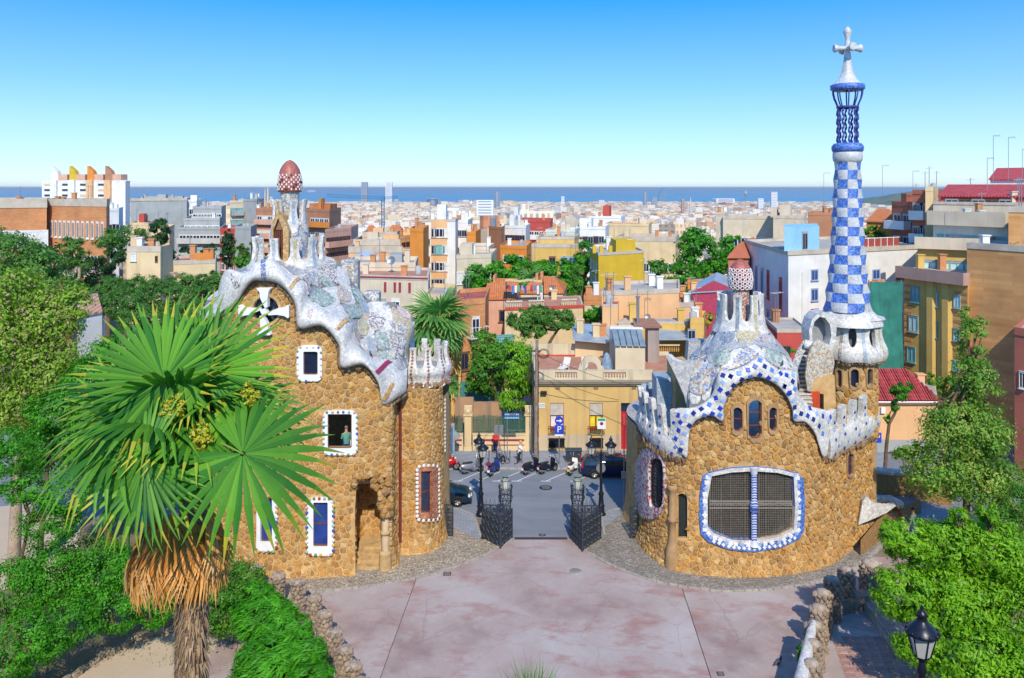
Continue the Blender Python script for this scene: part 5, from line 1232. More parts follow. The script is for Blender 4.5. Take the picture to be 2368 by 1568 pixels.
for i in range(4):
 b=MB();u=f.L*(.155+i*.215);M=Matrix.Translation(f.at(u,0))@Matrix.Rotation(f.rot,4,'Z');b.box((-1.8,-1.4,-60),(1.8,0,zt_+.8),0,M);b.build('stair_shaft',(w_white,w_white,w_peach,w_peach)[i],T)
 b=MB();M=Matrix.Translation(f.at(u,zt_+.8))@Matrix.Rotation(f.rot,4,'Z');b.box((-1,.2,0),(7,6,3.1),0,M);b.build('roof_hut',w_pink,T)
 b=MB();b.prism([M@Vector(p)for p in((-1.9,0,0),(-1.9,0,8.6-1),(1.2,0,5),(2,0,3),(2,0,0))],f.n*-3);o=b.build('stair_cap',(w_white,w_must,w_orange,w_brown)[i],T);fix_normals(o.data)
bld('large blank grey party wall block with a sloped end below the sea',(302,205),(432,212),(5,20),464,w_grey,cap=.6,hutch=[(.2,.9,.3,.7,1,w_grey)])
bld('pale block beside the blank grey wall with roof huts',(432,214),(455,214),(5,20),466,w_white,wins=[('f',1,3,2,3.4,1.4,1.5,'white',.1,.9)])
for k,(x0,x1,y,Y,lab)in enumerate(((446,512,482,180,'top tier of grey stepped flats with glass rail'),(425,508,509,172,'middle tier of grey stepped flats with planted balconies'),(412,512,530,165,'lowest tier of grey stepped flats above the cypresses'))):
 bld(lab,(x0,Y),(x1,Y),(4,16),y,w_grey,wins=[('f',6,2,1.2,3.0,1.5,1.5,('white','teal','grey'),.03,.97)],bal=[('f',2,2.8,3.0,0,1,.9,wallmat('render_light',(.5,.5,.48)),True)])
bld('tall grey flats with curved gable and green balconies',(532,195),(562,197),(6,20),468,w_beige,wins=[('f',2,5,1.5,2.9,1.6,1.6,'teal',.05,.95)],bal=[('f',5,3.1,2.9,0.02,.98,.8,w_grey,True)])
bld('blank grey gable wall of tall flats left of the red dome',(562,197),(594,194),(6,20),464,w_grey)
bld('small red and white flats behind the cypress',(509,160),(543,158),(4,12),532,w_red,wins=[('f',3,3,1,2.8,1.0,1.4,'white',.05,.95)])
bld('grey house beside small red flats',(543,158),(580,156),(4,12),528,w_grey)
bld('red brown flats with white balcony bands left of the vent tower',(592,172),(634,170),(3,14),486,w_brown,wins=[('f',3,5,1.2,3.0,1.4,1.5,('white','shut'),.05,.95)],bal=[('f',5,2.9,3.0,0,1,.7,w_pink,True)])
bld('tall orange brown flats with stacked balconies right of the vent tower',(700,170),(762,164),(8,14),487,w_brown,wins=[('f',4,7,1.5,2.9,1.5,1.6,('white','shut','grey'),.3,.98)],bal=[('f',7,3.2,2.9,.35,1,1.0,w_orange,True)],hutch=[(.5,.6,.2,.5,2.6,w_orange),(.1,.9,.3,.9,1.4,M_TILE)])
bld('pink flats with long pink balconies',(752,150),(812,158),(5,14),536,w_pink,wins=[('f',6,4,1.2,2.9,1.3,1.5,'brown',.03,.97)],bal=[('f',4,2.9,2.9,0,1,.9,w_pink,True)],roofm=r_grey)
for k,(x0,x1,y,Y,lab)in enumerate(((838,918,548,140,'upper tier of salmon terraced flats with hipped penthouses'),(818,925,566,134,'middle tier of salmon terraced flats with awnings'),(806,930,583,128,'lower tier of salmon terraced flats with a yellow awning'))):
 T,fs,zt_=bld(lab,(x0,Y),(x1,Y),(4,14),y,w_peach,wins=[('f',7,2,.9,3.0,1.4,1.6,('brown','white','teal'),.03,.97)],bal=[('f',2,2.7,3.0,-.02,1.02,1.0,w_pink,True)],cap=.9)
 if k==2:b=MB();f=fs['f'];M=Matrix.Translation(f.at(6.8,zt_-1))@Matrix.Rotation(f.rot,4,'Z');b.prism([M@Vector(p)for p in((0,-.1,0),(0,-1.6,-.7),(0,-1.6,-.9),(0,-.1,-.1))],f.d*4);o=b.build('awning',plain('yellow_awning',(.6,.42,.08),.8),T);fix_normals(o.data)
bld('tiled penthouse on the salmon terraced flats',(842,146),(866,146),(2,6),540,w_brown,'house',roof='hip',roofm=M_TILE,rise=1.4)
bld('right hand tiled penthouse on the salmon terraced flats',(892,146),(930,146),(2,6),542,w_peach,'house',roof='hip',roofm=M_TILE,rise=1.6)
bld('right wing of the salmon flats in stacked balconies',(925,129),(949,132),(3,12),552,w_peach,bal=[('f',5,2.4,2.8,-.05,1.0,.9,w_peach,True)],wins=[('f',2,5,.7,2.8,1.2,1.5,'brown',.1,.95)])
bld('bright orange blank party wall beside the salmon flats',(948,128),(979,127),(3,12),534,w_orange)
T,fs,zt_=bld('slim white and peach flats with a glazed middle bay',(973,142),(1053,142),(3,12),511,w_white,wins=[('f',2,6,3.2,3.1,.8,1.1,'grey',.04,.26)],cap=.3)
f=fs['f']
b=MB();b.cbox(f.at(f.L*.53,0,.0)+Vector((0,.1,zt_/2-8+.2)),(f.L*.46,.6,zt_+16));b.build('bay_wall',w_peach,T)
b=MB();M=Matrix.Translation(f.at(f.L*.46,zt_+.3));b.box((0,.5,0),(f.L*.26,4,2.6),0,M);b.build('roof_hut',w_white,T)
f2=Face((f.P.x,f.P.y-.21),(f.P.x+f.L,f.P.y-.21),0,zt_)
for j in range(7):
 for q,w_,s_ in((.38,.9,'grey'),(.54,2.0,('white','teal','white','grey')[j%4]),(.7,.9,'shut')):win(T,f2,f.L*q,zt_-2.9-j*3.0,w_,1.6,s_)
bld('white flats with orange brick edge right of the slim peach flats',(1053,150),(1082,150),(3,12),514,w_white,wins=[('f',2,4,1.5,3.2,1,1.2,'grey',.1,.9)])
bld('narrow orange brick party wall with stepped foot',(1080,146),(1100,146),(3,10),541,w_orange)
bld('beige house with roof machines and large blind windows',(1056,112),(1136,114),(3,10),597,w_beige,'house',wins=[('f',4,1,2.0,3,1.5,1.7,('shut','white'),.02,.95)],hutch=[(.05,.4,.2,.6,1.8,w_beige)])
bld('flat grey upper floor with stained cornice behind the palm',(1062,122),(1130,122),(3,8),577,w_beige,'house')
bld('tall thin brown brick flats edge on',(1130,156),(1160,152),(3,12),528,w_brown,hutch=[(.0,.4,.2,.5,2,w_grey)])
bld('white stepped flats with little balconies',(1166,160),(1216,158),(3,12),526,w_white,wins=[('f',4,3,1.5,3,1.1,1.2,'brown',.05,.95)],hutch=[(.2,.7,.2,.6,2.4,w_white),(.4,.6,.2,.5,4,w_white)])
bld('low orange brick building with white grid windows',(1157,132),(1218,130),(3,12),573,w_orange,'house',wins=[('f',2,1,1.2,3,1.9,1.2,'white',.1,.9)])
bld('rusty red long building with white balcony rows',(1188,190),(1272,186),(3,14),512,w_red,wins=[('f',7,3,2.2,3.2,1.6,1.7,'white',.03,.97)],bal=[('f',3,4,3.2,.1,.9,.7,w_white,True)],roofm=r_red)
bld('big pale blank gable with a shallow pitched roof',(1284,165),(1357,162),(3,12),524,w_beige,roof='gablef',rise=2.6,roofm=r_grey)
bld('low glazed studios before the pale gable',(1262,150),(1330,150),(3,8),536,w_pale,'house',roofm=r_zinc,wins=[('f',4,1,.8,3,2.2,1.2,'teal',.05,.95)])
T,fs,zt_=bld('yellow villa with long cornice and pale framed windows',(1232,122),(1338,122),(3,10),571,w_yel,'villa','building',wins=[('f',1,1,1.5,3,1.0,2.4,'brown',.35,.5),('f',2,1,1.5,3,1.1,2.2,'blue',.6,.95)],cap=.5)
bld('set back top floor of the yellow villa',(1240,126),(1328,126),(3,7),552,w_yel,'villa','building',wins=[('f',2,1,1.2,3,.8,1.6,'white',.3,.9)],cap=.3)
bld('white flats with angled grey roofs above the villa',(1330,158),(1400,160),(3,12),530,w_white,wins=[('f',5,2,1.5,3,1.2,1.4,('grey','brown'),.05,.95)],hutch=[(.1,.5,.2,.6,2,w_white)])
bld('red topped white house on the city edge',(1362,200),(1436,200),(4,12),504,w_white,roofm=r_red,wins=[('f',5,2,2,3.2,1.2,1.4,'red',.05,.95)],hutch=[(.4,.6,.2,.6,3,w_red)])
bld('cream stepped house before the white city',(1400,178),(1500,176),(3,12),521,w_cream,wins=[('f',4,1,2,3,.8,1.1,'white',.3,.9)],roofm=r_red)
T,fs,zt_=bld('long cream building with a plain frieze and six windows',(1424,152),(1562,150),(3,10),556,w_cream,wins=[('f',7,1,4.2,3,1.4,1.7,'white',.25,.98)],roofm=r_terr,cap=.8)
T,fs,zt_=bld('mustard yellow block with blank wall and roof room',(1384,104),(1489,108),(-4.5,10),589,w_must,'house',wins=[('l',3,3,1.2,2.0,1,1.3,'white',.08,.95)],hutch=[(.4,.84,.1,.6,1.7,w_must)],cap=.25)
win_px(T,fs['f'],1418,652,1430,664,'white')
for q in(1375,1391,1412):b=MB();p=W(q,588,106);b.bbox((p.x-.25,p.y,zt_),(p.x+.25,p.y+.5,zt_+1),.03);b.build('chimney',w_must,T)
bld('long beige office with two rows of white framed windows',(1672,170),(1788,168),(2,12),505,w_beige,wins=[('f',7,3,4.0,6.1,1.6,1.9,'white',.02,.98)],cap=.6)
bld('beige wing of the long office with small roof tower',(1788,160),(1860,158),(2,12),504,w_beige,wins=[('f',2,2,4.6,5.6,2.6,1.6,'grey',.1,.95)],hutch=[(.2,.55,.1,.5,2.6,w_beige),(-.1,.1,.1,.5,2.0,w_beige)],cap=.5)
bld('narrow end tower of the long beige office',(1655,172),(1676,171),(2,12),495,w_beige)
bld('brown house with a flat roof behind the chequered shaft',(1868,140),(1930,140),(2,10),497,w_brown,wins=[('f',2,1,4,3,1.3,1.8,'red',.5,.95)])
T,fs,zt_=bld('coral house with tiled gable roof beyond the small dome',(1684,101),(1733,101),(6,14),594,w_coral,'house',roof='gablef',roofm=M_TILE,rise=1.7)
bld('orange house hidden behind the poplars',(1590,118),(1662,118),(2,8),655,w_orange,'house',wins=[('f',3,1,1,3,1,1.6,'white',.1,.95)])
bld('small house with clay roof left of the poplars',(1592,125),(1650,125),(3,8),640,w_orange,'house',roof='hip',roofm=M_TILE,rise=1.2)
bld('red shed wall with a corrugated pale blue roof',(1601,84),(1700,86),(1,8),675,plain('crimson_wall',(.4,.05,.1),.7),'shed','building',roof='gablef',roofm=r_zinc,rise=1.1)
cA=wp(1823,86);T,fs,zt_=bld('white block with red and blue windows and a sky blue roof room',(1823,86),(2122,95),(-21,19),588,w_white,'school_building',cap=.35,wins=[('l',1,3,2.6,4.6,1.2,3.0,'blue',.02,.1),('l',3,3,2.6,4.6,.95,3.2,('blue','blue','red','blue'),.24,.66),('l',1,3,2.9,4.6,.95,3.4,('red','blue','red'),.76,.95)])
f=fs['f']
for r in((1875,624,1891,648,'blue'),(1875,668,1891,695,'blue'),(1875,715,1891,735,'red'),(2017,624,2034,645,'blue'),(2072,624,2094,645,'red')):win_px(T,f,*r)
b=MB();b.tube([f.at(2.0,3,.1),f.at(2.0,zt_-2,.1)],.1,6);b.build('downpipe',w_white,T)
b=MB();p0,p1=f.at(-.2,zt_+.3,-.4),f.at(5.0,zt_+.3,-.4);bk=Vector((2.4,7,0));vs=[p0,p1,p1+bk,p0+bk];b.add(vs+[v+Vector((0,0,2.6))for v in vs],[(i,(i+1)%4,(i+1)%4+4,i+4)for i in range(4)]+[(4,5,6,7)]);rr_=b.build('roof_room',w_blue,T);b=MB();b.box((0,0,0),(1,1,1))
win(T,Face((p0.x,p0.y-.02),(p1.x,p1.y-.02),0,0),3.0,zt_+.32,.8,2.0,'grey')
for k in range(6):
 b=MB();M=Matrix.Translation(f.at(f.L*.56+k*1.05,zt_+.3,-.3))@Matrix.Rotation(f.rot,4,'Z');b.box((.06,0,.1),(1.0,.05,1.0),0,M);b.build('roof_screen',plain('rust_red_panel',(.34,.07,.05),.6),T)
 b=MB();b.box((-.03,-.02,0),(.05,.06,1.12),0,M);b.box((0.05,-.02,1.02),(1.05,.04,1.1),0,M);b.build('screen_frame',M_WHITEP,T)
T,fs,zt_=bld('low red building with a flat felt roof beside the cone roof',(1797,68),(1869,68),(-3.6,6),766,w_red,'house',roofm=r_grey,cap=.2);win_px(T,fs['f'],1808,800,1828,820,'brown')
T,fs,zt_=bld('dark red brick flats with white balconies on the skyline right',(2062,112),(2112,108),(4,12),473,M_BRKR,wins=[('f',2,3,1.3,3.0,1.5,1.9,'grey',.05,.95)],bal=[('f',3,3.2,3.0,-.04,.9,1.2,w_white,True)])
bld('right bay of the dark red flats with pale pier and balconies',(2110,102),(2158,100),(4,12),447,M_BRKR,wins=[('f',2,4,1.3,2.9,1.3,1.9,'grey',.1,.8)],bal=[('f',4,3.2,2.9,0,.7,1.1,w_white,True)])
bld('cream stair pier standing between the right hand flats',(2140,97),(2158,97),(2,8),440,w_cream,wins=[])
bld('small orange house with a clay hipped roof',(2004,125),(2066,122),(3,10),511,w_orange,'house',roof='hip',roofm=M_TILE,rise=1.8)
bld('white cottage wall with a ribbed orange tiled roof',(1990,72),(2028,74),(4,9),700,w_white,'house',roof='gable',roofm=M_TILE,rise=1.4)
T,fs,zt_=bld('top flats with red ribbed roofs at upper right',(2158,92),(2420,84),(5,10),470,w_beige,roofm=r_terr,cap=.2,wins=[('f',3,1,1.0,3,1.2,2.0,('red','brown'),.05,.5)])
bld('red roofed attic on the top flats',(2175,93),(2420,86),(5,9),452,w_red,'attic','building',roof='gable',roofm=M_TILER,rise=1.3,wins=[('f',5,1,.4,3,1.4,1.6,('grey','brown'),.05,.7)])
bld('highest red attic cutting the right edge',(2290,100),(2420,96),(5,9),414,w_white,'attic','building',roof='gable',roofm=M_TILER,rise=1.5)
T,fs,zt_=bld('pale green floor of the right flats under a grey parapet',(2158,84),(2330,78),(5,10),509,w_pale,cap=.2,wins=[('f',5,1,1.5,3,1.2,2.2,('teal','grey'),.05,.95)]);rail(T,fs['f'],-.2,fs['f'].L+.2,zt_-.3,.9,1.3,w_beige,True)
T,fs,zt_=bld('ochre set back floor of the right flats with a blue towel',(2122,79),(2270,76),(5,10),563,w_yel,cap=.2,wins=[('f',4,1,1.6,3,1.3,2.4,('tealshut','white','brown'),.08,.95)]);rail(T,fs['f'],-.2,fs['f'].L+.2,zt_-.3,.7,1.0,w_beige,True)
T,fs,zt_=bld('yellow corner flats with brick bands and teal blinds',(2091,74),(2238,68),(6,9),632,w_yel,cap=.2)
f=fs['f'];rail(T,f,-.3,f.L+.2,zt_-.2,.8,.9,wallmat('stained_parapet',(.42,.27,.22)),True)
for(x0,y0,x1,y1,s_)in((2107,662,2126,700,'teal'),(2102,728,2124,770,'tealshut'),(2098,800,2118,840,'teal'),(2150,672,2170,710,'tealshut'),(2148,742,2168,782,'teal'),(2145,812,2164,850,'tealshut'),(2206,682,2222,714,'tealshut'),(2205,758,2220,790,'tealshut'),(2203,832,2218,860,'teal')):win_px(T,f,x0,y0,x1,y1,s_)
for k in range(16):
 for u0,u1 in((.0,.85),(f.L*.8,f.L-.02)):
  b=MB();M=Matrix.Translation(f.at(u0,zt_-1.0-k*.62))@Matrix.Rotation(f.rot,4,'Z');b.box((0,-.03,-.26),(u1-u0,0,0),0,M);b.build('brick_band',M_BRK,T)
for u in(f.L*.38,f.L*.62):
 b=MB();M=Matrix.Translation(f.at(u,0))@Matrix.Rotation(f.rot,4,'Z');b.prism([M@Vector(p)for p in((0,0,3.2),(.2,-.32,3.2),(.8,-.32,3.2),(1.0,0,3.2))],(0,0,zt_-3.6));o=b.build('bay',w_yel,T);fix_normals(o.data)
T,fs,zt_=bld('bare brick party wall block at the right edge',(2236,68.5),(2420,63),(6,9),571,M_BRKO,cap=.4)
T,fs,zt_=bld('bare brick party wall rising behind the yellow flats',(2332,70),(2440,68),(6,9),488,M_BRKO,cap=.4)
T,fs,zt_=bld('dim red building with a white window at the right margin',(2346,58.5),(2430,56),(4,8),770,w_coral,'house');win_px(T,fs['f'],2358,858,2372,900,'white')
SB=thing('scaffold','scaffold wrapped in green debris netting beside yellow corner flats','scaffold',(W(2045,0,73).x,73,0));x0,x1=W(2012,0,72).x,W(2088,0,72).x
NETM=plain('green_netting',(.03,.2,.16),.8,.35,.8)
b=MB();b.grid([[(x0+(x1-x0)*i/14,72+.14*sin(i*1.9+z*.7),z)for i in range(15)]for z in np.linspace(2.5,W(0,652,72).z,14)]);b.build('netting',NETM,SB)
for i in range(5):
 b=MB();x=x0+(x1-x0)*i/4;b.tube([(x,72.3,0),(x,72.3,W(0,648,72).z)],.05,5);b.build('standard',M_GALV,SB)
for z in range(1,7):b=MB();b.box((x0,72.25,z*1.9),(x1,73.2,z*1.9+.08));b.build('deck',M_GALV,SB)
T,fs,zt_=bld('ochre yellow single storey shed with a red clay tile roof',(2022,62.9),(2168,62.9),(0,5.2),926,w_peach,'shed','building',zb=0.1,roof='flat',cap=.02)
z0,z1=zt_,zt_+1.9;xa,xb=W(2022,0,62.9).x-.3,W(2168,0,62.9).x+.3
b=MB();b.prism([(xa,62.6,z0),(xa,68.3,z0),(xa+1.2,65.4,z1)],(0,0,0));b=MB()
b.add([(xa,62.6,z0),(xb,62.6,z0),(xb-1.6,65.4,z1),(xa+.6,65.4,z1),(xa,68.2,z0),(xb,68.2,z0)],[(0,1,2,3),(1,5,2),(5,4,3,2),(4,0,3),(0,4,5,1)]);o=b.build('roof',M_TILER,T);fix_normals(o.data)
b=MB()
for k in range(27):
 x=xa+.12+k*.19;
 if x>xb-.1:break
 top=min(1,max(.1,(x-xa)/.6))if x<xa+.6 else min(1,max(.1,(xb-x)/1.6))
 for j in range(8):
  t0,t1=j/8*top,(j+1.1)/8*top;b.tube([(x,62.58+2.8*t0,z0+.05+1.9*t0),(x,62.58+2.8*t1,z0+.02+1.9*t1)],[.085,.07],6,0,False)
b.build('roof_tiles',M_TILER,T,kind='stuff')
b=MB();b.tube([(xa,62.5,z0-.03),(xb,62.5,z0-.03)],.07,6);b.build('gutter',M_WHITEP,T)
b=MB();b.bbox((xa+.75,62.7,z0-1.0),(xa+1.1,62.86,z0-.5),.02);b.build('meter_box',M_WHITEP,T)
b=MB();b.box((xa+.3,62.85,.13),(xb-.3,62.89,1.1));b.build('plinth',w_grey,T)
T=thing('brick_wall','red brick retaining wall along the pavement at the right edge','wall',(40,71,0));a,c=wp(2282,73),wp(2420,64);f=Face(a,c,0,4)
b=MB();b.prism([f.at(0,.1),f.at(f.L,.1),f.at(f.L,4.3),f.at(0,3.9)],f.n*-.4);o=b.build('wall',M_BRKR,T);fix_normals(o.data)
b=MB();b.prism([f.at(-.1,3.9,.12),f.at(f.L,4.3,.12),f.at(f.L,4.5,.12),f.at(-.1,4.1,.12)],f.n*-.6);o=b.build('coping',w_coral,T);fix_normals(o.data)
T=thing('park_bench','wooden slatted bench against the red brick wall','bench',G(2306,1000,.13))
bp=G(2306,1000,.13)
for k in range(4):b=MB();b.cbox((bp.x,bp.y-.1+k*.12,bp.z+.45),(1.7,.1,.04));b.build('seat_slat',plain('bench_wood',(.4,.25,.12),.6),T)
for k in range(3):b=MB();b.cbox((bp.x,bp.y+.34,bp.z+.6+k*.13),(1.7,.04,.1));b.build('back_slat',MATS['bench_wood'],T)
for s_ in(-.7,.7):b=MB();b.cbox((bp.x+s_,bp.y+.1,bp.z+.22),(.06,.45,.44));b.cbox((bp.x+s_,bp.y+.37,bp.z+.5),(.06,.06,.9));b.build('leg',M_IRON,T)
T,fs,zt_=bld('square cream house with a red roof terrace among the pines',(294,84),(371,84),(0,7),580,w_cream,'house',roofm=r_red,cap=.5,zb=0);f=fs['f']
f3=Face(wp(371,84),(wp(400,88)[0],88),0,0);b=MB();P=[wp(294,84),wp(371,84),wp(400,88),(wp(400,88)[0]-2,92)]
b.add([(x,y,0)for x,y in P[1:3]]+[(x,y,zt_+.45)for x,y in P[1:3][::-1]],[(0,1,2,3)]);b.build('side_wall',w_cream,T)
win_px(T,f,302,586,316,604,'shut');win_px(T,f,359,592,365,605,'brown')
T,fs,zt_=bld('low cream annex with an orange lattice parapet',(401,88),(498,90),(1,6),610,w_cream,'house',roofm=r_red,cap=.35,zb=0)
for k in range(9):b=MB();p=fs['f'].at(fs['f'].L*(.52+k*.045),zt_+.35,.02);b.bbox((p.x-.04,p.y,p.z-.1),(p.x+.14,p.y+.06,p.z+.75),.01);b.build('lattice_brick',w_orange,T)
b=MB();p,q=W(402,628,84),W(426,645,84)
for k in range(7):b.cbox(p.lerp(q,k/6)+Vector((0,0,-.1)),(.5,.9,.07))
b.build('outside_stairs',w_pink,T)
bld('pale small flats with a red roof hut behind the pines',(303,150),(345,150),(3,8),520,w_cream,'house',roofm=r_red,hutch=[(.4,.7,.1,.6,2,w_red)],wins=[('f',2,1,.8,3,.8,1.3,'brown',.1,.9)])
bld('cream low flats beside the dark cypress',(345,145),(392,146),(3,8),530,w_cream,'house',wins=[('f',3,1,1,3,1,1.3,'white',.1,.9)])
bld('white block standing right of the brick school',(246,170),(275,172),(3,12),487,w_white,wins=[('f',2,2,3,3.5,1.6,1.2,'grey',.3,.9)])
T,fs,zt_=bld('little white cottage with a clay roof in the left trees',(178,58),(236,60),(1,5),729,w_white,'cottage','house',roof='hip',roofm=m_tiles('faded_clay_tiles',(.48,.26,.18),(.56,.33,.24)),rise=1.1,wins=[('f',1,1,.3,3,.45,.6,'teal',.02,.2)],zb=5)
T,fs,zt_=bld('beige concrete house with maroon trim and hanging plants',(798,84),(990,82),(2,9),641,w_beige,'house',roofm=r_terr,cap=.3,zb=0)
f=fs['f']
for x in(822,891,914,926,949):b=MB();a=W(x,658,83);k_=(a.x-f.P.x)/f.d.x;M=Matrix.Translation(f.at(k_,zt_-1.4))@Matrix.Rotation(f.rot,4,'Z');b.box((-.12,-.1,0),(.12,0,1.0),0,M);b.build('maroon_stop',plain('maroon_trim',(.3,.03,.06),.6),T)
b=MB();M=Matrix.Translation(f.at(0,zt_+.05))@Matrix.Rotation(f.rot,4,'Z');b.box((0,-.14,0),(f.L,.0,.12),0,M);b.build('maroon_band',MATS['maroon_trim'],T)
for x0,x1,y0,y1,s_ in((906,925,692,760,'white'),(880,893,692,760,'grey')):win_px(T,f,x0,y0,x1,y1,s_)
bld('upper terrace block with a red gable and satellite dish',(798,90),(960,90),(2,8),616,w_beige,'house',zb=0,wins=[('f',2,1,.9,3,2.2,.8,'grey',.0,.6)],hutch=[(.62,.8,.2,.6,1.2,w_grey)])
bld('small red gabled roof house above the beige terrace',(800,100),(874,100),(2,8),608,w_red,'house',roof='gablef',roofm=plain('zinc_pale',(.55,.6,.66),.5),rise=1.0,zb=0)
bld('tall cream pier with drainpipes behind the near palm',(985,80),(1042,79),(2,9),690,w_cream,'house',zb=0,wins=[('f',1,4,2,3.2,.6,2,'brown',.6,.9)])
T,fs,zt_=bld('orange brick house with white window bays behind the palm',(1044,79),(1122,81),(2,9),706,M_BRK,'house',zb=0,wins=[('f',1,1,1.4,3,.9,2.4,'white',.62,.8),('f',2,2,4.8,3.2,.9,1.8,'brown',.2,.9)],bal=[('f',1,3.3,3,.45,1.0,.8,w_white,False)],roofm=r_red)
bld('cream corner of a house over the near pavement',(1035,70),(1066,70),(.5,8),815,w_yel,'house',zb=0,wins=[('f',1,2,2.0,3.4,.4,2.4,'brown',.55,.75)])
bld('pink rendered house with a clay roof left of the washing',(1120,88),(1192,88),(2,7),690,w_pink,'house',roof='gable',roofm=M_TILE,rise=1.3,zb=0,wins=[('f',1,1,1.3,3,1.6,1.3,'brown',.5,.9)])
bld('house with a broad clay roof and two chimneys beyond the washing',(1205,96),(1302,96),(2,8),676,w_cream,'house',roof='hip',roofm=M_TILE,rise=1.5,zb=0,hutch=[(.3,.36,.3,.45,2,M_BRK),(.42,.48,.3,.45,2.2,M_BRK)])
bld('little clay roofed house at the top of the terracotta cluster',(1136,97),(1190,97),(2,7),668,w_orange,'house',roof='gable',roofm=M_TILE,rise=.9,zb=0,hutch=[(.0,.1,.3,.6,1.4,M_BRK)])
T,fs,zt_=bld('cream house with a red banded roof terrace and washing lines',(1167,82),(1348,84),(0,7),712,w_cream,'house',roofm=r_terr,cap=.05,zb=0,wins=[('f',2,1,2.8,3,1.0,2.4,'teal',-.1,.1)]);f=fs['f']
def balusters(parent,f,u0,u1,z,n,h=.6,m=None,red=None):
 b=MB();k=('bal',h,(m or M_WHITEP).name)
 if k not in DT:
  q=MB();q.lathe([(.07,0),(.05,.08*h),(.085,.35*h),(.04,.6*h),(.05,.9*h),(.07,h)],(0,0,0),8);DT[k]=q.mesh('baluster',[m or M_WHITEP])
 for i in range(n):link('baluster',DT[k],parent,f.at(u0+(u1-u0)*(i+.5)/n,z,-.1)-origin(parent))
 M=Matrix.Translation(f.at(u0,z+h))@Matrix.Rotation(f.rot,4,'Z');b.box((0,-.05,0),(u1-u0,.25,.12),0,M);b.build('handrail',red or m or M_WHITEP,parent)
M_CRS=wallmat('stone_cream',(.66,.56,.38))
b=MB();M=Matrix.Translation(f.at(0,zt_-.3))@Matrix.Rotation(f.rot,4,'Z');b.box((0,-.06,0),(f.L,0,.35),0,M);b.build('red_band',plain('red_band',(.5,.07,.05),.7),T)
for q in(.02,.3,.72):balusters(T,f,f.L*q,f.L*(q+.2),zt_+.06,9,.5,M_CRS,M_CRS)
b=MB();a=f.at(f.L*.5,zt_,-2.5)
WL=thing('washing_line','clothes hung under a yellow awning frame on the roof terrace','washing line',(a.x-1.4,a.y,zt_));o0=Vector((a.x-3.4,a.y,zt_+.1))
for i in range(2):
 for j in range(2):b=MB();b.tube([o0+Vector((i*4,j*2,0)),o0+Vector((i*4,j*2,2.2))],.04,5);b.build('post',M_IRON,WL)
b=MB();b.grid([[o0+Vector((i*.5-.1,j*1.1-.1,2.2+.08*sin(i*1.5)))for i in range(9)]for j in range(3)]);b.build('awning',plain('yellow_canvas',(.7,.55,.2),.8),WL)
RCL=[(.5,.05,.05),(.05,.2,.55),(.7,.7,.7),(.1,.4,.2),(.5,.3,.5),(.05,.1,.3),(.6,.25,.1)]
for k in range(11):
 b=MB();x=.25+k*.34;w=.24;hh=.5+(k*7%4)*.14;b.grid([[o0+Vector((x+w*i/3,.3+.05*sin(i+z*3+k),1.75-z*hh))for i in range(4)]for z in(0,.33,.66,1)]);b.build('garment',plain('cloth_%d'%(k%7),RCL[k%7],.9),WL)
bld('pale cream long house with stepped parapet and steel flue',(1392,78),(1571,80),(1,8),681,w_peach,'house',roofm=r_grey,cap=.35,zb=0)
bld('lower right part of the pale cream long house',(1571,80.3),(1604,80.6),(1,7),708,w_peach,'house',roofm=r_grey,cap=.35,zb=0)
bld('ochre wall base strip under the pale cream long house',(1430,75.5),(1590,75.5),(1,2),746,w_yel,'house',roofm=r_grey,cap=.1,zb=0)
bld('narrow left room of the pale cream long house',(1393,76),(1429,76),(.5,4),706,w_peach,'house',roofm=r_red,cap=.1,zb=0)
bld('brown brick house with a white awning left of the ivy wall',(1350,90),(1394,90),(1,6),692,M_BRK,'house',zb=0,wins=[('f',1,1,1,3,1.2,1,'grey',.3,.7)])
bld('little yellow kiosk house with a plaque right of the grey roofs',(1597,72),(1628,72),(.5,4),746,w_yel,'house',zb=0,wins=[('f',1,1,.6,3,.7,1.5,'grey',-.02,.16)],roofm=w_yel)
def slab(label,pts,m,name='shed_roof',cat='roof',th=.15):
 b=MB();b.prism(pts,(0,0,-th));o=b.build(name,m,None,label,cat);fix_normals(o.data);return o
bld('low cream shed under grey sheet roofing behind the sun terrace',(1330,72),(1415,72),(.3,3),790,w_cream,'shed','building',zb=0,cap=.05)
slab('long dull blue metal sheet roof behind the sun terrace',[W(1322,748,77),W(1415,750,77),W(1425,793,71),W(1326,784,71)],r_zinc)
slab('blue grey sheet roof right of the brown chimney stack',[W(1520,758,76),W(1585,762,76),W(1598,783,72),W(1520,783,72)],r_zinc)
#  yellow street house with its sun terrace
w_ystr=wallmat('street_yellow',(.62,.42,.16),.35);FY=63.3
YH=thing('yellow_house','low yellow street house with a balustraded sun terrace and a red door','house',(W(1400,0,FY).x,FY,0));xa,xb=W(1233,0,FY).x,W(1600,0,FY).x;zc=5.5;yb_=72.5
M_STAIN=wallmat('stained_cream',(.62,.54,.38),.6)
yf=Face((xa,FY),(xb,FY),0,zc)
yops=[]
def yrect(x0,y0,x1,y1):a,c=W(x0,y1,FY),W(x1,y0,FY);return[(a.x-xa,a.z),(c.x-xa,a.z),(c.x-xa,c.z),(a.x-xa,c.z)]
yw_=[yrect(1272,932,1304,999.5),yrect(1363,932,1394,999.5),yrect(1436,932,1461,1040),yrect(1470,932,1494,1040)]
yg=[yrect(1269,1013,1305,1037),yrect(1366,1013,1394,1037)]
b=MB();sheet(b,[(0,0.05),(xb-xa,.05),(xb-xa,zc),(0,zc)],yw_+yg,lambda u,v:(Vector((xa+u,FY,v)),Vector((0,-1,0))),.3,1.0,0,False);wl_=b.build('wall',w_ystr,YH)
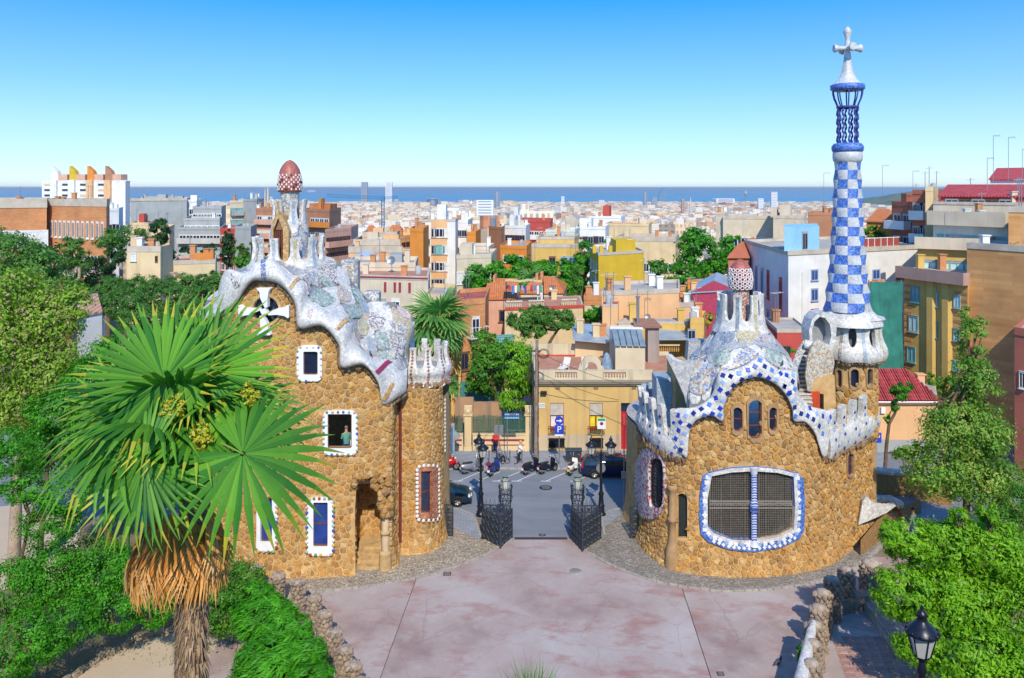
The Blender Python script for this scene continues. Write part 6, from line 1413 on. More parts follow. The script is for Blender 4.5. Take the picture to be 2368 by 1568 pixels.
b=MB();b.box((xa,FY+.31,.05),(xa+.3,yb_,zc));b.box((xb-.3,FY+.31,.05),(xb,yb_,zc));b.build('side_wall',w_ystr,YH)
b=MB();b.box((xa,FY-.04,.13),(xa+yg[0][0][0],FY-.002,1.42));b.box((xa+yg[0][1][0],FY-.04,.13),(xa+yg[1][0][0],FY-.002,1.42));b.box((xa+yg[1][1][0],FY-.04,.13),(xa+yw_[2][0][0],FY-.002,1.42));b.box((xa+yg[0][0][0],FY-.04,yg[0][2][1]),(xa+yg[0][1][0],FY-.002,1.42));b.build('plinth',wallmat('peeling_plinth',(.52,.42,.28),.6),YH)
b=MB();b.box((xa-.1,FY-.35,zc),(xb,FY,zc+.12));b.box((xa-.1,FY-.22,zc-.16),(xb,FY,zc));b.box((xa-.1,FY-.4,zc+.12),(xb,FY+.25,zc+.24));b.build('cornice',wallmat('grimy_cornice',(.3,.26,.2),.6),YH)
b=MB();b.add([(xa,FY+.25,zc+.22),(xb,FY+.25,zc+.22),(xb,yb_,zc+.22),(xa,yb_,zc+.22)],[(0,1,2,3)]);b.build('terrace_floor',r_terr,YH)
for q,(wr_,st)in enumerate(((yw_[0],'white'),(yw_[1],'yellow'))):
 x0,x1,z0,z1=xa+wr_[0][0],xa+wr_[1][0],wr_[0][1],wr_[2][1]
 b=MB();zm=z0+(z1-z0)*.58
 for k in range(14):z=zm+(z1-zm)*k/14;b.box((x0+.03,FY+.07,z),(x1-.03,FY+.12,z+(z1-zm)/14-.012))
 wo=MB();e=.07;wo.box((x0,FY+.1,z0),(x0+e,FY+.2,z1));wo.box((x1-e,FY+.1,z0),(x1,FY+.2,z1));wo.box((x0+e,FY+.1,z0),(x1-e,FY+.2,z0+.35));wo.box(((x0+x1)/2-.05,FY+.1,z0+.35),((x0+x1)/2+.05,FY+.2,zm));wo.box((x0+e,FY+.13,z1-e),(x1-e,FY+.2,z1))
 W_=wo.build('window',plain('red_joinery',(.42,.03,.03),.5),YH);b.build('roller_blind',plain('pale_slats',(.55,.5,.44),.6),W_)
 c_=MB();c_.grid([[(x0+.08+(x1-x0-.16)*i/12,FY+.24+.02*(i%2),z)for i in range(13)]for z in(z0+.35,zm)]);c_.build('curtain',plain('curtain_'+st,(.68,.7,.72)if st=='white' else(.7,.66,.02),.8),W_)
 c_=MB();c_.add([(x0,FY+.28,z0),(x1,FY+.28,z0),(x1,FY+.28,z1),(x0,FY+.28,z1)],[(0,1,2,3)]);c_.build('pane',M_GLASS,W_)
 c_=MB();c_.box((x0-.15,FY-.3,z0-.02),(x1+.15,FY-.26,z0+.03));c_.box((x0-.15,FY-.3,z0+.5),(x1+.15,FY-.26,z0+.54))
 for k in range(9):xx=x0-.1+(x1-x0+.2)*k/8;c_.tube([(xx,FY-.28,z0),(xx,FY-.28,z0+.6)],.015,4)
 c_.build('flower_rail',M_IRON,W_)
 c_=MB()
 for k in range(60):xx,zz_=random.uniform(x0,x1),random.uniform(0,.28);p=Vector((xx,FY-.2+random.uniform(-.08,.08),z0+zz_-.05));c_.add([p,p+Vector((.09,0,.05)),p+Vector((.03,-.03,.12))],[(0,1,2)])
 c_.build('window_plants',plain('pot_green',(.06,.2,.04),.7),W_)
for q,dm in enumerate((plain('bright_red_door',(.55,.02,.03),.4),plain('brown_orange_door',(.3,.1,.04),.5))):
 r=yw_[2+q];x0,x1,z1=xa+r[0][0],xa+r[1][0],r[2][1];zm=z1-.75;b=MB()
 b.box((x0+.02,FY+.16,.1),(x1-.02,FY+.2,zm))
 for j in range(4):
  for i in range(2):w_=(x1-x0)/2;z=.3+j*.68;b.bbox((x0+.08+i*w_*.95,FY+.13,z),(x0+w_*.95+i*w_*.95-.04,FY+.17,z+.55),.015)
 d_=b.build('door',dm,YH);b=MB();b.add([(x0,FY+.2,zm),(x1,FY+.2,zm),(x1,FY+.2,z1),(x0,FY+.2,z1)],[(0,1,2,3)]);b.build('fanlight',M_GLASS,d_)
 b=MB();b.ball(((x0+x1)/2+.25,FY+.1,1.2),.05);b.build('handle',M_GALV,d_)
for r in yg:
 x0,x1,z0,z1=xa+r[0][0],xa+r[1][0],r[0][1],r[2][1];b=MB()
 for k in range(11):xx=x0+(x1-x0)*k/10;b.tube([(xx,FY-.06,z0-.05),(xx,FY-.06,z1+.05)],.02,4)
 for z in(z0+.1,z1-.1):b.box((x0-.06,FY-.08,z),(x1+.06,FY-.04,z+.04))
 b.build('cellar_grille',M_IRON,YH);b=MB();b.add([(x0,FY+.2,z0),(x1,FY+.2,z0),(x1,FY+.2,z1),(x0,FY+.2,z1)],[(0,1,2,3)]);b.build('cellar_void',M_DARKIN,YH)
for px in(1290,1378,1466):p=W(px,898,FY);b=MB();b.bbox((p.x-.18,FY-.03,p.z-.09),(p.x+.18,FY-.003,p.z+.09),.02);b.build('vent_grille',plain('vent_brown',(.25,.16,.08),.8),YH)
zp0=zc+.24;zp1=W(0,856,FY).z;pf=Face((xa,FY-.02),(W(1510,0,FY).x,FY-.02),0,0);b=MB()
def pu(px):return W(px,0,FY).x-xa
for u0,u1 in((0,pu(1284)),(pu(1334),pu(1395)),(pu(1447),pu(1510))):b.box((xa+u0,FY-.02,zp0),(xa+u1,FY+.25,zp1))
b.box((xa,FY-.03,zp0),(xa+pu(1510),FY+.26,zp0+.14));b.build('parapet',M_STAIN,YH)
for u0,u1 in((pu(1284),pu(1334)),(pu(1395),pu(1447))):balusters(YH,pf,u0,u1,zp0+.14,8,zp1-zp0-.27,M_CRS,M_STAIN)
cxo=W(1367,0,FY).x;zo=zp1+.05;ro=ringpoly(cxo,zo,.5,.62,18);outo=[(cxo-1.05,zp1+.005),(cxo+1.05,zp1+.005)]+[(cxo+.95,zp1+.3),(cxo+.78,zp1+.35),(cxo+.74,zp1+.7),(cxo+.5,zp1+1.05),(cxo,zp1+1.18),(cxo-.5,zp1+1.05),(cxo-.74,zp1+.7),(cxo-.78,zp1+.35),(cxo-.95,zp1+.3)]
ro2=[(x,z)for x,z in ro if z>zp1+.02];ro2=[(cxo+.5,zp1+.02)]+ro2+[(cxo-.5,zp1+.02)]
b=MB();sheet(b,outo,[ro2],lambda u,v:(Vector((u,FY-.04,v)),Vector((0,-1,0))),.28,.3,0,False);b.build('round_ornament',M_STAIN,YH)
b=MB();b.box((xa,yb_-.25,zc+.22),(W(1420,0,72).x,yb_,W(0,797,72).z));b.box((xa,FY+.25,zc+.22),(xa+.2,yb_-.26,zp1+.4));b.build('terrace_wall',M_STAIN,YH)
b=MB();b.box((xa,yb_-.3,zc+.24),(W(1420,0,72).x,yb_-.255,zc+.36));b.build('red_skirting',plain('red_band',(.5,.07,.05),.7),YH)
hx0,hx1=W(1423,0,66).x,W(1492,0,66).x;hz=W(0,800,66).z;b=MB();b.box((hx0,66,zc+.22),(hx1,70,hz));SH=b.build('stair_hut',M_STAIN,YH)
P0,P1=Vector((hx0-.1,65.8,hz+.02)),Vector((hx1+.05,65.8,hz-.02));up=Vector((0,2.2,W(0,762,68).z-hz))
for k in range(5):
 a=P0.lerp(P1,k/5)+Vector((.04,0,0));c=P0.lerp(P1,(k+1)/5)-Vector((.04,0,0));b=MB();b.prism([a,c,c+up,a+up],(0,0,.05));o=b.build('glass_panel',plain('grey_sheet_glass',(.2,.26,.3),.3,.25,1.5),SH);fix_normals(o.data)
b=MB();b.prism([P0+up-Vector((.1,0,0)),P1+up+Vector((.1,0,0)),P1+up+Vector((.1,.25,.05)),P0+up+Vector((-.1,.25,.05))],(0,0,.12));b.box((hx0,68.2,hz),(hx1,70,hz+up.z));o=b.build('ridge_cap',M_WHITEP,SH);fix_normals(o.data)
sx0,sx1=W(1496,0,70).x,W(1522,0,70).x;b=MB();b.box((sx0,69.5,zc+.2),(sx1,71,W(0,757,70).z));b.build('chimney_stack',wallmat('pinkish_render',(.36,.3,.28),.7),YH)
b=MB();z=W(0,756,70).z;b.bbox((W(1463,0,70).x,69.2,z),(sx1+.2,71.3,z+.15),.03);b.add([(W(1463,0,70).x,69.2,z+.16),(sx1+.2,69.2,z+.16),(sx1-.2,71,z+.6),(W(1466,0,70).x,71,z+.6)],[(0,1,2,3)]);b.build('stack_cap',plain('brown_cap',(.3,.15,.1),.8),YH)
b=MB();p=W(1475,745,70);b.tube([(p.x,70,z+.3),(p.x,70,W(0,690,70).z)],.13,8);b.tube([(p.x,70,W(0,690,70).z+.05),(p.x,70,W(0,685,70).z)],.2,8);b.build('flue',M_GALV,YH)
b=MB();b.box((W(1520,0,72.6).x,72.6,zc+.2),(xb,72.9,zc+.55));b.build('low_wall',M_STAIN,YH);balusters(YH,Face(wp(1522,72.6),wp(1572,72.6),0,0),0,W(1572,0,72.6).x-W(1522,0,72.6).x,zc+.55,10,.55,plain('ochre_baluster',(.5,.28,.08),.8),M_STAIN)
b=MB();b.box((W(1512,0,FY).x,FY-.02,zp0),(xb,FY+.2,zp1-.1));b.build('stained_parapet',wallmat('rust_stained',(.5,.36,.2),.7),YH)
M_PLW=plain('white_plastic',(.72,.7,.66),.4,.05)
def lounger(px,py,lab,rz=.5):
 p=W(px,py,66.5);L=thing('sun_lounger',lab,'sun lounger',(p.x,66.5,zc+.23),rz,'white loungers on the roof terrace',local=True)
 b=MB();b.box((-.3,-.9,.3),(.3,.25,.34));
 for k in range(7):b.box((-.27,-.85+k*.15,.345),(.27,-.76+k*.15,.37))
 b.build('seat',M_PLW,L,local=True).parent=L
 b=MB();M=Matrix.Translation((0,.25,.33))@Matrix.Rotation(radians(62),4,'X');b.box((-.3,0,0),(.3,.75,.04),0,M)
 for k in range(5):b.box((-.26,.05+k*.14,.045),(.26,.14+k*.14,.065),0,M)
 b.build('backrest',M_PLW,L,local=True).parent=L
 for x in(-.28,.28):
  for y in(-.8,.2):b=MB();b.tube([(x,y,0),(x*.9,y*.9,.32)],.03,5);o=b.build('leg',M_PLW,L,local=True);o.parent=L
  b=MB();b.tube([(x,-.3,.33),(x,-.3,.52),(x,.3,.56)],.025,5);b.build('armrest',M_PLW,L,local=True).parent=L
lounger(1306,835,'left of two white plastic loungers on the red roof terrace',-.5);lounger(1350,832,'right white plastic lounger half hidden by the round parapet ornament',-.3)
b=MB();p=W(1403,850,66.5);b.lathe([(.5,0),(.48,.4),(.38,.9),(.2,1.35),(.05,1.5)],(p.x,66.5,zc+.24),12,fr=lambda a,z:1+.15*sin(a*5+z*3));b.build('tarp_bundle',plain('blue_tarp',(.2,.3,.42),.6,.4,4),None,'blue grey tarpaulin bundle leaning by the stair hut','tarpaulin')
def text(parent,s,size,p,rot,m,name='lettering',ex=.004):
 c=bpy.data.curves.new(name,'FONT');c.body=s;c.size=size;c.extrude=ex;c.align_x='CENTER';c.align_y='CENTER';t_=bpy.data.objects.new('t',c);me=bpy.data.meshes.new_from_object(t_);bpy.data.objects.remove(t_);me.materials.clear();me.materials.append(m)
 return link(name,me,parent,Vector(p)-origin(parent),rot)
M_BLK=plain('black_paint',(.02,.02,.025),.5);M_SBLUE=plain('sign_blue',(.02,.06,.5),.35,.05);M_SGREEN=plain('sign_green',(.03,.35,.08),.4,.05);M_SRED=plain('sign_red',(.55,.02,.03),.4,.05)
p=W(1251,938,FY);b=MB();b.bbox((p.x-.3,FY-.04,p.z-.2),(p.x+.3,FY-.005,p.z+.2),.01);pl=b.build('street_plaque',M_WHITEP,YH)
text(pl,"CARRER\nD'OLOT",.15,(p.x,FY-.05,p.z),(pi/2,0,0),plain('grey_letters',(.1,.12,.16),.6))
b=MB();p=W(1257,907,FY);b.bbox((p.x-.25,FY-.35,p.z-.1),(p.x+.25,FY,p.z+.12),.03);b.build('wall_light',M_IRON,YH)
#  garden fence with cream pillars
GF=thing('garden_fence','cream garden wall with carved pillars and green reed railings by the street','fence',(W(1120,0,63).x,63.2,0));fy=63.2
for x0,x1 in((960,1071),(1093,1215)):
 a,c=W(x0,0,fy).x,W(x1,0,fy).x;b=MB();b.box((a,fy,.1),(c,fy+.3,1.35));b.box((a,fy-.05,1.35),(c,fy+.35,1.47));b.build('low_wall',w_cream,GF)
 b=MB();b.box((a+.1,fy-.03,.55),(c-.1,fy-.004,.62));b.box((a+.1,fy-.03,.9),(c-.1,fy-.004,1.05));b.build('maroon_moulding',plain('maroon_trim',(.3,.03,.06),.6),GF)
 b=MB();n=int((c-a)/.045);R=random.Random(3)
 for k in range(n):xx=a+(c-a)*k/n;h=R.uniform(2.75,2.95);b.tube([(xx,fy+.2+R.uniform(0,.05),1.47),(xx+R.uniform(-.02,.02),fy+.2,h)],.02,3,0,False,False)
 b.build('reed_screen',plain('reed_green',(.06,.2,.13),.8,.5,14),GF,kind='stuff')
 b=MB()
 for k in range(int((c-a)/.2)):xx=a+.1+k*.2;b.tube([(xx,fy+.1,1.47),(xx,fy+.1,2.7)],.013,4);b.lathe([(.05,0),(.05,.02)],(xx,fy+.1,1.75),8);b.lathe([(.05,0),(.05,.02)],(xx,fy+.1,2.4),8)
 b.box((a,fy+.08,1.7),(c,fy+.12,1.73));b.box((a,fy+.08,2.6),(c,fy+.12,2.63));b.build('railing',plain('rail_grey_green',(.14,.2,.18),.5),GF)
for px in(1082,1223):
 x=W(px,0,fy).x;b=MB();b.box((x-.32,fy-.1,.1),(x+.32,fy+.5,.4));b.box((x-.27,fy-.05,.4),(x+.27,fy+.45,2.9));b.box((x-.36,fy-.14,2.9),(x+.36,fy+.54,3.0))
 for k in range(4):b.box((x-.2+k*.11,fy-.08,.5),(x-.13+k*.11,fy-.05,2.7))
 b.box((x-.3,fy-.1,3.0),(x+.3,fy+.5,3.55));pr=b.build('pillar',w_cream,GF);b=MB();b.ball((x,fy-.12,3.28),.2,10,5,0,(1,.4,1));
 for k in range(9):a=2*pi*k/9;b.ball((x+.24*cos(a),fy-.12,3.28+.24*sin(a)),.07,6,4)
 for k in range(-2,3):b.ball((x+k*.12,fy+.2,3.6),.1,6,4)
 b.build('carving',w_cream,pr)
b=MB();b.box((W(1095,0,66).x,66,.2),(W(1160,0,66).x,66.3,3.2));b.box((W(1050,0,66).x,66,.2),(W(1095,0,66).x-.01,66.3,3.6));b.build('garden_wall',wallmat('rusty_wall',(.42,.25,.14),.8),None,'weathered brown wall behind the reed fence','wall')
b=MB();b.box((W(1064,0,69).x,69,2.5),(W(1160,0,69).x,69.05,4.2));b.build('court_fence',plain('court_green',(.05,.2,.2),.6),None,'dark green mesh court fence behind the garden wall','fence')
#  gates
M_GATE=plain('forged_iron',(.06,.075,.1),.45,.35,6,.01,.5)
def palm_disc(r):
 k=('pd',r)
 if k in DT:return DT[k]
 b=MB();n=18
 for i in range(n):
  a=2*pi*i/n;b.tube([(0,0,.03),(.6*r*cos(a),.6*r*sin(a),.045),(r*cos(a),r*sin(a),0)],[.02*r/.2,.014*r/.2,.006],3,0,False,False)
 b.lathe([(r*.22,.02),(r*.15,.08),(0,.09)],(0,0,0),8);b.tube([(r*cos(t),r*sin(t),0)for t in np.linspace(0,2*pi,15)],.012,4,0,False);DT[k]=b.mesh('iron_leaf_disc',[M_GATE]);return DT[k]
def gate_leaf(parent,P,Q,h,z0=.13,spikes=True,cols=None,name='gate_leaf'):
 f=Face((P[0],P[1]),(Q[0],Q[1]),0,h);M=Matrix.Translation(f.at(0,z0))@Matrix.Rotation(f.rot,4,'Z');L=f.L;b=MB();t=.035
 n=cols or max(1,round(L/.42));m=max(2,round(h/.42));cw,ch=L/n,h/m
 for k in range(n+1):b.box((cw*k-t,-t,0),(cw*k+t,t,h),0,M)
 for k in range(m+1):b.box((0,-t*.8,ch*k-t*.7),(L,t*.8,ch*k+t*.7),0,M)
 for k in range(int(L/.07)):b.box((.07*k,-.008,0),(.07*k+.012,.008,h),0,M)
 if spikes:
  for k in range(int(L/.13)):
   x=.06+k*.13;b.tube([M@Vector((x,0,h)),M@Vector((x+.03*(-1)**k,0,h+.2)),M@Vector((x+.07*(-1)**k,0,h+.42))],[.018,.014,.003],4,0,False,False)
 o=b.build(name,M_GATE,parent);pm=palm_disc(round(min(cw,ch)*.46,2))
 for i in range(n):
  for j in range(m):
   q=link('iron_leaf_disc',pm,o,f.at(cw*(i+.5),z0+ch*(j+.5),.03)-origin(o));q.rotation_euler=(pi/2,0,f.rot)
 return o
def lantern_pier(parent,x,y,lab=None):
 b=MB();
 for dx,dy in((-.3,-.2),(.3,-.2),(.3,.3),(-.3,.3)):b.tube([(x+dx,y+dy,.1),(x+dx,y+dy,1.75),(x+dx*1.15,y+dy*1.15,2.2),(x+dx*1.25,y+dy*1.2,2.75)],.035,5)
 for z,r in((.2,.3),(1.0,.3),(1.75,.32),(2.1,.36),(2.4,.4),(2.7,.42)):b.tube([(x+r*cos(t),y+r*.9*sin(t),z)for t in np.linspace(0,2*pi,17)],.03,4,0,False)
 for k in range(12):
  t=2*pi*k/12;b.tube([(x+.33*cos(t),y+.3*sin(t),1.75),(x+.45*cos(t+.2),y+.4*sin(t+.2),2.1),(x+.3*cos(t+.4),y+.28*sin(t+.4),2.4),(x+.5*cos(t+.5),y+.42*sin(t+.5),2.85)],[.03,.02,.02,.004],4)
 pier=b.build('lantern_pier',M_GATE,parent)
 b=MB();b.lathe([(.2,2.55),(.26,3.05),(.22,3.12)],(x,y,0),6,0,False);b.build('lantern_glass',plain('frosted_pane',(.5,.52,.48),.2),pier)
 b=MB()
 for k in range(6):t=2*pi*k/6;b.tube([(x+.21*cos(t),y+.21*sin(t),2.5),(x+.27*cos(t),y+.27*sin(t),3.1)],.02,4)
 b.lathe([(.3,3.1),(.33,3.16),(.3,3.22),(.12,3.3),(.3,3.42),(.02,3.44)],(x,y,0),6,0,False);b.build('lantern_cap',plain('verdigris_iron',(.22,.25,.24),.6,.4,6),pier)
GL=thing('iron_gate','folded black iron gate with leaf discs on the left of the gateway','gate',G(1157,1262,.12));GR_=thing('iron_gate','folded black iron gate with leaf discs on the right of the gateway','gate',G(1347,1262,.12))
A_,B_,C_=G(1116,1243,.13),G(1157,1265,.13),G(1184,1243,.13)
gate_leaf(GL,A_,B_,1.72);gate_leaf(GL,B_,C_,1.72);gate_leaf(GL,(A_.x+.05,A_.y+.9),(C_.x-.1,C_.y+.7),1.6);lantern_pier(GL,W(1169,0,48.6).x,48.7)
b=MB();b.tube([(B_.x,B_.y-.05,.1),(B_.x,B_.y-.05,2.0)],.06,6);b.build('gate_post',M_GATE,GL)
A_,B_,C_=G(1320,1243,.13),G(1347,1272,.13),G(1389,1245,.13)
gate_leaf(GR_,A_,B_,1.72);gate_leaf(GR_,B_,C_,1.72);gate_leaf(GR_,(A_.x+.1,A_.y+.7),(C_.x-.05,C_.y+.9),1.6);lantern_pier(GR_,W(1336,0,48.6).x,48.7)
b=MB();b.tube([(B_.x,B_.y-.05,.1),(B_.x,B_.y-.05,2.0)],.06,6);b.build('gate_post',M_GATE,GR_)
for p,q,lab in((G(1026,1238,.13),G(1047,1240,.13),'narrow iron side grille with three leaf discs against the left round corner'),(G(1458,1245,.13),G(1479,1243,.13),'narrow iron side grille with three leaf discs beside the right pavilion')):
 T=thing('iron_grille',lab,'grille',p);gate_leaf(T,p,q,1.85,cols=1,name='grille_panel')
#  street lamps
M_LAMP=plain('black_lamp_paint',(.015,.02,.035),.35,.2,8,0,.3)
def lantern(parent,p,s_=1.0,glass=None):
 x,y,z=p;o0=origin(parent);b=MB();L=lambda r:[(a*s_,q*s_)for a,q in r]
 b.lathe(L([(.06,-.12),(.1,-.05),(.17,0),(.18,.03)]),p,6,0,False);b.lathe(L([(.31,.5),(.37,.53),(.36,.58),(.22,.72),(.13,.8),(.09,.9),(.13,.93),(.1,1.0),(.03,1.05),(.05,1.1),(0,1.18)]),p,12)
 for k in range(6):t=2*pi*k/6+pi/6;b.tube([(x+.175*s_*cos(t),y+.175*s_*sin(t),z),(x+.3*s_*cos(t),y+.3*s_*sin(t),z+.52*s_)],.016*s_,4)
 for k in range(12):t=2*pi*k/12;b.ball((x+.355*s_*cos(t),y+.355*s_*sin(t),z+.6*s_),.035*s_,5,3)
 o=b.build('lantern',M_LAMP,parent);b=MB();b.lathe(L([(.16,.02),(.285,.5)]),p,6,0,False,radians(30),radians(390));b.build('lantern_glass',glass or plain('milky_glass',(.5,.52,.5),.15,.1),o);return o
def street_lamp(base,heads,lab,ztop):
 T=thing('street_lamp',lab,'street lamp',base);x,y,z=base;b=MB()
 b.lathe([(.3,0),(.3,.08),(.22,.14),(.2,.5),(.24,.58),(.17,.66),(.13,1.2),(.17,1.28),(.17,1.36),(.1,1.5),(.08,2.2),(.11,2.26),(.075,2.32),(.065,ztop-z-.3),(.11,ztop-z-.2),(.06,ztop-z),(0,ztop-z+.25)],(x,y,z),14,fr=lambda a,zz_:1+.04*cos(8*a));b.build('post',M_LAMP,T)
 for hx,hy,hz in heads:
  b=MB();d=Vector((hx-x,hy-y,0));b.tube([(x,y,ztop-.5),Vector((x,y,ztop-.55))+d*.45,Vector((x,y,ztop-.35))+d*.85,(hx,hy,hz-.1)],.04,6)
  b.tube([Vector((x,y,ztop-.2))+d*.2+Vector((0,0,.12*sin(t)))+d*.15*(1-cos(t))for t in np.linspace(0,5,9)],.022,5);b.build('arm',M_LAMP,T);lantern(T,(hx,hy,hz))
 return T
lb=G(1112,1190,.13);street_lamp(lb,[(lb.x-.15,lb.y+.75,4.0),(lb.x+.15,lb.y-.6,4.0)],'black two armed street lamp seen end on behind the left gate',4.1)
lb2=G(1390,1190,.13);street_lamp(lb2,[(lb2.x-.62,lb2.y,4.0),(lb2.x+.62,lb2.y,4.0)],'black two armed street lamp with both lanterns showing behind the right gate',4.1)
nb=Vector((W(2132,0,18).x,18,7.2));street_lamp(nb,[(nb.x,nb.y,W(0,1518,18).z)],'large grey blue park lantern in front of the leafy tree at lower right',W(0,1530,18).z)
#  signs, pole, bins, bollards, kiosk
def post(x,y,z0,z1,r=.035):b=MB();b.tube([(x,y,z0),(x,y,z1)],r,7);return b
bp=G(1293,1074,.13);T=thing('parking_sign','blue arrow roundel above a blue square letter P sign','road sign',bp);post(bp.x,bp.y,.13,W(0,963,bp.y).z,.04).build('pole',M_GALV,T)
zc1,zc2=W(0,972.5,bp.y).z,W(0,993,bp.y).z;y_=bp.y-.06
b=MB();b.prism([(bp.x+.33*cos(t),y_,zc1+.33*sin(t))for t in np.linspace(0,2*pi,25)[:-1]],(0,.03,0));dk=b.build('arrow_disc',M_SBLUE,T);fix_normals(dk.data)
b=MB();b.prism([(bp.x+x,y_-.012,zc1+z)for x,z in((-.22,-.04),(.04,-.04),(.04,-.13),(.24,0),(.04,.13),(.04,.04),(-.22,.04))],(0,.01,0));o=b.build('arrow',M_WHITEP,dk);fix_normals(o.data)
b=MB();b.bbox((bp.x-.34,y_,zc2-.34),(bp.x+.34,y_+.03,zc2+.34),.01);pq=b.build('square_plate',M_SBLUE,T);text(pq,'P',.66,(bp.x,y_-.01,zc2),(pi/2,0,0),M_WHITEP)
b=MB();b.bbox((bp.x-.34,y_,zc2-.5),(bp.x+.34,y_+.03,zc2-.37),.01);b.build('small_plate',M_WHITEP,T)
bp=G(1391,1078,.13);T=thing('zone_sign','white and green parking zone board with a red ringed blue disc','road sign',bp);post(bp.x,bp.y,.13,W(0,966,bp.y).z).build('pole',M_GALV,T);z=W(0,979,bp.y).z
b=MB();b.bbox((bp.x-.32,bp.y-.06,z-.42),(bp.x+.32,bp.y-.03,z+.42),.01);q=b.build('board',M_WHITEP,T);b=MB();b.box((bp.x-.28,bp.y-.072,z+.2),(bp.x+.28,bp.y-.062,z+.38));b.build('green_band',M_SGREEN,q)
b=MB();b.prism([(bp.x+.13*cos(t),bp.y-.075,z+.13*sin(t))for t in np.linspace(0,2*pi,17)[:-1]],(0,.01,0));o=b.build('red_ring',M_SRED,q);fix_normals(o.data);b=MB();b.prism([(bp.x+.09*cos(t),bp.y-.085,z+.09*sin(t))for t in np.linspace(0,2*pi,17)[:-1]],(0,.008,0));o=b.build('blue_disc',M_SBLUE,q);fix_normals(o.data)
bp=G(1173,1066,.13);T=thing('direction_sign','slim grey post with two blue finger boards','signpost',bp);post(bp.x,bp.y,.13,W(0,948,bp.y).z).build('pole',M_GALV,T)
for k,y in enumerate((958,966)):
 z=W(0,y,bp.y).z;b=MB();b.bbox((bp.x-.22,bp.y-.06,z-.1),(bp.x+.92,bp.y-.03,z+.1),.01);q=b.build('finger_board',plain('sign_teal_blue',(.03,.2,.42),.4),T);b=MB()
 for i in range(9):b.box((bp.x-.16+i*.12,bp.y-.068,z-.035),(bp.x-.1+i*.12,bp.y-.062,z+.035),1 if 2<i<7 and k==0 else 0)
 b.build('pictograms',[M_WHITEP,M_SRED],q)
bp=G(1153,1069,.13);T=thing('sign_pole','grey pole carrying two back to back sign boards before the leaning man','signpost',bp);post(bp.x,bp.y,.13,W(0,984,bp.y).z).build('pole',M_GALV,T);z=W(0,994,bp.y).z  # plain pole carrying two sign boards seen from behind, no meter on it
for dx in(-.18,.22):b=MB();b.bbox((bp.x+dx-.16,bp.y-.08,z-.38),(bp.x+dx+.14,bp.y-.04,z+.38),.01);b.build('sign_back',M_GALV,T)
bp=G(1443,1184,.13);T=thing('tall_post','thin tall grey post with a small box between lamp and right pavilion','post',bp);post(bp.x,bp.y,.13,W(0,958,bp.y).z,.04).build('pole',M_GALV,T);b=MB();z=W(0,1098,bp.y).z;b.bbox((bp.x-.17,bp.y-.12,z-.23),(bp.x+.17,bp.y+.06,z+.23),.02);b.build('box',M_GALV,T);b=MB();b.bbox((bp.x-.25,bp.y-.2,.12),(bp.x+.25,bp.y+.2,.17),.01);b.build('base_plate',M_GALV,T)
bp=G(1389,1186,.13);b=MB();z=W(0,1081,bp.y).z;b.prism([(bp.x+.3*cos(t),bp.y-.16,z+.3*sin(t))for t in np.linspace(0,2*pi,21)[:-1]],(0,.03,0));o=b.build('round_sign',M_GALV,None,'back of a round grey traffic sign fixed on the right lamp post','road sign');fix_normals(o.data)
bp=G(2026,1052,.13);T=thing('parking_sign','blue parking sign peeping out right of the tower pavilion','road sign',bp);post(bp.x,bp.y,.13,3.2).build('pole',M_GALV,T);z=W(0,1012,bp.y).z;b=MB();b.bbox((bp.x-.4,bp.y-.06,z-.4),(bp.x+.4,bp.y-.03,z+.4),.01);q=b.build('square_plate',M_SBLUE,T);text(q,'P',.7,(bp.x+.1,bp.y-.07,z),(pi/2,0,0),M_WHITEP)
bp=G(1240,1066,.13);T=thing('utility_pole','tall weathered timber utility pole with coiled cables beside the yellow house','utility pole',bp);zt_=W(0,786,bp.y).z
b=MB();b.tube([(bp.x-.05,bp.y,.1),(bp.x,bp.y,4),(bp.x+.06,bp.y,zt_)],[.17,.15,.11],9);b.build('pole',plain('grey_timber',(.26,.2,.17),.9,.35,3,.02),T)
for k in range(4):
 b=MB();b.tube([(bp.x+(-.2 if k%2 else.16)+.03*sin(j*1.7+k),bp.y-.12,z)for j,z in enumerate(np.linspace(.2,zt_-.6-k*.5,12))],.022,4);b.build('cable',M_BLK,T)
for k in range(4):b=MB();r=.3+.05*k;b.tube([(bp.x+.55+r*cos(t),bp.y-.2-.03*k,zt_-1.0+r*.85*sin(t))for t in np.linspace(0,2*pi,17)],.015,4,0,False);b.build('cable_coil',M_BLK,T)
b=MB();b.box((bp.x-.35,bp.y-.05,zt_-.9),(bp.x+.35,bp.y+.05,zt_-.82));b.build('crossarm',M_IRON,T)
for k,(q0,q1,sag,lab)in enumerate(((Vector((bp.x,bp.y,zt_-.7)),W(1040,872,50),.5,'thin black cable sagging left from the utility pole to the round corner'),(Vector((bp.x+.1,bp.y,zt_-.9)),W(1540,905,58),.5,'thin black cable sagging right over the yellow house'),(Vector((bp.x,bp.y,7)),W(1430,925,63.1),.25,'dark cable pinned under the cornice of the yellow house'))):
 b=MB();b.tube([q0.lerp(q1,t)-Vector((0,0,sag*4*t*(1-t)))for t in np.linspace(0,1,14)],.018,4);b.build('overhead_cable',M_BLK,None,lab,'cable')
bm_=None
for k,(px,lab)in enumerate(((1131,'leftmost of the three slim bollards on the far pavement'),(1179,'middle bollard on the far pavement left of the reading woman'),(1207,'right bollard just behind the reading woman'))):
 p=G(px,1072,.13);b=MB();b.lathe([(.05,0),(.05,.95),(.065,.97),(.065,1.03),(0,1.08)],p,10);b.build('bollard',M_GALV,None,lab,'bollard','slim steel bollards on the far pavement')
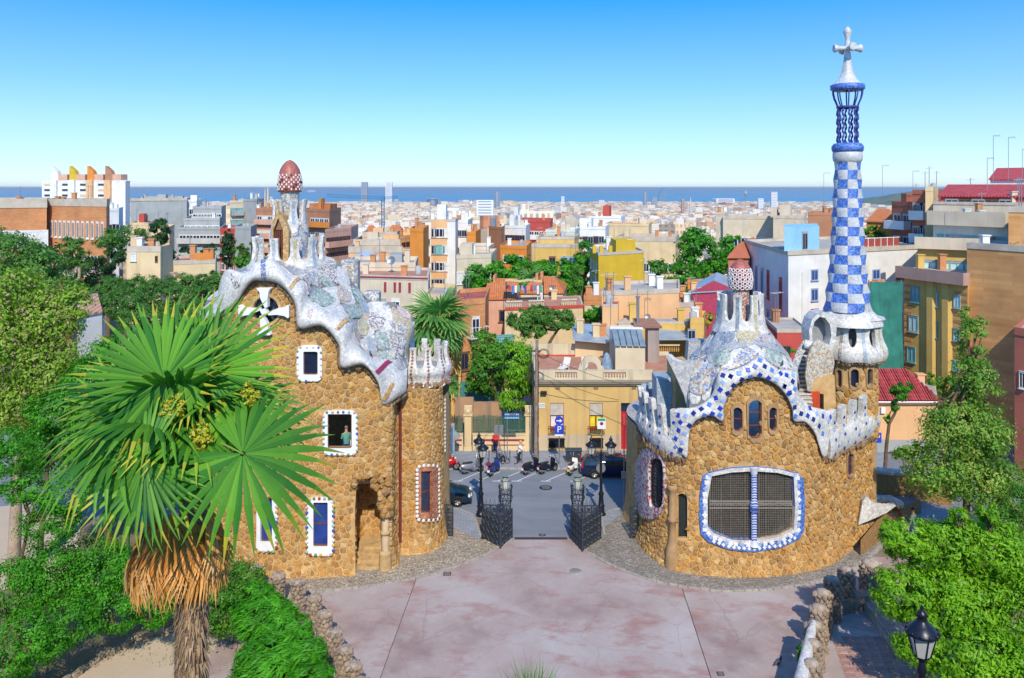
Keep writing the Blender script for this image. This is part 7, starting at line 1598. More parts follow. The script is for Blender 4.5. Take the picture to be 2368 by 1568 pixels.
for k,px in enumerate((1317,1336)):
 p=G(px,1068,.13);T=thing('recycling_bin',('left' if k==0 else 'right')+' one of two dark wheeled bins near the parked estate car','bin',p,group='dark bins on the far pavement');b=MB();b.box((p.x-.27,p.y-.25,.35),(p.x+.27,p.y+.25,1.0));b.box((p.x-.32,p.y-.3,1.0),(p.x+.32,p.y+.3,1.07));b.build('body',plain('bin_plastic',(.03,.045,.06),.5),T)
 b=MB();b.grid([[(p.x-.3+.6*i/4,p.y+.3*cos(t),1.07+.12*sin(t))for i in range(5)]for t in np.linspace(0,pi,6)]);b.build('lid',MATS['bin_plastic'],T)
 for s_ in(-.25,.25):b=MB();b.tube([(p.x+s_,p.y-.2,.13),(p.x+s_,p.y-.2,.36)],.03,5);b.tube([(p.x+s_,p.y+.2,.13),(p.x+s_,p.y+.2,.36)],.03,5);b.build('leg',M_GALV,T)
p=G(1041,1058,.13);T=thing('information_kiosk','blue information column with screen beside the left round corner','kiosk',p);b=MB();b.bbox((p.x-.42,p.y-.2,.13),(p.x+.36,p.y+.25,2.75),.04);b.build('body',plain('kiosk_grey',(.3,.34,.36),.5),T)
b=MB();b.bbox((p.x-.36,p.y-.23,.5),(p.x+.22,p.y-.2,2.55),.02);q=b.build('panel',plain('kiosk_blue',(.03,.2,.5),.3,.3,2),T)
b=MB()
for k in range(7):b.box((p.x-.28,p.y-.236,1.2+k*.14),(p.x+.1-(k%3)*.08,p.y-.231,1.24+k*.14))
b.build('print_lines',M_WHITEP,q);b=MB();b.prism([(p.x+.36,p.y-.2,1.5),(p.x+.75,p.y-.2,1.7),(p.x+.75,p.y-.2,1.85),(p.x+.36,p.y-.2,2.2)],(0,.4,0));o=b.build('side_shelf',plain('kiosk_grey',(.3,.34,.36),.5),T);fix_normals(o.data)
#  vehicles
M_TYRE=plain('tyre',(.012,.012,.013),.85);M_RIM=plain('alloy',(.4,.41,.43),.3,.1,9,0,.7);M_CHROME=plain('chrome',(.6,.62,.65),.12,.05,3,0,.9);M_TAIL=plain('tail_red',(.5,.01,.01),.2);M_HEAD=plain('headlamp_glass',(.6,.62,.62),.1);M_CARGL=plain('car_glass',(.02,.035,.04),.05,.1,3,0,0,.9)
def wheel(parent,x,y,z,r,w):
 b=MB();pr=[(r*.62,-w/2),(r*.92,-w/2),(r,-w*.35),(r,w*.35),(r*.92,w/2),(r*.62,w/2),(r*.6,0)]
 b.lathe(pr+[pr[0]],(0,0,0),20);M=Matrix.Translation((x,y,z))@Matrix.Rotation(pi/2,4,'X');b.v=[tuple(M@Vector(p))for p in b.v];o=b.build('tyre',M_TYRE,parent,local=True);o.parent=parent
 b=MB();b.lathe([(0,w*.1),(r*.6,w*.1),(r*.62,w*.42)],(0,0,0),20)
 for k in range(7):t=2*pi*k/7;b.tube([(0,0,w*.4),(r*.58*cos(t),r*.58*sin(t),w*.38)],r*.06,4)
 b.lathe([(0,-w*.1),(r*.6,-w*.1),(r*.62,-w*.42)][::-1],(0,0,0),20)
 for k in range(7):t=2*pi*k/7;b.tube([(0,0,-w*.4),(r*.58*cos(t),r*.58*sin(t),-w*.38)],r*.06,4)
 b.v=[tuple(M@Vector(p))for p in b.v];q=b.build('rim',M_RIM,parent,local=True);q.parent=o
def car(lab,loc,rz,paint,kind='estate',name='parked_car'):
 T=thing(name,lab,'car',loc,rz,local=True);L=4.6;W2=.88
 if kind=='estate':top=[(-2.3,.72,.78),(-2.26,.95,.98),(-2.2,.98,1.1),(-1.95,1.0,1.42),(-1.0,.98,1.5),(0,.96,1.5),(.55,.95,1.43),(1.3,.93,.97),(1.45,.9,.93),(2.0,.8,.84),(2.22,.68,.7),(2.3,.5,.55)]
 else:top=[(-2.3,.7,.75),(-2.2,.92,.96),(-1.75,.97,1.0),(-1.2,.96,1.36),(-.5,.95,1.42),(0,.94,1.42),(.45,.93,1.36),(1.15,.92,.96),(1.35,.89,.92),(1.95,.78,.82),(2.2,.66,.68),(2.28,.5,.54)]
 rows=[]
 for x,zb,zt in top:
  e=max(0,(abs(x)-1.7))*.28;w=W2-e*.9;wr=w if zt-zb<.12 else w-.22-(.03 if zt>1.3 else 0);zl=.3 if abs(x)<2.1 else.38
  rows.append([(x,-w*.9,zl-.08),(x,-w,zl+.05),(x,-w-.02,.62),(x,-w+.02,zb),(x,-wr,zt-.04),(x,-wr*.8,zt),(x,wr*.8,zt),(x,wr,zt-.04),(x,w-.02,zb),(x,w+.02,.62),(x,w,zl+.05),(x,w*.9,zl-.08)])
 def mf(i,k):
  x0,x1=top[i],top[i+1];tall=max(x0[2]-x0[1],x1[2]-x1[1])>.2
  if tall and k in(3,7):return 1
  if tall and k in(4,5,6)and abs(x0[2]-x1[2])>.15:return 1
  return 0
 b=MB();b.grid(rows,0,True,False,mf);b.add(rows[0],[tuple(range(11,-1,-1))]);b.add(rows[-1],[tuple(range(12))]);o=b.build('body',[paint,M_CARGL],T,local=True);o.parent=T;fix_normals(o.data)
 for x in(-.95,-.05,.75)if kind=='estate' else(-.45,.25):
  for s_ in(-1,1):b=MB();b.tube([(x,s_*.87,.93),(x-.05,s_*.69,1.44)],.035,4);b.build('window_pillar',paint,T,local=True).parent=T
 for x in(-1.4,1.42):
  for s_ in(-1,1):
   wheel(T,x,s_*.8,.32,.32,.2)
   b=MB();b.lathe([(.3,0),(.4,.0),(.4,.03),(.3,.04)],(0,0,0),16,a0=0,a1=pi);M=Matrix.Translation((x,s_*.885,.33))@Matrix.Rotation(pi/2,4,'X');b.v=[tuple(M@Vector(p))for p in b.v];b.build('wheel_arch',M_TYRE,T,local=True).parent=T
 for s_ in(-1,1):
  b=MB();b.bbox((-2.31,s_*.7-.12,.72),(-2.2,s_*.7+.12,1.15 if kind=='estate' else.92),.03);b.build('tail_light',M_TAIL,T,local=True).parent=T
  b=MB();b.bbox((2.1,s_*.62-.17,.58),(2.27,s_*.62+.17,.74),.03);b.build('headlight',M_HEAD,T,local=True).parent=T
  b=MB();b.bbox((.75,s_*.98-.08,.95),(.88,s_*.98+.08,1.08),.03);b.build('mirror',paint,T,local=True).parent=T
  if kind=='estate':b=MB();b.tube([(-1.9,s_*.55,1.5),(-1.8,s_*.55,1.56),(.2,s_*.55,1.56),(.3,s_*.55,1.5)],.02,5);b.build('roof_rail',M_BLK,T,local=True).parent=T
 b=MB();b.bbox((2.26,-.26,.42),(2.33,.26,.53),.01);b.bbox((-2.36,-.26,.6),(-2.28,.26,.72),.01);b.build('number_plate',M_WHITEP,T,local=True).parent=T
 b=MB();b.bbox((2.2,-.78,.3),(2.36,.78,.5),.05);b.bbox((-2.38,-.8,.32),(-2.25,.8,.55),.05);b.build('bumper',paint,T,local=True).parent=T
 return T
M_NAVY=plain('navy_paint',(.012,.02,.07),.18,.1,2,0,.3,.8);M_DKBL=plain('dark_blue_paint',(.012,.035,.075),.15,.1,2,0,.3,.8)
car('dark navy estate car parked at the far kerb with its tail to the left',(W(1413,0,58.3).x+.1,58.25,.01),0,M_NAVY)
car('dark blue saloon nosing out from behind the left pavilion',(W(1090,0,53).x-2.3,53.2,.01),0,M_DKBL,'saloon','dark_car')
T=car('yellow edge of a taxi just showing beside the left round corner',(W(1034,0,51.9).x-2.35,51.75-.0,.01),0,plain('taxi_yellow',(.65,.35,.01),.3),'saloon','taxi');T.location=(W(1036,0,54).x-2.36,55.4,.01)
def scooter(lab,loc,rz,paint,topbox=None,cat='scooter',sport=False,seatm=None):
 T=thing('motor_scooter' if not sport else 'motorcycle',lab,cat,loc,rz,local=True,group=None)
 def add(nm,b,m):o=b.build(nm,m,T,local=True);o.parent=T;return o
 r=.25 if not sport else.3
 for x in(-.62,.64):
  b=MB();b.lathe([(r*.62,-.05),(r*.9,-.06),(r,0),(r*.9,.06),(r*.62,.05),(r*.6,0)],(0,0,0),18);b.lathe([(0,.02),(r*.6,.02)],(0,0,0),12,1)
  for k in range(5):t=2*pi*k/5;b.tube([(0,0,.0),(r*.62*cos(t),r*.62*sin(t),0)],.02,4,1)
  M=Matrix.Translation((x,0,r))@Matrix.Rotation(pi/2,4,'X');b.v=[tuple(M@Vector(p))for p in b.v];add('wheel',b,[M_TYRE,M_RIM])
 b=MB();sec=[(-.95,.1,.62,.74),(-.8,.17,.45,.78),(-.5,.19,.35,.78),(-.2,.17,.34,.76),(.0,.14,.28,.6),(.1,.14,.26,.34),(.35,.14,.26,.34)]if not sport else[(-.8,.08,.7,.82),(-.5,.13,.5,.8),(-.1,.17,.35,.85),(.25,.2,.35,.98),(.5,.15,.5,.85),(.6,.08,.6,.75)]
 b.grid([[(x,w*.7,z0),(x,w,(z0+z1)/2),(x,w*.7,z1),(x,-w*.7,z1),(x,-w,(z0+z1)/2),(x,-w*.7,z0)]for x,w,z0,z1 in sec],0,True,True);b.add([(sec[0][0],y,z)for y,z in((.07,.62),(.07,.74),(-.07,.74),(-.07,.62))],[(0,1,2,3)]);add('body',b,paint)
 if not sport:b=MB();b.grid([[(x,y,z)for y in(-.2,-.16,0,.16,.2)]for x,z in((.36,.3),(.42,.5),(.5,.8),(.5,.98),(.42,1.02),(.36,.8),(.34,.5))]);add('leg_shield',b,paint)
 b=MB();b.bbox((-.78,-.14,.76),(.0,.14,.86),.04);add('seat',b,seatm or M_BLK)
 b=MB();b.tube([(.64,0,r),(.5,0,.75),(.4,0,1.0)],.035,6);b.tube([(.34,-.34,1.02),(.42,-.1,1.04),(.42,.1,1.04),(.34,.34,1.02)],.02,5);add('handlebar',b,M_BLK)
 for s_ in(-1,1):b=MB();b.tube([(.38,s_*.2,1.03),(.42,s_*.3,1.22)],.01,4);b.ball((.41,s_*.32,1.28),.07,8,5,0,(.35,1,.8));add('mirror',b,M_CHROME)
 b=MB();b.ball((.55,0,.9),.09,8,5);add('headlight',b,M_HEAD);b=MB();b.bbox((-.98,-.09,.6),(-.92,.09,.7),.02);add('tail_light',b,M_TAIL)
 b=MB();b.bbox((-1.0,-.1,.42),(-.97,.1,.58),.005);add('number_plate',b,plain('yellow_plate',(.65,.5,.03),.4)if topbox=='white' else M_WHITEP)
 b=MB();b.tube([(-.3,-.12,.2),(-.95,-.16,.38)],[.04,.07],8);add('exhaust',b,M_RIM)
 b=MB();b.tube([(.88,0,.32),(.82,0,.48),(.64,0,.55),(.42,0,.45)],[.03,.06,.07,.04],6);add('mudguard',b,paint)
 if topbox and topbox!='white':b=MB();b.bbox((-1.15,-.2,.9),(-.78,.2,1.15),.08);add('top_box',b,topbox)
M_SCB=plain('scooter_black',(.015,.017,.03),.25,.1,3,0,.2);M_SCG=plain('scooter_silver',(.35,.36,.38),.3,.1,3,0,.5);M_SCR=plain('motor_red',(.5,.01,.015),.25);M_SCW=plain('scooter_white',(.72,.72,.7),.3)
S=lambda px,py:G(px,py,.006)
def at_(px,py,dx=0):p=S(px,py);return(p.x+dx,p.y,.006)
scooter('red motorcycle half hidden by the left round corner',at_(1036,1088),.1,M_SCR,sport=True,cat='motorcycle')
scooter('black and silver scooter with a silver top box left of the lamp',at_(1093,1094),.45,M_SCG,M_SCG)
scooter('dark blue scooter with a dark red top box parked by the leaning man',at_(1143,1096),1.15,plain('scooter_blue',(.02,.04,.2),.3),plain('box_dark_red',(.2,.02,.05),.3))
scooter('large black scooter left of the black pair by the utility pole',at_(1230,1094),.75,M_SCB);scooter('second black scooter parked just right of the larger black one',at_(1268,1093),.65,M_SCB)
scooter('white scooter with a black front parked before the bins',at_(1325,1094),1.15,M_SCW,'white')
#  people
M_SKIN=plain('skin',(.5,.28,.18),.6,.08,8)
def skin_body(name,joints,edges,parent,m,root=0):
 me=bpy.data.meshes.new(name);me.from_pydata([j[:3]for j in joints],edges,[]);me.materials.append(m);o=link(name,me,parent);
 md=o.modifiers.new('skin','SKIN');me.skin_vertices.new()if not me.skin_vertices else None
 for i,j in enumerate(joints):me.skin_vertices[0].data[i].radius=(j[3],j[4]if len(j)>4 else j[3]);me.skin_vertices[0].data[i].use_root=(i==root)
 md.use_smooth_shade=True;s_=o.modifiers.new('sub','SUBSURF');s_.levels=2;s_.render_levels=2;return o
def person(lab,loc,rz,shirt,legs,hair,lean=0,crouch=0,arms='down',bag=None,h=1.72,hat=None,longhair=False,paper=False,stride=.12):
 T=thing('person',lab,'person',loc,rz,local=True);k=h/1.75;hz=(.92-crouch)*k;kn=crouch*.6
 J=[(0,0,hz,.13*k,.12*k),(-lean*.4,0,hz+.22*k,.12*k,.13*k),(-lean*.9,0,hz+.45*k,.11*k,.16*k),(-lean*.95+.01,0,hz+.56*k,.06*k),(-lean+.04,0,hz+.68*k,.085*k,.08*k),(-lean+.05,0,hz+.77*k,.085*k,.075*k)];E=[(0,1),(1,2),(2,3),(3,4),(4,5)]
 for s_ in(-1,1):
  i=len(J);st=stride*s_;J+=[(0,s_*.1,hz-.06,.1*k),(kn+st*.5+.04,s_*.11,.5*k-crouch*.2,.065*k),(kn*.2+st+lean*.8,s_*.11,.1,.045*k),(kn*.2+st+.16+lean*.8,s_*.12,.04,.04*k)];E+=[(0,i),(i,i+1),(i+1,i+2),(i+2,i+3)]
 hands=[]
 for s_ in(-1,1):
  i=len(J);sx,sz=-lean*.9,hz+.46*k
  if arms=='down':P=[(sx,s_*.2*k,sz,.05),(sx+.02,s_*.25*k,sz-.28*k,.042),(sx+.1,s_*.24*k,sz-.52*k,.032),(sx+.12,s_*.23*k,sz-.62*k,.03)]
  elif arms=='front':P=[(sx,s_*.2*k,sz,.05),(sx+.06,s_*.25*k,sz-.26*k,.042),(sx+.28,s_*.12*k,sz-.22*k,.032),(sx+.36,s_*.08*k,sz-.2*k,.03)]
  else:P=[(sx,s_*.2*k,sz,.05),(sx+.05,s_*.28*k,sz-.22*k,.042),(sx+.2,s_*.1*k,sz-.1*k,.032),(sx+.24,s_*.03*k,sz-.06*k,.03)]
  J+=P;E+=[(2,i),(i,i+1),(i+1,i+2),(i+2,i+3)];hands.append(P)
 skin_body('body',J,E,T,M_SKIN)
 b=MB();sh=[(Vector(J[0][:3])+Vector((0,0,-.08)),.155),(Vector(J[0][:3]),.15),(Vector(J[1][:3]),.145),(Vector(J[2][:3]),.165),(Vector(J[3][:3])-Vector((0,0,.02)),.08)]
 b.tube([p for p,r in sh],[r*k for p,r in sh],12);c0=sh[0][0];b.v=[(p[0],p[1]*1.22,p[2])for p in b.v]
 for P in hands:b.tube([P[0][:3],P[1][:3]],[.075*k,.06*k],8)
 b.build('shirt',shirt,T,local=True).parent=T
 b=MB()
 for q in(6,10):b.tube([Vector(J[0][:3])+Vector((0,J[q][1]*.7,.04)),J[q][:3],J[q+1][:3],J[q+2][:3]],[.12*k,.115*k,.08*k,.065*k],10)
 b.build('trousers',legs,T,local=True).parent=T
 hp=Vector(J[5][:3]);b=MB();b.ball(hp+Vector((-.015,0,.035)),.108*k,10,7,0,(1,.92,.95));
 if longhair:b.tube([hp+Vector((-.04,0,.05)),hp+Vector((-.09,0,-.1)),hp+Vector((-.09,0,-.28))],[.09,.09,.04],8)
 b.build('hair',hair,T,local=True).parent=T
 b=MB();fx=hp+Vector((.085*k,0,-.01));b.ball(fx,.022,6,4,0,(1,.8,1.4));b.build('nose',M_SKIN,T,local=True).parent=T
 b=MB()
 for s_ in(-1,1):b.ball(hp+Vector((.082*k,s_*.033,.015)),.012,6,4)
 b.build('eye',M_BLK,T,local=True).parent=T
 for q in(9,13):b=MB();p=Vector(J[q][:3]);b.ball(p+Vector((-.04,0,.0)),.07,8,5,0,(1.9,.8,.7));b.build('shoe',M_BLK,T,local=True).parent=T
 if paper:b=MB();p=Vector(hands[0][3][:3]);b.grid([[p+Vector((-.02+.2*i,.28*j-.02,.1*i+.05*(j-.5)**2))for i in(0,1)]for j in(0,.5,1)]);b.build('paper',M_WHITEP,T,local=True).parent=T
 if bag:b=MB();b.bbox((-.12,-.34,hz-.25),(.14,-.2,hz+.05),.04);b.tube([(0,-.27,hz),(-.02,-.1,hz+.3),(0,.08,hz+.5)],.015,4);o=b.build('shoulder_bag',bag,None,None,None,local=True);o.parent=T
 return T
DEN=plain('denim',(.03,.06,.16),.9);BLKC=plain('black_cloth',(.02,.02,.03),.9)
p=G(1147,1046,.13);person('man in a red shirt and open blue jacket leaning on the reed fence wall',(p.x,p.y-.1,.13),-pi/2,plain('red_cotton',(.6,.02,.03),.9),DEN,plain('dark_hair',(.03,.02,.015),.8),lean=.1,arms='front')
p=G(1166,1072,.13);person('seated visitor in grey reading a white leaflet beside the sign pole',(p.x-.25,p.y+.1,.13),-.4,plain('grey_blue_cotton',(.16,.2,.26),.9),BLKC,plain('brown_hair',(.3,.16,.07),.8),lean=.22,crouch=.22,arms='front',paper=True)
p=G(1195,1071,.13);person('fair haired woman in a white top reading a map on the far pavement',(p.x+.2,p.y,.13),pi+.3,M_WHITEP,BLKC,plain('blond_hair',(.6,.4,.14),.7),lean=.12,arms='read',paper=True,longhair=True,h=1.66,bag=plain('brown_leather',(.25,.13,.09),.6))
pw_,nw_=wmap(PL,-1.15,0)(*PL.uv(795,1000));b=MB();b.box((pw_.x-2,pw_.y-.6,W(0,1052,43).z-.9),(pw_.x+1.5,pw_.y+1.2,W(0,1052,43).z-.72));b.build('upper_floor',M_DARKIN,LP)
person('visitor in a teal shirt with a pale bag standing inside the open pavilion window',(pw_.x+.15,pw_.y-.25,W(0,1052,43).z-.5),pi/2+.4,plain('teal_cotton',(.1,.32,.28),.9),DEN,plain('grey_cap',(.2,.16,.16),.9),arms='front',bag=M_WHITEP)
pw_,nw_=wmap(PR,-.75,0)(*PR.uv(1742,980));person('visitor in a red shirt behind the tall arched window of the right pavilion',(pw_.x-.25,pw_.y,W(0,1014,42.5).z-.95),-pi/2,MATS['red_cotton'],BLKC,plain('dark_hair',(.03,.02,.015),.8),arms='front')
p=G(2090,1256,.13);person('dark haired visitor walking behind the leafy tree near the right pavilion',(p.x,p.y,.06),2.5,plain('tan_cotton',(.5,.3,.2),.9),BLKC,plain('dark_hair',(.03,.02,.015),.8));p=G(2112,1240,.13);person('second dark haired visitor further back behind the leafy tree',(p.x,p.y,.06),2.3,plain('grey_blue_cotton',(.16,.2,.26),.9),DEN,plain('dark_hair',(.03,.02,.015),.8))
def pigeon(p,rz,lab,s_=1.0,dark=True):
 b=MB();b.ball((0,0,.12),.09,10,6,0,(1.7,.8,.85));b.ball((.16,0,.24),.04,8,5);b.tube([(.1,0,.15),(.155,0,.22)],[.05,.035],6);b.tube([(-.1,0,.12),(-.26,0,.08)],[.05,.02],5);b.tube([(.19,0,.24),(.225,0,.235)],[.012,.003],4)
 for q in(-.03,.03):b.tube([(.02,q,.06),(.03,q,0)],.008,4)
 M=Matrix.Translation(p)@Matrix.Rotation(rz,4,'Z')@Matrix.Scale(s_,4);b.v=[tuple(M@Vector(v))for v in b.v];b.build('pigeon',plain('pigeon_grey',(.06,.065,.09),.7,.4,20),None,lab,'pigeon')
pigeon(G(1800,1538,.05),.6,'dark pigeon on the plaza near the curved wall at lower right',1.2)
for a,c,lab in((1744,847,'pigeon perched on the blue diamond trim at the peak'),(1765,850,'pigeon perched just right of the trim peak'),(1808,848,'pigeon perched on the right shoulder of the blue trim')):pigeon(W(a,c,42.9),1.0,lab,1.1)
pigeon(W(858,826,43.6),2,'pigeon standing on the left roof above the maroon band',1.1)
def aerial(px,y0,y1,Y,lab,k=0):
 T=thing('television_aerial',lab,'aerial',W(px,y0,Y));a,c=W(px,y0,Y),W(px,y1,Y);r=max(.03,.45*Y/F);b=MB();b.tube([a,c],r,5);b.build('mast',M_GALV,T)
 w=16*Y/F;b=MB();b.tube([c,c+Vector((w,0,.1))],r*.8,4);b.build('boom',M_GALV,T)
 b=MB()
 for i in range(5):q=c+Vector((w*(.1+i*.2),0,0));b.tube([q-Vector((0,w*.2,w*.12)),q+Vector((0,w*.2,w*.12))],r*.5,4)
 b.build('elements',M_GALV,T)
for i,(x,y0,y1,Y,lab)in enumerate(((1905,495,400,120,'tall thin aerial left of the chequered shaft top'),(2041,470,383,110,'tall aerial on the skyline right of the spire'),(2111,452,396,108,'short aerial above the dark flats'),(2297,420,314,90,'tallest twin aerial above the red roofs'),(2332,420,318,90,'right hand twin aerial above the red roofs'),(2283,440,366,88,'low aerial left of the twin masts'),(2364,412,346,92,'aerial at the right margin'),
 (1331,640,520,118,'thin mast before the yellow villa'),(1237,650,560,118,'thin mast over the tree band'),(1412,765,690,72,'aerial beside the grey metal roof'),(1498,745,672,78,'aerial above the pale cream house'),(1275,665,640,96,'aerial on the broad clay roof'))):aerial(x,y0,y1,Y,lab)
def dish(px,py,Y,r,lab):
 p=W(px,py,Y);b=MB();R_=r*Y/F;b.lathe([(0,.0),(R_*.5,R_*.07),(R_*.85,R_*.2),(R_,R_*.3)],(0,0,0),18);b.lathe([(R_,R_*.3),(R_*.84,R_*.17),(0,-.03)],(0,0,0),18);b.tube([(0,0,0),(R_*.1,0,R_*.9)],R_*.05,4)
 q=Vector((-.3,-.9,.3)).to_track_quat('Z','Y');b.v=[tuple(q@Vector(v)+p)for v in b.v];b.tube([p,p-Vector((0,0,R_*2.2))],R_*.08,5);b.build('satellite_dish',M_GALV,None,lab,'satellite dish')
dish(906,603,88,10,'large grey satellite dish on the upper beige terrace');dish(1498,733,77,7,'white satellite dish against the pale cream house');dish(1176,664,87,5,'small dish left of the washing terrace');dish(1277,667,95,6,'small dish on the broad clay roof')
#  the city down to the sea
def m_city():
 t=NT('city_walls');a=t.n('Attribute',attribute_name='rnd');g=t.n('NewGeometry');s=t.n('SeparateXYZ');t.l(g.outputs['Position'],s.inputs[0])
 ad=t.n('Math',operation='ADD');t.l(s.outputs[0],ad.inputs[0]);t.l(s.outputs[1],ad.inputs[1]);c=t.n('CombineXYZ');t.l(ad.outputs[0],c.inputs[0]);t.l(s.outputs[2],c.inputs[1])
 b=t.n('TexBrick',offset=0.0);b.inputs['Scale'].default_value=1;b.inputs['Brick Width'].default_value=3.1;b.inputs['Row Height'].default_value=3.2;b.inputs['Mortar Size'].default_value=.75;b.inputs['Mortar Smooth'].default_value=0;t.l(c.outputs[0],b.inputs[0])
 w=t.ramp(a.outputs['Fac'],[(0,(.8,.7,.56)),(.25,(.72,.54,.34)),(.38,(.84,.78,.68)),(.55,(.66,.38,.22)),(.66,(.8,.64,.42)),(.82,(.82,.76,.66)),(.93,(.58,.24,.12)),(.97,(.7,.48,.14))],'CONSTANT')
 t.l(t.mix(.75,(.12,.12,.14),w),b.inputs['Color1']);t.l(t.mix(.4,(.12,.12,.14),w),b.inputs['Color2']);t.l(w,b.inputs['Mortar']);return t.done(b.outputs[0],.85)
def m_croof():
 t=NT('city_roofs');a=t.n('Attribute',attribute_name='rnd');w=t.ramp(a.outputs['Fac'],[(0,(.5,.3,.22)),(.3,(.58,.5,.42)),(.5,(.66,.62,.58)),(.7,(.52,.26,.16)),(.85,(.4,.4,.4))],'CONSTANT');return t.done(w,.9)
MCW,MCR=m_city(),m_croof();R=np.random.default_rng(5);cb=[]
Y=185.0
while Y<6500:
 st=13+Y*.011;n=int(Y*1.55/st)
 for i in range(n):
  px=-60+2500*(i+R.uniform(-.3,.3))/n;y=Y+R.uniform(-.4,.4)*st
  if(Y<900 and px<240)or(Y<330 and(px<420 or px>1950))or R.random()<.1:continue
  if y>3900 and px>2080:continue
  if abs(px-1268)<9 and 600<y<4500:continue
  if Y<260 and(px<640 or 1640<px<1900):continue
  cb.append((px,y,R.uniform(.55,.95)*st*1.0,R.uniform(.6,1.0)*st,R.uniform(9,21)+(R.random()<.05)*R.uniform(6,20),R.uniform(0,1),R.uniform(0,1)))
 Y+=st*1.05
def cbuild(b,px,y,w,d,h,r1,r2,k):
 x=(px-CX)/F*y;z=tz(y)-2;rz=.5+.12*sin(y*.003+px*.002)if px>700 else-.3;lo=min(h,H-z-(y*(466+18*r1-HY)/F)if y<900 else h);lo=max(lo,6)
 M=Matrix.Translation((x,y,z))@Matrix.Rotation(rz,4,'Z');a=Vector((-w/2,-d/2,0));c=Vector((w/2,d/2,lo));k0=len(b.v);b.box(a,c,0,M,r1+.001);b.m[-5]=1;b.r[-5]=r2+.001
 for q in range(3):ux,uy=(r1*(q+3)*7%.6-.3)*w,(r2*(q+2)*5%.6-.3)*d;b.box((ux-w*.12,uy-d*.1,lo),(ux+w*.12,uy+d*.1,lo+1.6+r2*1.6),0,M,(r2+.01)if q else r1+.01)
 b.box((-w/2,-d/2-.0,lo+.01),(w/2,-d/2+.3,lo+.7),0,M,r1+.001)
LM=[(450,'over the far left woods'),(640,'left of the tall red dome'),(760,'beside the left ventilation tower'),(860,'left of the blue crane mast'),(960,'right of the blue crane mast'),(1060,'behind the slim peach flats'),(1160,'before the white hospital slab'),(1290,'above the green avenue trees'),(1400,'behind the pale blank gable'),(1500,'above the mustard block'),(1660,'left of the tall plane tree'),(1800,'above the long beige office'),(1900,'left of the chequered shaft'),(9999,'right of the chequered shaft')]
KINDS=[('pale block of flats',0,.25),('ochre block of flats',.25,.38),('white block of flats',.38,.55),('brown pink block of flats',.55,.66),('cream block of flats',.66,.82),('light flat roofed block of flats',.82,.93),('brick red block of flats',.93,.97),('tawny block of flats',.97,1.1)]
cb.sort(key=lambda c:c[1]);rest=MB()
for k,c in enumerate(cb):
 if k<300:
  b=MB();cbuild(b,*c,k);kd=[q for q in KINDS if q[1]<=c[5]<q[2]][0][0];b.build('city_house',[MCW,MCR],None,kd+' in the '+('nearest','second','third')[min(2,k//70)]+' rows '+[w for x,w in LM if c[0]<x][0],'building','blocks of flats on the slope toward the sea')
 else:cbuild(rest,*c,k)
rest.build('city_houses',[MCW,MCR],kind='stuff')
wF=plain('far_white',(.76,.77,.78),.7);gF=plain('far_grey',(.32,.35,.4),.6)
def tower(px0,px1,y0,y1,Y,m,lab,kind='box',name='tower_block',cat='tower'):
 a,c=W(px0,y1,Y),W(px1,y0,Y);w=c.x-a.x;z0=tz(Y)-1;T=thing(name,lab,cat,(a.x+w/2,Y,z0));b=MB()
 if kind=='box':b.bbox((a.x,Y,z0),(c.x,Y+w*.8,c.z),w*.04)
 elif kind=='round':b.lathe([(w/2,z0),(w/2,c.z-w*.2),(w*.4,c.z)],(a.x+w/2,Y,0),16)
 elif kind=='sail':b.prism([(a.x+w*q,Y,z0+(c.z-z0)*h)for q,h in((0,0),(1,0),(1,1),(.75,.99),(.4,.86),(.15,.6),(.02,.3))],(0,w,0))
 elif kind=='spire':b.lathe([(w/2,z0),(w*.42,z0+(c.z-z0)*.5),(w*.22,z0+(c.z-z0)*.85),(0,c.z)],(a.x+w/2,Y,0),8)
 elif kind=='mast':b.lathe([(w*.18,z0),(w*.14,c.z-w*2),(w*.5,c.z-w*1.8),(w*.5,c.z-w),(w*.1,c.z-w*.8),(.1,c.z)],(a.x+w/2,Y,0),8)
 o=b.build('shaft',m,T);fix_normals(o.data);n=max(3,int((c.z-z0)/9))
 if kind in('box','round'):
  b=MB()
  for k in range(n):z=z0+(c.z-z0)*(k+.4)/n;b.box((a.x+w*.12,Y-(w*.02 if kind=='box' else w*.5),z),(a.x+w*.88,Y+w*.1,z+(c.z-z0)/n*.35))
  b.build('window_bands',gF if m is not gF else plain('far_glass',(.16,.2,.26),.3),T)
 return T
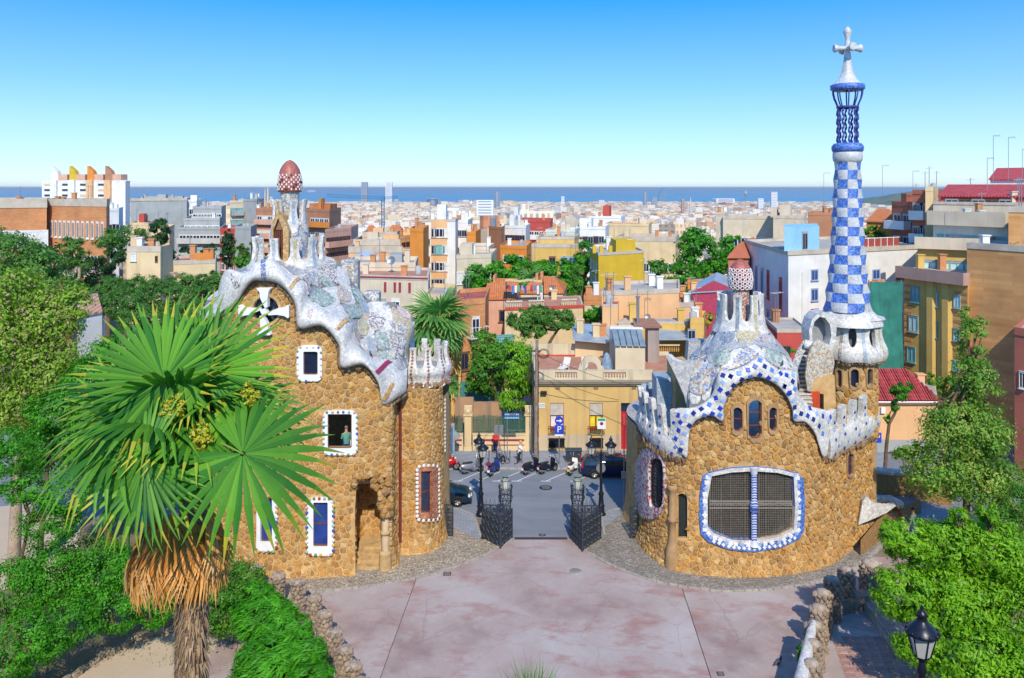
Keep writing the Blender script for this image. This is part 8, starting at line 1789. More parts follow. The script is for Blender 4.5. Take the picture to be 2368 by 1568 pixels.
for a in((835,849,421,472,6300,gF,'grey glass skyscraper on the shore left of the crane mast'),(891,906,420,472,6300,wF,'white lattice framed skyscraper on the shore behind the crane'),(1143,1156,444,474,4500,gF,'dark round topped tower on the shore at centre','round'),(1523,1541,433,461,6500,plain('sail_glass',(.12,.24,.36),.3),'blue sail shaped hotel on the shore','sail'),
          (1487,1496,445,472,5200,gF,'slim grey tower left of the sail hotel','round'),(1508,1520,457,476,4300,gF,'squat dark tower before the sail hotel'),(1720,1728,436,466,6000,gF,'lattice cable car tower in the harbour','mast'),(1784,1798,444,475,4600,wF,'pale slab tower with a flared crown near the harbour'),(1754,1766,459,478,4200,wF,'short pale tower left of the flared crown tower'),
          (1101,1141,463,490,2600,wF,'wide white office slab with chequered windows'),(1298,1305,454,470,5400,wF,'small white tower on the shore right of centre'),(1385,1398,463,474,5600,wF,'low white tower on the shoreline'),(610,616,432,482,2300,w_cream,'left cathedral spire behind the grey flats','spire'),(616,623,425,482,2300,w_cream,'tallest cathedral spire beside the dome','spire'),(624,630,455,486,2200,w_cream,'short cathedral tower by the dome'),
          (1086,1093,460,478,3600,wF,'slim white monument column in the city','mast'),(985,1018,459,472,5000,gF,'low dark drum building on the shore','round'),(1311,1314,473,498,1500,plain('copper_green',(.1,.5,.35),.6),'thin green copper spire among the roofs','spire'),(1594,1600,455,480,3300,w_beige,'gothic cathedral spire right of the sail hotel','spire'),(1576,1583,460,480,3300,w_brown,'brown church tower right of the sail hotel')):tower(*a)
T=tower(1020,1062,482,520,620,wF,'white hillside hospital block above the slim peach flats');tower(1656,1700,459,474,6000,wF,'white low exchange building in the harbour')
T=thing('tower_crane','blue lattice tower crane over the rooftops','crane',W(884,520,480));MB_=plain('crane_blue',(.03,.16,.3),.5);YC=480;u=YC/F
def lattice(nm,p,q,w,n,up):
 b=MB();d=(q-p);s_=Vector((0,w,0));e=up*w;C4=[Vector((0,0,0)),s_,s_*.5+e]if up.z else[Vector((0,0,0)),s_,s_+e,e]
 for c in C4:b.tube([p+c,q+c],w*.11,4)
 for k in range(n):
  for i in range(len(C4)):b.tube([p+d*k/n+C4[i],p+d*(k+1)/n+C4[(i+1)%len(C4)]],w*.07,3,0,False,False)
 b.build(nm,MB_,T)
m0,m1=W(882,525,YC),W(882,455,YC);lattice('mast',Vector((m0.x,YC,m0.z-10)),m1,6*u,14,Vector((1,0,0)));lattice('jib',W(886,461,YC),W(755,455,YC),6*u,22,Vector((0,0,1)));lattice('counter_jib',W(886,461,YC),W(920,458,YC),5*u,5,Vector((0,0,1)))
b=MB();p=W(917,461,YC);b.cbox(p-Vector((0,0,1)),(10*u,5*u,9*u));b.build('counterweight',gF,T);b=MB();p=W(885,458,YC);b.cbox(p,(9*u,6*u,10*u),taper=.5);b.build('cab',MB_,T)
for px,py,w,lab in((720,441,20,'white ferry out at sea right of the red dome'),(1945,447,9,'small white ship at sea left of the chequered shaft')):
 p=G(px,py+3,-110);s_=w*p.y/F;b=MB();b.prism([(p.x-s_/2,p.y,-110),(p.x+s_/2*.9,p.y,-110),(p.x+s_/2,p.y,-110+s_*.12),(p.x-s_/2,p.y,-110+s_*.1)],(0,s_*.2,0));b.box((p.x-s_*.35,p.y,-110+s_*.1),(p.x+s_*.35,p.y+s_*.18,-110+s_*.22));b.build('ship',wF,None,lab,'ship')
#  vegetation
def leafmesh(name,P,D,N,ln,wd,m,rnd):
 """diamond leaves: P centres, D long directions, N normals"""
 S=np.cross(D,N);S/=np.linalg.norm(S,axis=1)[:,None]+1e-9;ln=ln[:,None];wd=wd[:,None];n=len(P)
 V=np.stack([P-D*ln/2,P+S*wd/2+N*wd*.12,P+D*ln/2,P-S*wd/2+N*wd*.12],1).reshape(-1,3)
 me=bpy.data.meshes.new(name);me.vertices.add(4*n);me.vertices.foreach_set('co',V.ravel());me.loops.add(4*n);me.loops.foreach_set('vertex_index',np.arange(4*n,dtype=np.int32))
 me.polygons.add(n);me.polygons.foreach_set('loop_start',np.arange(0,4*n,4,dtype=np.int32));me.polygons.foreach_set('loop_total',np.full(n,4,dtype=np.int32))
 at=me.attributes.new('rnd','FLOAT','FACE');at.data.foreach_set('value',rnd.astype(np.float32));me.materials.append(m);me.update(calc_edges=True);me.validate();return me
def unit(a):return a/(np.linalg.norm(a,axis=1)[:,None]+1e-9)
def crown(parent,blobs,n,ls,m,seed=1,aspect=2.0,up=.3,clump=.16,dirv=None,shell=.55,name='crown',nc=None):
 """blobs: (x,y,z,rx,ry,rz). leaves gather in clumps near the surface of each blob"""
 R=np.random.default_rng(seed);vol=np.array([b_[3]*b_[5]for b_ in blobs]);cnt=np.maximum(1,(n*vol/vol.sum())).astype(int);Ps=[];Ns=[];cr=[]
 for b_,k in zip(blobs,cnt):
  c=np.array(b_[:3]);r=np.array(b_[3:6]);q=nc or max(10,int(k/60));d=unit(R.normal(size=(q,3)));rad=R.uniform(shell,1.04,(q,1))**.6;cc=c+d*r*rad;idx=R.integers(0,q,k);off=R.normal(size=(k,3))*clump*r.mean()
  p=cc[idx]+off*np.array([1,1,.7]);Ps.append(p);Ns.append(unit(unit(p-c)+unit(off)*.8+np.array([0,0,up])+R.normal(size=(k,3))*.45));cr.append(R.uniform(-.25,.25,q)[idx])
 P=np.concatenate(Ps);N=np.concatenate(Ns);n=len(P);t=R.normal(size=(n,3));t=t if dirv is None else np.array(dirv)*1.6+t*.55
 D=unit(t-N*(t*N).sum(1)[:,None]);l=ls*R.uniform(.6,1.35,n);me=leafmesh(name,P-np.array(origin(parent)),D,N,l,l/aspect,m,np.clip(R.uniform(.1,.9,n)+np.concatenate(cr),0,1));return link(name,me,parent)
def pblob(px,py,rx,ry,Y,dz=0):c=W(px,py,Y);return(c.x,Y+dz,c.z,rx*Y/F,(rx+ry)/2*Y/F*.9,ry*Y/F)
M_BARK=plain('bark',(.16,.1,.06),.95,.4,3,.05);M_BARKP=plain('pale_bark',(.42,.33,.25),.9,.3,2,.04)
L_PINE=leafmat('pine_needles',(.04,.15,.03),(.13,.3,.05));L_DARK=leafmat('cypress_green',(.015,.06,.02),(.04,.12,.03));L_BRI=leafmat('bright_leaf',(.09,.27,.01),(.24,.5,.02));L_MID=leafmat('mid_leaf',(.04,.17,.015),(.12,.32,.03));L_LUSH=leafmat('lush_leaf',(.03,.2,.01),(.1,.38,.02));L_OLI=leafmat('olive_leaf',(.08,.21,.03),(.2,.4,.05),(.42,.42,.12));L_FEA=leafmat('feathery_leaf',(.12,.25,.02),(.28,.46,.04),(.5,.36,.24));L_JUN=leafmat('juniper_leaf',(.03,.2,.01),(.1,.42,.02));L_YEL=leafmat('yellow_leaf',(.3,.32,.03),(.45,.4,.04))
def tree(lab,Y,blobs,trunk,tr,m,ls,n,name='tree',cat='tree',seed=1,bark=None,zb=None,group=None,limbs=5,**kw):
 B=[pblob(b_[0],b_[1],b_[2],b_[3],Y+(b_[4]if len(b_)>4 else 0))for b_ in blobs];t0=W(trunk[0][0],trunk[0][1],Y);z0=tz(Y)if zb is None else zb
 T=thing(name,lab,cat,(t0.x,Y,z0),group=group);pts=[Vector((t0.x,Y,z0))]+[W(x,y,Y)for x,y in trunk];pts=pts if pts[1].z>z0+.1 else pts[:1]+pts[2:]
 b=MB();k=len(pts);b.tube(pts,[tr*(1-.5*i/max(1,k-1))for i in range(k)],8);R=random.Random(seed);top=pts[-1]
 for q in range(limbs):
  bl=B[q%len(B)];e=Vector((bl[0]+R.uniform(-.5,.5)*bl[3],bl[1]+R.uniform(-.5,.5)*bl[4],bl[2]+R.uniform(-.2,.6)*bl[5]));mdl=top.lerp(e,.5)-Vector((0,0,.1*(e-top).length));b.tube([top,mdl,e],[tr*.45,tr*.28,tr*.1],5)
  for j in range(3):e2=mdl.lerp(e,.6)+Vector((R.uniform(-1,1)*bl[3],R.uniform(-1,1)*bl[4],R.uniform(-.3,.8)*bl[5]))*.55;b.tube([mdl.lerp(e,.3*j),e2],[tr*.16,tr*.05],4)
 b.build('trunk',bark or M_BARK,T);crown(T,B,n,ls,m,seed,**kw);return T
px_=lambda v,Y:v*Y/F
tree('tall full green plane tree beyond the small dome',125,[(1615,590,48,60),(1600,560,30,40),(1580,640,40,42),(1640,640,36,45),(1560,665,30,30)],[(1620,740),(1618,660)],.5,L_LUSH,.55,9000,seed=2,clump=.13)
tree('second green tree right of the tall plane tree',128,[(1690,575,24,34),(1668,610,22,30),(1660,660,22,26)],[(1680,700),(1685,620)],.35,L_LUSH,.55,3500,seed=3)
tree('bushy green tree above the yellow villa corner',118,[(1352,590,24,32),(1395,575,26,20),(1345,630,22,34)],[(1350,690),(1352,640)],.35,L_LUSH,.5,4200,seed=4)
for k,(x,y,rx,ry,lab)in enumerate(((1100,650,26,26,'leftmost round tree of the green avenue band'),(1140,640,28,30,'second tree from the left in the avenue band'),(1180,635,28,34,'tall middle tree in the avenue band'),(1222,640,26,30,'tree in the avenue band before the villa door'),(1262,645,26,30,'tree in the avenue band before the villa windows'),(1300,645,22,34,'rightmost tree of the avenue band'))):
 tree(lab,112+k%2*3,[(x,y-12,rx*1.1,ry),(x+8,y+16,rx*1.1,ry*.8)],[(x,700),(x,650)],.3,L_LUSH,.45,4200,seed=10+k)
tree('slim dark cypress before the mustard block',100,[(1333,650,11,38),(1334,680,13,26),(1332,620,6,20)],[(1333,700)],.2,L_MID,.4,2600,'cypress',seed=20,dirv=(0,0,1),aspect=3)
tree('row of shrubs and small trees right of the mustard block',100,[(1520,620,22,30),(1530,660,28,26),(1570,690,34,24),(1620,715,36,24),(1650,735,30,20)],[(1560,760),(1560,700)],.25,L_MID,.4,4200,seed=21)
tree('small yellow green tree beside the kiosk house',76,[(1637,738,16,14)],[(1637,790),(1637,750)],.1,L_YEL,.22,1100,seed=22)
tree('dark tree left of the small orange hipped house',118,[(2020,550,26,24),(2045,560,18,18)],[(2020,620)],.3,L_LUSH,.5,2400,seed=23)
tree('umbrella pine with leaning trunk behind the sun terrace',76,[(1205,738,32,22),(1245,728,38,22),(1290,736,38,22),(1230,760,34,20),(1312,748,22,14)],[(1262,810),(1275,785),(1288,765)],.22,L_PINE,.36,15000,'umbrella_pine',seed=24,up=.8,clump=.13,aspect=4)
tree('dense dark evergreen filling the garden behind the reed fence',68,[(1130,850,40,60),(1165,830,36,50),(1120,800,30,36),(1100,880,22,30)],[(1150,990),(1145,900)],.25,L_MID,.3,8500,seed=25)
tree('bright willowy shrub left of the utility pole',66.5,[(1195,850,28,70),(1205,900,24,56),(1180,920,24,40),(1215,820,14,34)],[(1200,1000),(1200,930)],.15,L_BRI,.3,6500,seed=26,dirv=(0,0,1),aspect=3)
b=MB();b.box((W(1352,0,86).x,86,0),(W(1391,0,86).x,86.3,W(0,708,86).z));T=b.build('ivy_wall',w_beige,None,'wall smothered in bright ivy beside the pale cream house','wall');crown(T,[pblob(1371,728,20,20,85.8)],2200,.3,L_LUSH,27,name='ivy')
UP=[(250,665,40,28,68),(330,660,44,24,72),(420,655,46,22,74),(490,650,36,22,76),(290,700,60,34,62),(400,695,60,34,64),(480,690,40,34,66),(340,740,70,34,58),(450,735,50,34,58)]
for k,(x,y,rx,ry,Y)in enumerate(UP):
 tree(('back','back','back','back','middle','middle','middle','front','front')[k]+' row umbrella pine crown behind the near palm, '+('first','second','third','fourth','first','second','third','first','second')[k]+' from the left',Y,[(x,y,rx,ry),(x-rx*.4,y+ry*.4,rx*.6,ry*.7),(x+rx*.45,y+ry*.3,rx*.6,ry*.7)],[(x,y+120),(x,y+ry)],.3,L_PINE,.28,6500,'umbrella_pine',seed=30+k,up=.9,clump=.12,aspect=4)
tree('spreading umbrella pine with a tall bare trunk left of the cream house',100,[(290,545,50,22),(250,555,30,20),(330,560,30,14),(270,585,26,14)],[(283,690),(280,620),(275,580)],.3,L_PINE,.42,6500,'umbrella_pine',seed=41,up=.8,bark=M_BARKP,aspect=4)
tree('pine with a crooked pale trunk before the brick school',88,[(168,570,22,26),(158,600,20,20),(195,600,16,22)],[(172,700),(165,668),(184,640),(184,600)],.28,L_PINE,.38,3800,'pine_tree',seed=42,bark=M_BARKP,aspect=4)
tree('conical dark cypress left of the stepped grey flats',128,[(371,535,20,28),(368,560,18,18)],[(370,590)],.2,L_DARK,.5,2600,'cypress',seed=43,dirv=(0,0,1));tree('tall columnar cypress beside the left roof edge',105,[(527,565,13,26),(527,590,14,26),(527,545,8,14)],[(527,660),(527,600)],.18,L_DARK,.42,3000,'cypress',seed=44,dirv=(0,0,1),aspect=3)
tree('small dark conifer before the stepped flats',120,[(486,580,14,20)],[(486,620)],.2,L_DARK,.45,1000,'cypress',seed=45);tree('bushy tree between the columnar cypress and the left roof',100,[(565,610,24,30),(555,580,18,14),(595,560,14,12)],[(560,660)],.25,L_MID,.4,2600,seed=46)
tree('low planted palms and shrubs on the school slope',96,[(420,590,30,16),(255,600,30,26),(215,630,40,36),(120,600,50,36),(240,655,34,24)],[(240,700)],.3,L_DARK,.4,7000,seed=47)
tree('large dark pine mass at the far left before the school',80,[(30,590,70,50),(90,620,60,46),(-30,560,50,40),(140,680,56,46),(30,660,70,60)],[(60,800),(60,660)],.5,L_PINE,.34,15000,'pine_tree',seed=48,limbs=9)
tree('tall feathery tree with dry pinkish pods at the left edge',42,[(40,690,70,70),(110,740,70,70),(20,800,80,80),(120,850,70,80),(40,930,80,80),(170,700,40,40)],[(30,1400),(40,1100),(70,850)],.35,L_FEA,.2,30000,seed=49,clump=.2,shell=.3,limbs=16,bark=M_BARKP,zb=0)
tree('lush green tree behind the near palm on the left',40,[(130,950,60,60),(200,900,60,70),(90,1030,60,46),(200,1010,60,50),(250,830,50,50)],[(90,1300),(110,1080)],.2,L_LUSH,.17,19000,seed=50,zb=0)
tree('broad green bushy tree over the lower left hedge',34.5,[(60,1130,60,36),(150,1150,60,40),(30,1050,50,60),(120,1210,70,40)],[(40,1330),(70,1200)],.12,L_LUSH,.13,12000,seed=51,zb=0)
tree('deep green wood hiding the street left of the stone pavilion',47,[(40,1020,90,60),(150,1050,80,60),(250,1060,80,60),(340,1040,70,60),(420,1060,60,60),(460,980,50,60),(360,950,80,60),(250,930,80,60)],[(250,1200),(260,1090)],.25,L_MID,.2,26000,seed=52,zb=0)
def bush(lab,blobs,m,ls,n,seed,name='bush',cat='bush',**kw):
 B=[pblob(*q)for q in blobs];T=thing(name,lab,cat,(B[0][0],B[0][1],0));b=MB();R=random.Random(seed)
 for q in B:
  for j in range(5):b.tube([(q[0],q[1],max(0,q[2]-q[5]*1.1)),(q[0]+R.uniform(-.6,.6)*q[3],q[1]+R.uniform(-.6,.6)*q[4],q[2]+R.uniform(-.2,.6)*q[5])],[.05,.012],4)
 b.build('stems',M_BARK,T,kind='stuff');crown(T,B,n,ls,m,seed,name='foliage',**kw);return T
bush('thick glossy hedge curving along the sandy path at lower left',[(20,1370,90,70,34),(120,1330,90,70,35),(220,1310,90,70,35.5),(320,1330,80,64,35.5),(60,1480,90,60,32.5),(150,1440,80,50,33.5),(260,1410,70,50,34.5),(350,1400,50,46,35),(0,1550,70,50,31)],L_LUSH,.13,42000,60,'hedge','hedge',clump=.14)
bush('dark evergreen shrub hidden beneath the near palm crown',[(430,1370,60,50,36),(520,1400,60,60,35.5),(560,1350,50,50,37),(470,1300,70,50,38)],L_MID,.14,15000,61)
bush('bright spiky juniper spilling over the rocky wall posts',[(578,1385,56,34,36),(612,1430,74,48,34.5),(655,1470,64,54,33.2),(690,1520,64,56,32),(620,1540,80,66,31.5),(708,1580,60,50,31)],L_JUN,.4,30000,62,'juniper','juniper',dirv=(.85,-.2,.55),aspect=6,clump=.1)
tree('tall loose greyish tree rising right of the tower pavilion',46,[(2250,790,34,60),(2255,890,55,70),(2200,990,80,70),(2270,1000,70,70),(2170,1090,80,60),(2260,1110,90,70),(2330,1130,60,70),(2240,740,16,30),(2110,1050,40,30)],[(2235,1400),(2235,1150),(2245,850)],.25,L_OLI,.2,28000,seed=70,clump=.16,shell=.2,limbs=16,zb=0)
bush('bright glossy leafy tree filling the lower right corner',[(2110,1250,70,50,33.5),(2200,1260,80,56,33.5),(2300,1275,90,66,33.5),(2100,1370,80,60,33),(2220,1390,110,80,33),(2330,1420,80,90,33),(2140,1480,70,60,32),(2260,1520,110,80,31.5),(2370,1560,70,70,31),(2060,1230,30,30,33.5),(2290,1195,30,30,33),(2220,1200,26,26,33)],L_BRI,.2,60000,71,'leafy_tree','tree',clump=.12,aspect=2.6)
tree('dark fine leaved tree behind the bright corner tree',37,[(2330,1220,60,40),(2370,1160,40,40)],[(2372,1260)],.1,L_MID,.12,6000,seed=72,zb=0)
tree('thin street tree with a wavy trunk and tufted top right of the tower',57.5,[(2080,905,20,20),(2072,935,10,16),(2098,895,14,10),(2052,968,7,9)],[(2046,1095),(2050,1030),(2056,980),(2070,955),(2073,925)],.16,L_LUSH,.2,2400,seed=73,zb=.13)
tree('small dark trees behind the ochre shed',68,[(2190,900,30,30),(2160,880,14,20)],[(2190,960)],.15,L_MID,.26,1800,seed=74,zb=0);tree('creeper over the little red building window',64,[(1798,812,14,6),(1832,815,12,8),(1790,800,6,8)],[(1800,830)],.03,L_LUSH,.16,500,seed=75,zb=0)
bush('flowering plants by the white mosaic rail at lower right',[(1850,1510,10,22,33.2),(1868,1470,8,12,34.5)],L_MID,.09,900,76,'flowering_plant','plant')
T=thing('spiky_plant','spiky green plant tip rising at the bottom centre edge','plant',W(1235,1600,20));R=random.Random(4);P=[];b=MB()
for k in range(90):p=W(1235+R.gauss(0,16),1640,20+R.uniform(-.3,.3));q=p+Vector((R.gauss(0,.35),R.gauss(0,.2),R.uniform(.5,1.3)));s_=Vector((.02,0,0));b.add([p-s_,p+s_,q],[(0,1,2)],0,False,R.random())
b.build('blades',L_LUSH,T)
b=MB();R=random.Random(9)
for k in range(5000):
 x,y=R.uniform(-24,-7),R.uniform(30,46)
 if inpoly(np.array([(x,y)]),[(-8,46),(-24,46),(-24,38),(-14.5,34.5),(-10,33)])[0]:h=R.uniform(.04,.16);b.add([(x,y,0),(x+.03,y,0),(x+R.uniform(-.05,.05),y,h)],[(0,1,2)],0,False,R.random())
b.build('ground_plants',L_MID,kind='stuff')
#  palms
def fan_mesh(name,L,n,span,droop,fold,seed,m,split=.53,w=.97):
 R=random.Random(seed);b=MB()
 for i in range(n):
  a=-span/2+span*(i+.5)/n;l=L*(1-.28*abs(a/(span/2))**2)*R.uniform(.93,1.04);da=span/n*.5;ca,sa=cos(a),sin(a);tv=R.random();tw=R.uniform(-.05,.05);pr=[]
  for t,wf in((.03,1),(.3,1),(split,.98),(.78,.55),(1,.05)):
   r=l*t;hw=min(r,l*split*1.02)*math.tan(da)*wf*w if t<=split else l*split*math.tan(da)*wf*w;z=-droop*L*t**2.4-(.12*L*max(0,t-.8)*R.uniform(0,4));q=tw*r*t
   c=Vector((ca*r-sa*q,sa*r+ca*q,z));s_=Vector((-sa,ca,0))*hw;f_=fold*hw;pr.append((c-s_+Vector((0,0,-f_)),c+Vector((0,0,f_)),c+s_+Vector((0,0,-f_))))
  for j in range(4):
   A,B_=pr[j],pr[j+1];rv=tv*.68+.02 if j<3 else.5+.4*tv
   b.add([A[0],A[1],B_[1],B_[0]],[(0,1,2,3)],0,False,rv);b.add([A[1],A[2],B_[2],B_[1]],[(0,1,2,3)],0,False,rv)
 return b.mesh(name,[m])
def basis(ax,nm):
 ax=Vector(ax).normalized();nm=Vector(nm);nm=(nm-ax*nm.dot(ax)).normalized();y=nm.cross(ax);return Matrix((ax,y,nm)).transposed()
def palm(lab,C,L,nfr,L_m,dead,trunk_pts,tr,seed,pet=.55,extra=(),nseg=34,deadn=8,emin=-38,L_d=None):
 T=thing('fan_palm',lab,'palm',trunk_pts[0]);o0=origin(T);R=random.Random(seed);b=MB();b.tube(trunk_pts,tr,14)
 b.build('trunk',plain('palm_trunk',(.2,.13,.08),.95,.5,5,.08),T);LM_=L_m if isinstance(L_m,list)else[L_m];G_=[fan_mesh('frond',L*(1,.93,1.04,.88,1)[k],nseg-2*(k%3),radians(290+18*(k%3)),(.12,.24,.32,.16,.4)[k],.25,seed+k,LM_[k%len(LM_)])for k in range(5)];Dd=[fan_mesh('dead_frond',L*.95,26,radians(70+18*k),.1,.9,seed+9+k,L_d or dead,.55,1.5)for k in range(2)]
 pm=plain('petiole_green',(.2,.3,.06),.6);pd=plain('petiole_brown',(.4,.2,.1),.8)
 def frond(az,el,pl,me,pmat,droop_ax=.35,hub=None,ax=None,nm=None,nme='frond'):
  d=Vector((cos(az)*cos(el),sin(az)*cos(el),sin(el)));hp_=hub or(C+d*pl);ax=ax or(d-Vector((0,0,droop_ax)));out=Vector((cos(az),sin(az),0));nm=nm or(Vector((0,0,1))+out*max(0,-ax[2])*1.2+Vector((0,0,.2)))
  o=link(nme,me,T,hp_-o0);o.rotation_euler=basis(ax,nm).to_euler();b=MB();mdp=C.lerp(hp_,.5)+Vector((0,0,.08*L));b.tube([C,mdp,hp_],[.022*L,.014*L,.01*L],5);b.v=[tuple(o.rotation_euler.to_matrix().inverted()@(Vector(v)-hp_))for v in b.v];q=b.build('petiole',pmat,o,local=True);q.parent=o
 for k in range(nfr):
  t=k/(nfr-1);az=k*2.39996+.3;el=radians(70+(emin-70)*t**.9);frond(az,el,L*pet*(1+.3*t),G_[k%5],pm,.1+.5*t)
 for k,(hub,ax,nm)in enumerate(extra):frond(0,0,0,G_[(k%3)if k!=1 else 2],pm,0,hub,ax,nm)
 for k in range(deadn):az=-pi/2+(k-deadn/2+.5)*(4.4/deadn);frond(az,radians(-70),L*.3,Dd[k%2],pd,1.5,C+Vector((L*.03+cos(az)*.3*L,sin(az)*.24*L,-.8*L-R.uniform(0,.16))),Vector((cos(az)*.36,sin(az)*.36,-1)),Vector((cos(az),sin(az),.3)),nme='dead_frond')
 return T
L_PALM=leafmat('palm_blade',(.025,.15,.02),(.13,.34,.03),(.6,.45,.05),.25);L_PLM2=leafmat('palm_blade_grey',(.07,.22,.06),(.22,.42,.1),(.45,.4,.12),.35);L_DEAD=leafmat('dead_blade',(.55,.24,.05),(.78,.42,.13),(.75,.52,.28),.3)
YP=8.2;C=W(408,1005,YP);e=lambda x,y,d:W(x,y,YP+d)
NP_=palm('large green fan palm with a skirt of dead fronds, close up on the left',C,.89,17,[L_PALM,leafmat('palm_blade_lime',(.06,.22,.015),(.2,.42,.03),(.7,.52,.06),.3),L_PALM,leafmat('palm_blade_lime',(0,0,0),(0,0,0)),leafmat('palm_blade_dark',(.02,.12,.02),(.08,.27,.04),(.45,.36,.05),.25)],L_DEAD,[W(440,1700,YP),W(442,1480,YP),W(450,1250,YP),W(455,1000,YP)],[.165,.155,.15,.14],5,.5,
     [(e(337,1066,-.9),(-.75,.1,-.45),(-.1,-.85,.5)),(e(561,1049,-.9),(.8,-.05,-.35),(.2,-.8,.6)),(e(420,850,-.3),(-.85,.2,.35),(.2,-.7,.7)),(e(480,860,-.2),(.3,.3,.8),(-.1,-.9,.3)),(e(545,940,-.3),(.95,.1,-.1),(.1,-.5,.9)),(e(400,860,-.1),(-.1,.3,.95),(0,-.95,.2)),(e(380,880,-.5),(-.7,0,.45),(.1,-.9,.5)),(e(300,960,-.5),(-.9,0,.2),(0,-.85,.5))],38,13,-8)
b=MB();R=random.Random(8)
for k in range(420):
 a=R.uniform(pi,2*pi)if R.random()<.7 else R.uniform(0,pi);p=W(445,R.uniform(1370,1620),YP);q=Vector((p.x+.15*cos(a),YP+.15*sin(a),p.z));o_=Vector((cos(a),sin(a),0));t_=Vector((-sin(a),cos(a),0))*.015;b.add([q-t_,q+t_,q+o_*R.uniform(.02,.07)-Vector((0,0,R.uniform(.05,.16)))],[(0,1,2)],0,False,R.random())
b.build('trunk_fibre',leafmat('palm_fibre',(.22,.13,.07),(.4,.27,.17),None,.05),NP_)
M_INF=leafmat('palm_flower',(.36,.36,.02),(.6,.52,.05),None,.2)
for x,y,d in((325,1010,-.75),(408,932,-.6),(572,905,-.5),(588,925,-.4),(452,1010,-.8),(470,1000,-.75),(385,950,-.7)):
 c=e(x,y,d);crown(NP_,[(c.x,c.y,c.z,.06,.06,.1),(c.x+.03,c.y,c.z-.07,.05,.05,.09)],420,.028,M_INF,int(x),1.6,name='flower_cluster',nc=14)
C2=W(1012,742,68);palm('tall fan palm with a thin trunk between the two pavilions',C2,2.5,19,L_PLM2,L_DEAD,[Vector((C2.x,68,0)),W(1016,900,68),W(1012,760,68)],[.34,.28,.26],15,.5,(),26,6)
C3=W(1040,895,60);palm('small fan palm low beside the left round corner',C3,.75,14,L_PLM2,L_DEAD,[Vector((C3.x,60,.1)),W(1040,900,60)],[.12,.1],25,.5,(),20,2)
C4=W(1228,648,108);palm('distant palm top in the avenue band',C4,1.7,14,L_PLM2,L_DEAD,[Vector((C4.x,108,0)),W(1228,655,108)],[.25,.2],35,.5,(),18,2)
#  rustic stone posts along the plaza edges
M_RUS=stonemat('rustic_rock',[(.34,.26,.2),(.42,.33,.26),(.28,.22,.18),(.46,.38,.3)],6);M_RUSC=plain('pale_cap',(.42,.35,.28),.9,.3,6,.05);RKS=[]
for k in range(5):
 b=MB();Rn=np.random.default_rng(k+180);b.ball((0,0,0),.5,6,4,0,(1,1,.8),False);b.v=[tuple(np.array(p)*Rn.uniform(.8,1.2))for p in b.v];RKS.append(b.mesh('rubble_stone',[M_RUS]))
def rpost(px,py,ztop,r,lab,grp,dark=False,lean=0):
 Y=(H-ztop)*F/(py-HY);x=(px-CX)/F*Y;T=thing('stone_post',lab,'stone post',(x,Y,0),group=grp);b=MB();b.lathe([(r*1.05,-.1),(r*.95,ztop*.6),(r*.8,ztop-.12)],(x,Y,0),10);b.build('core',M_RUS,T);R=random.Random(int(px));n=int(ztop/.2)
 for j in range(n):
  for k in range(9):a=2*pi*(k+.5*(j%2))/9;z=.1+j*.2;s_=R.uniform(.22,.34);link('rubble_stone',R.choice(RKS),T,(r*.96*cos(a),r*.96*sin(a),z),(R.uniform(0,3),R.uniform(0,3),a),(s_,s_*.9,s_*.85))
 b=MB();b.ball((x,Y,ztop-.12),r*.92,10,6,0,(1,1,.6));b.build('cap',M_RUSC,T)
for k,(x,y)in enumerate(((592,1308),(643,1328),(690,1343),(727,1378),(750,1415),(774,1458),(797,1498),(818,1535),(838,1575))):rpost(x,y,1.6,.27,('farthest','second farthest','third farthest','fourth farthest','middle','fourth nearest','third nearest','second nearest','nearest')[k]+' rustic stone post beside the juniper','rustic posts along the left plaza edge')
for k,(x,y)in enumerate(((1958,1313),(1926,1335),(1903,1365),(1893,1400),(1884,1439),(1879,1482),(1876,1528))):rpost(x,y,2.1,.34,('farthest and tallest','second','third','fourth','fifth','sixth','nearest')[k]+' stone post on the right curved wall counting from the pavilion','rustic posts on the right curved wall')
rpost(2014,1298,1.9,.5,'thick dark stone post half hidden by the leafy corner tree','rustic posts on the right curved wall');
b=MB();b.prism([(*g2(x,y)[:2],0)for x,y in((1858,1600),(1872,1500),(1890,1440),(1925,1410),(1975,1400),(2030,1395),(2030,1408),(1980,1418),(1940,1428),(1915,1455),(1905,1510),(1900,1600))],(0,0,.75));o=b.build('curved_wall',M_RUS,None,'low curved rubble wall joining the right stone posts','wall');fix_normals(o.data)
b=MB();b.tube([W(x,y,Y)for x,y,Y in((1846,1600,30.5),(1856,1560,31.5),(1866,1510,32.8),(1876,1462,34),(1882,1440,34.6))],[.3,.28,.24,.2,.12],10);b.build('mosaic_rail',M_WHM,None,'white mosaic rail curving down beside the right stone posts','rail')
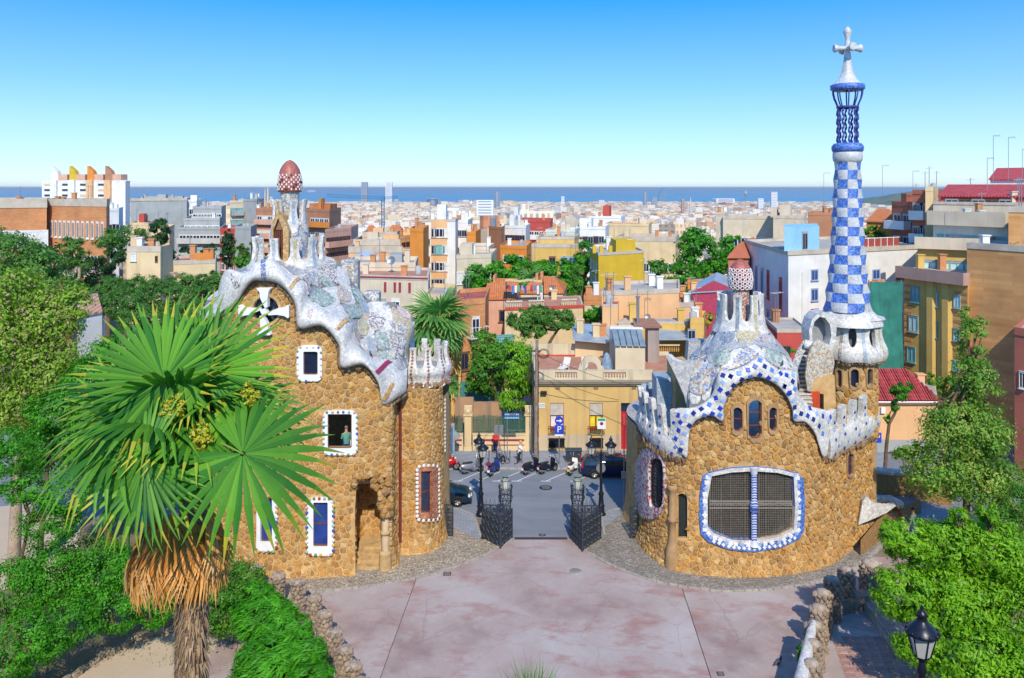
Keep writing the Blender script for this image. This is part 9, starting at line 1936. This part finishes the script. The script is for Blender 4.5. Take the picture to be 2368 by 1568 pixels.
T=thing('stone_bench','terracotta topped seat ledge beside the tiled walk at lower right','bench',G(2010,1440));P=[g2(*q)for q in((1985,1395),(2010,1390),(2110,1520),(2080,1530))];b=MB();b.prism([(x,y,0)for x,y in P],(0,0,.42));o=b.build('base',w_beige,T);fix_normals(o.data);b=MB();b.prism([(x,y,.425)for x,y in P],(0,0,.05));o=b.build('seat',M_TERRA,T);fix_normals(o.data)
for pts,z,th,m,lab in(([(2015,1160),(2060,1158),(2085,1172)],1.4,.3,M_WHM,'white capped low park wall right of the tower pavilion'),([(2030,1092),(2110,1100),(2200,1120)],1.5,.3,M_WHM,'white topped boundary wall beyond the street tree')):
 T=thing('park_wall',lab,'wall',G(*pts[0]));gp=[G(*q,z)for q in pts];b=MB()
 for p,q in zip(gp[:-1],gp[1:]):b.prism([(p.x,p.y,0),(q.x,q.y,0),(q.x,q.y+th,0),(p.x,p.y+th,0)],(0,0,z))
 o=b.build('wall',M_STONE,T);fix_normals(o.data);b=MB();b.tube([p+Vector((0,th/2,.05))for p in gp],.26,8);b.build('cap',m,T)
b=MB();b.prism([W(x,y,46.6+(x-1985)*.01)for x,y in((1985,1214),(1995,1160),(2003,1148),(2022,1168),(2045,1172),(2072,1170),(2050,1186),(2020,1200))],(.1,.5,0));o=b.build('white_ramp',M_WHM,RP);fix_normals(o.data)
b=MB();b.prism([(p.x,p.y,.1)for p in(G(1990,1290),G(2110,1200),G(2130,1190),G(2040,1225))],(0,0,.9));o=b.build('ramp_wall',M_STONE,RP);fix_normals(o.data)
hz=bpy.data.materials.new('thin_haze');hz.use_nodes=True;hz.node_tree.nodes.clear();pv=hz.node_tree.nodes.new('ShaderNodeVolumePrincipled');ho=hz.node_tree.nodes.new('ShaderNodeOutputMaterial');hz.node_tree.links.new(pv.outputs[0],ho.inputs['Volume'])
pv.inputs['Density'].default_value=5.5e-5;pv.inputs['Color'].default_value=(.9,.94,1,1);pv.inputs['Anisotropy'].default_value=.3
b=MB();b.box((-340000,-70,-115),(340000,301000,36));b.build('haze',hz,kind='stuff')
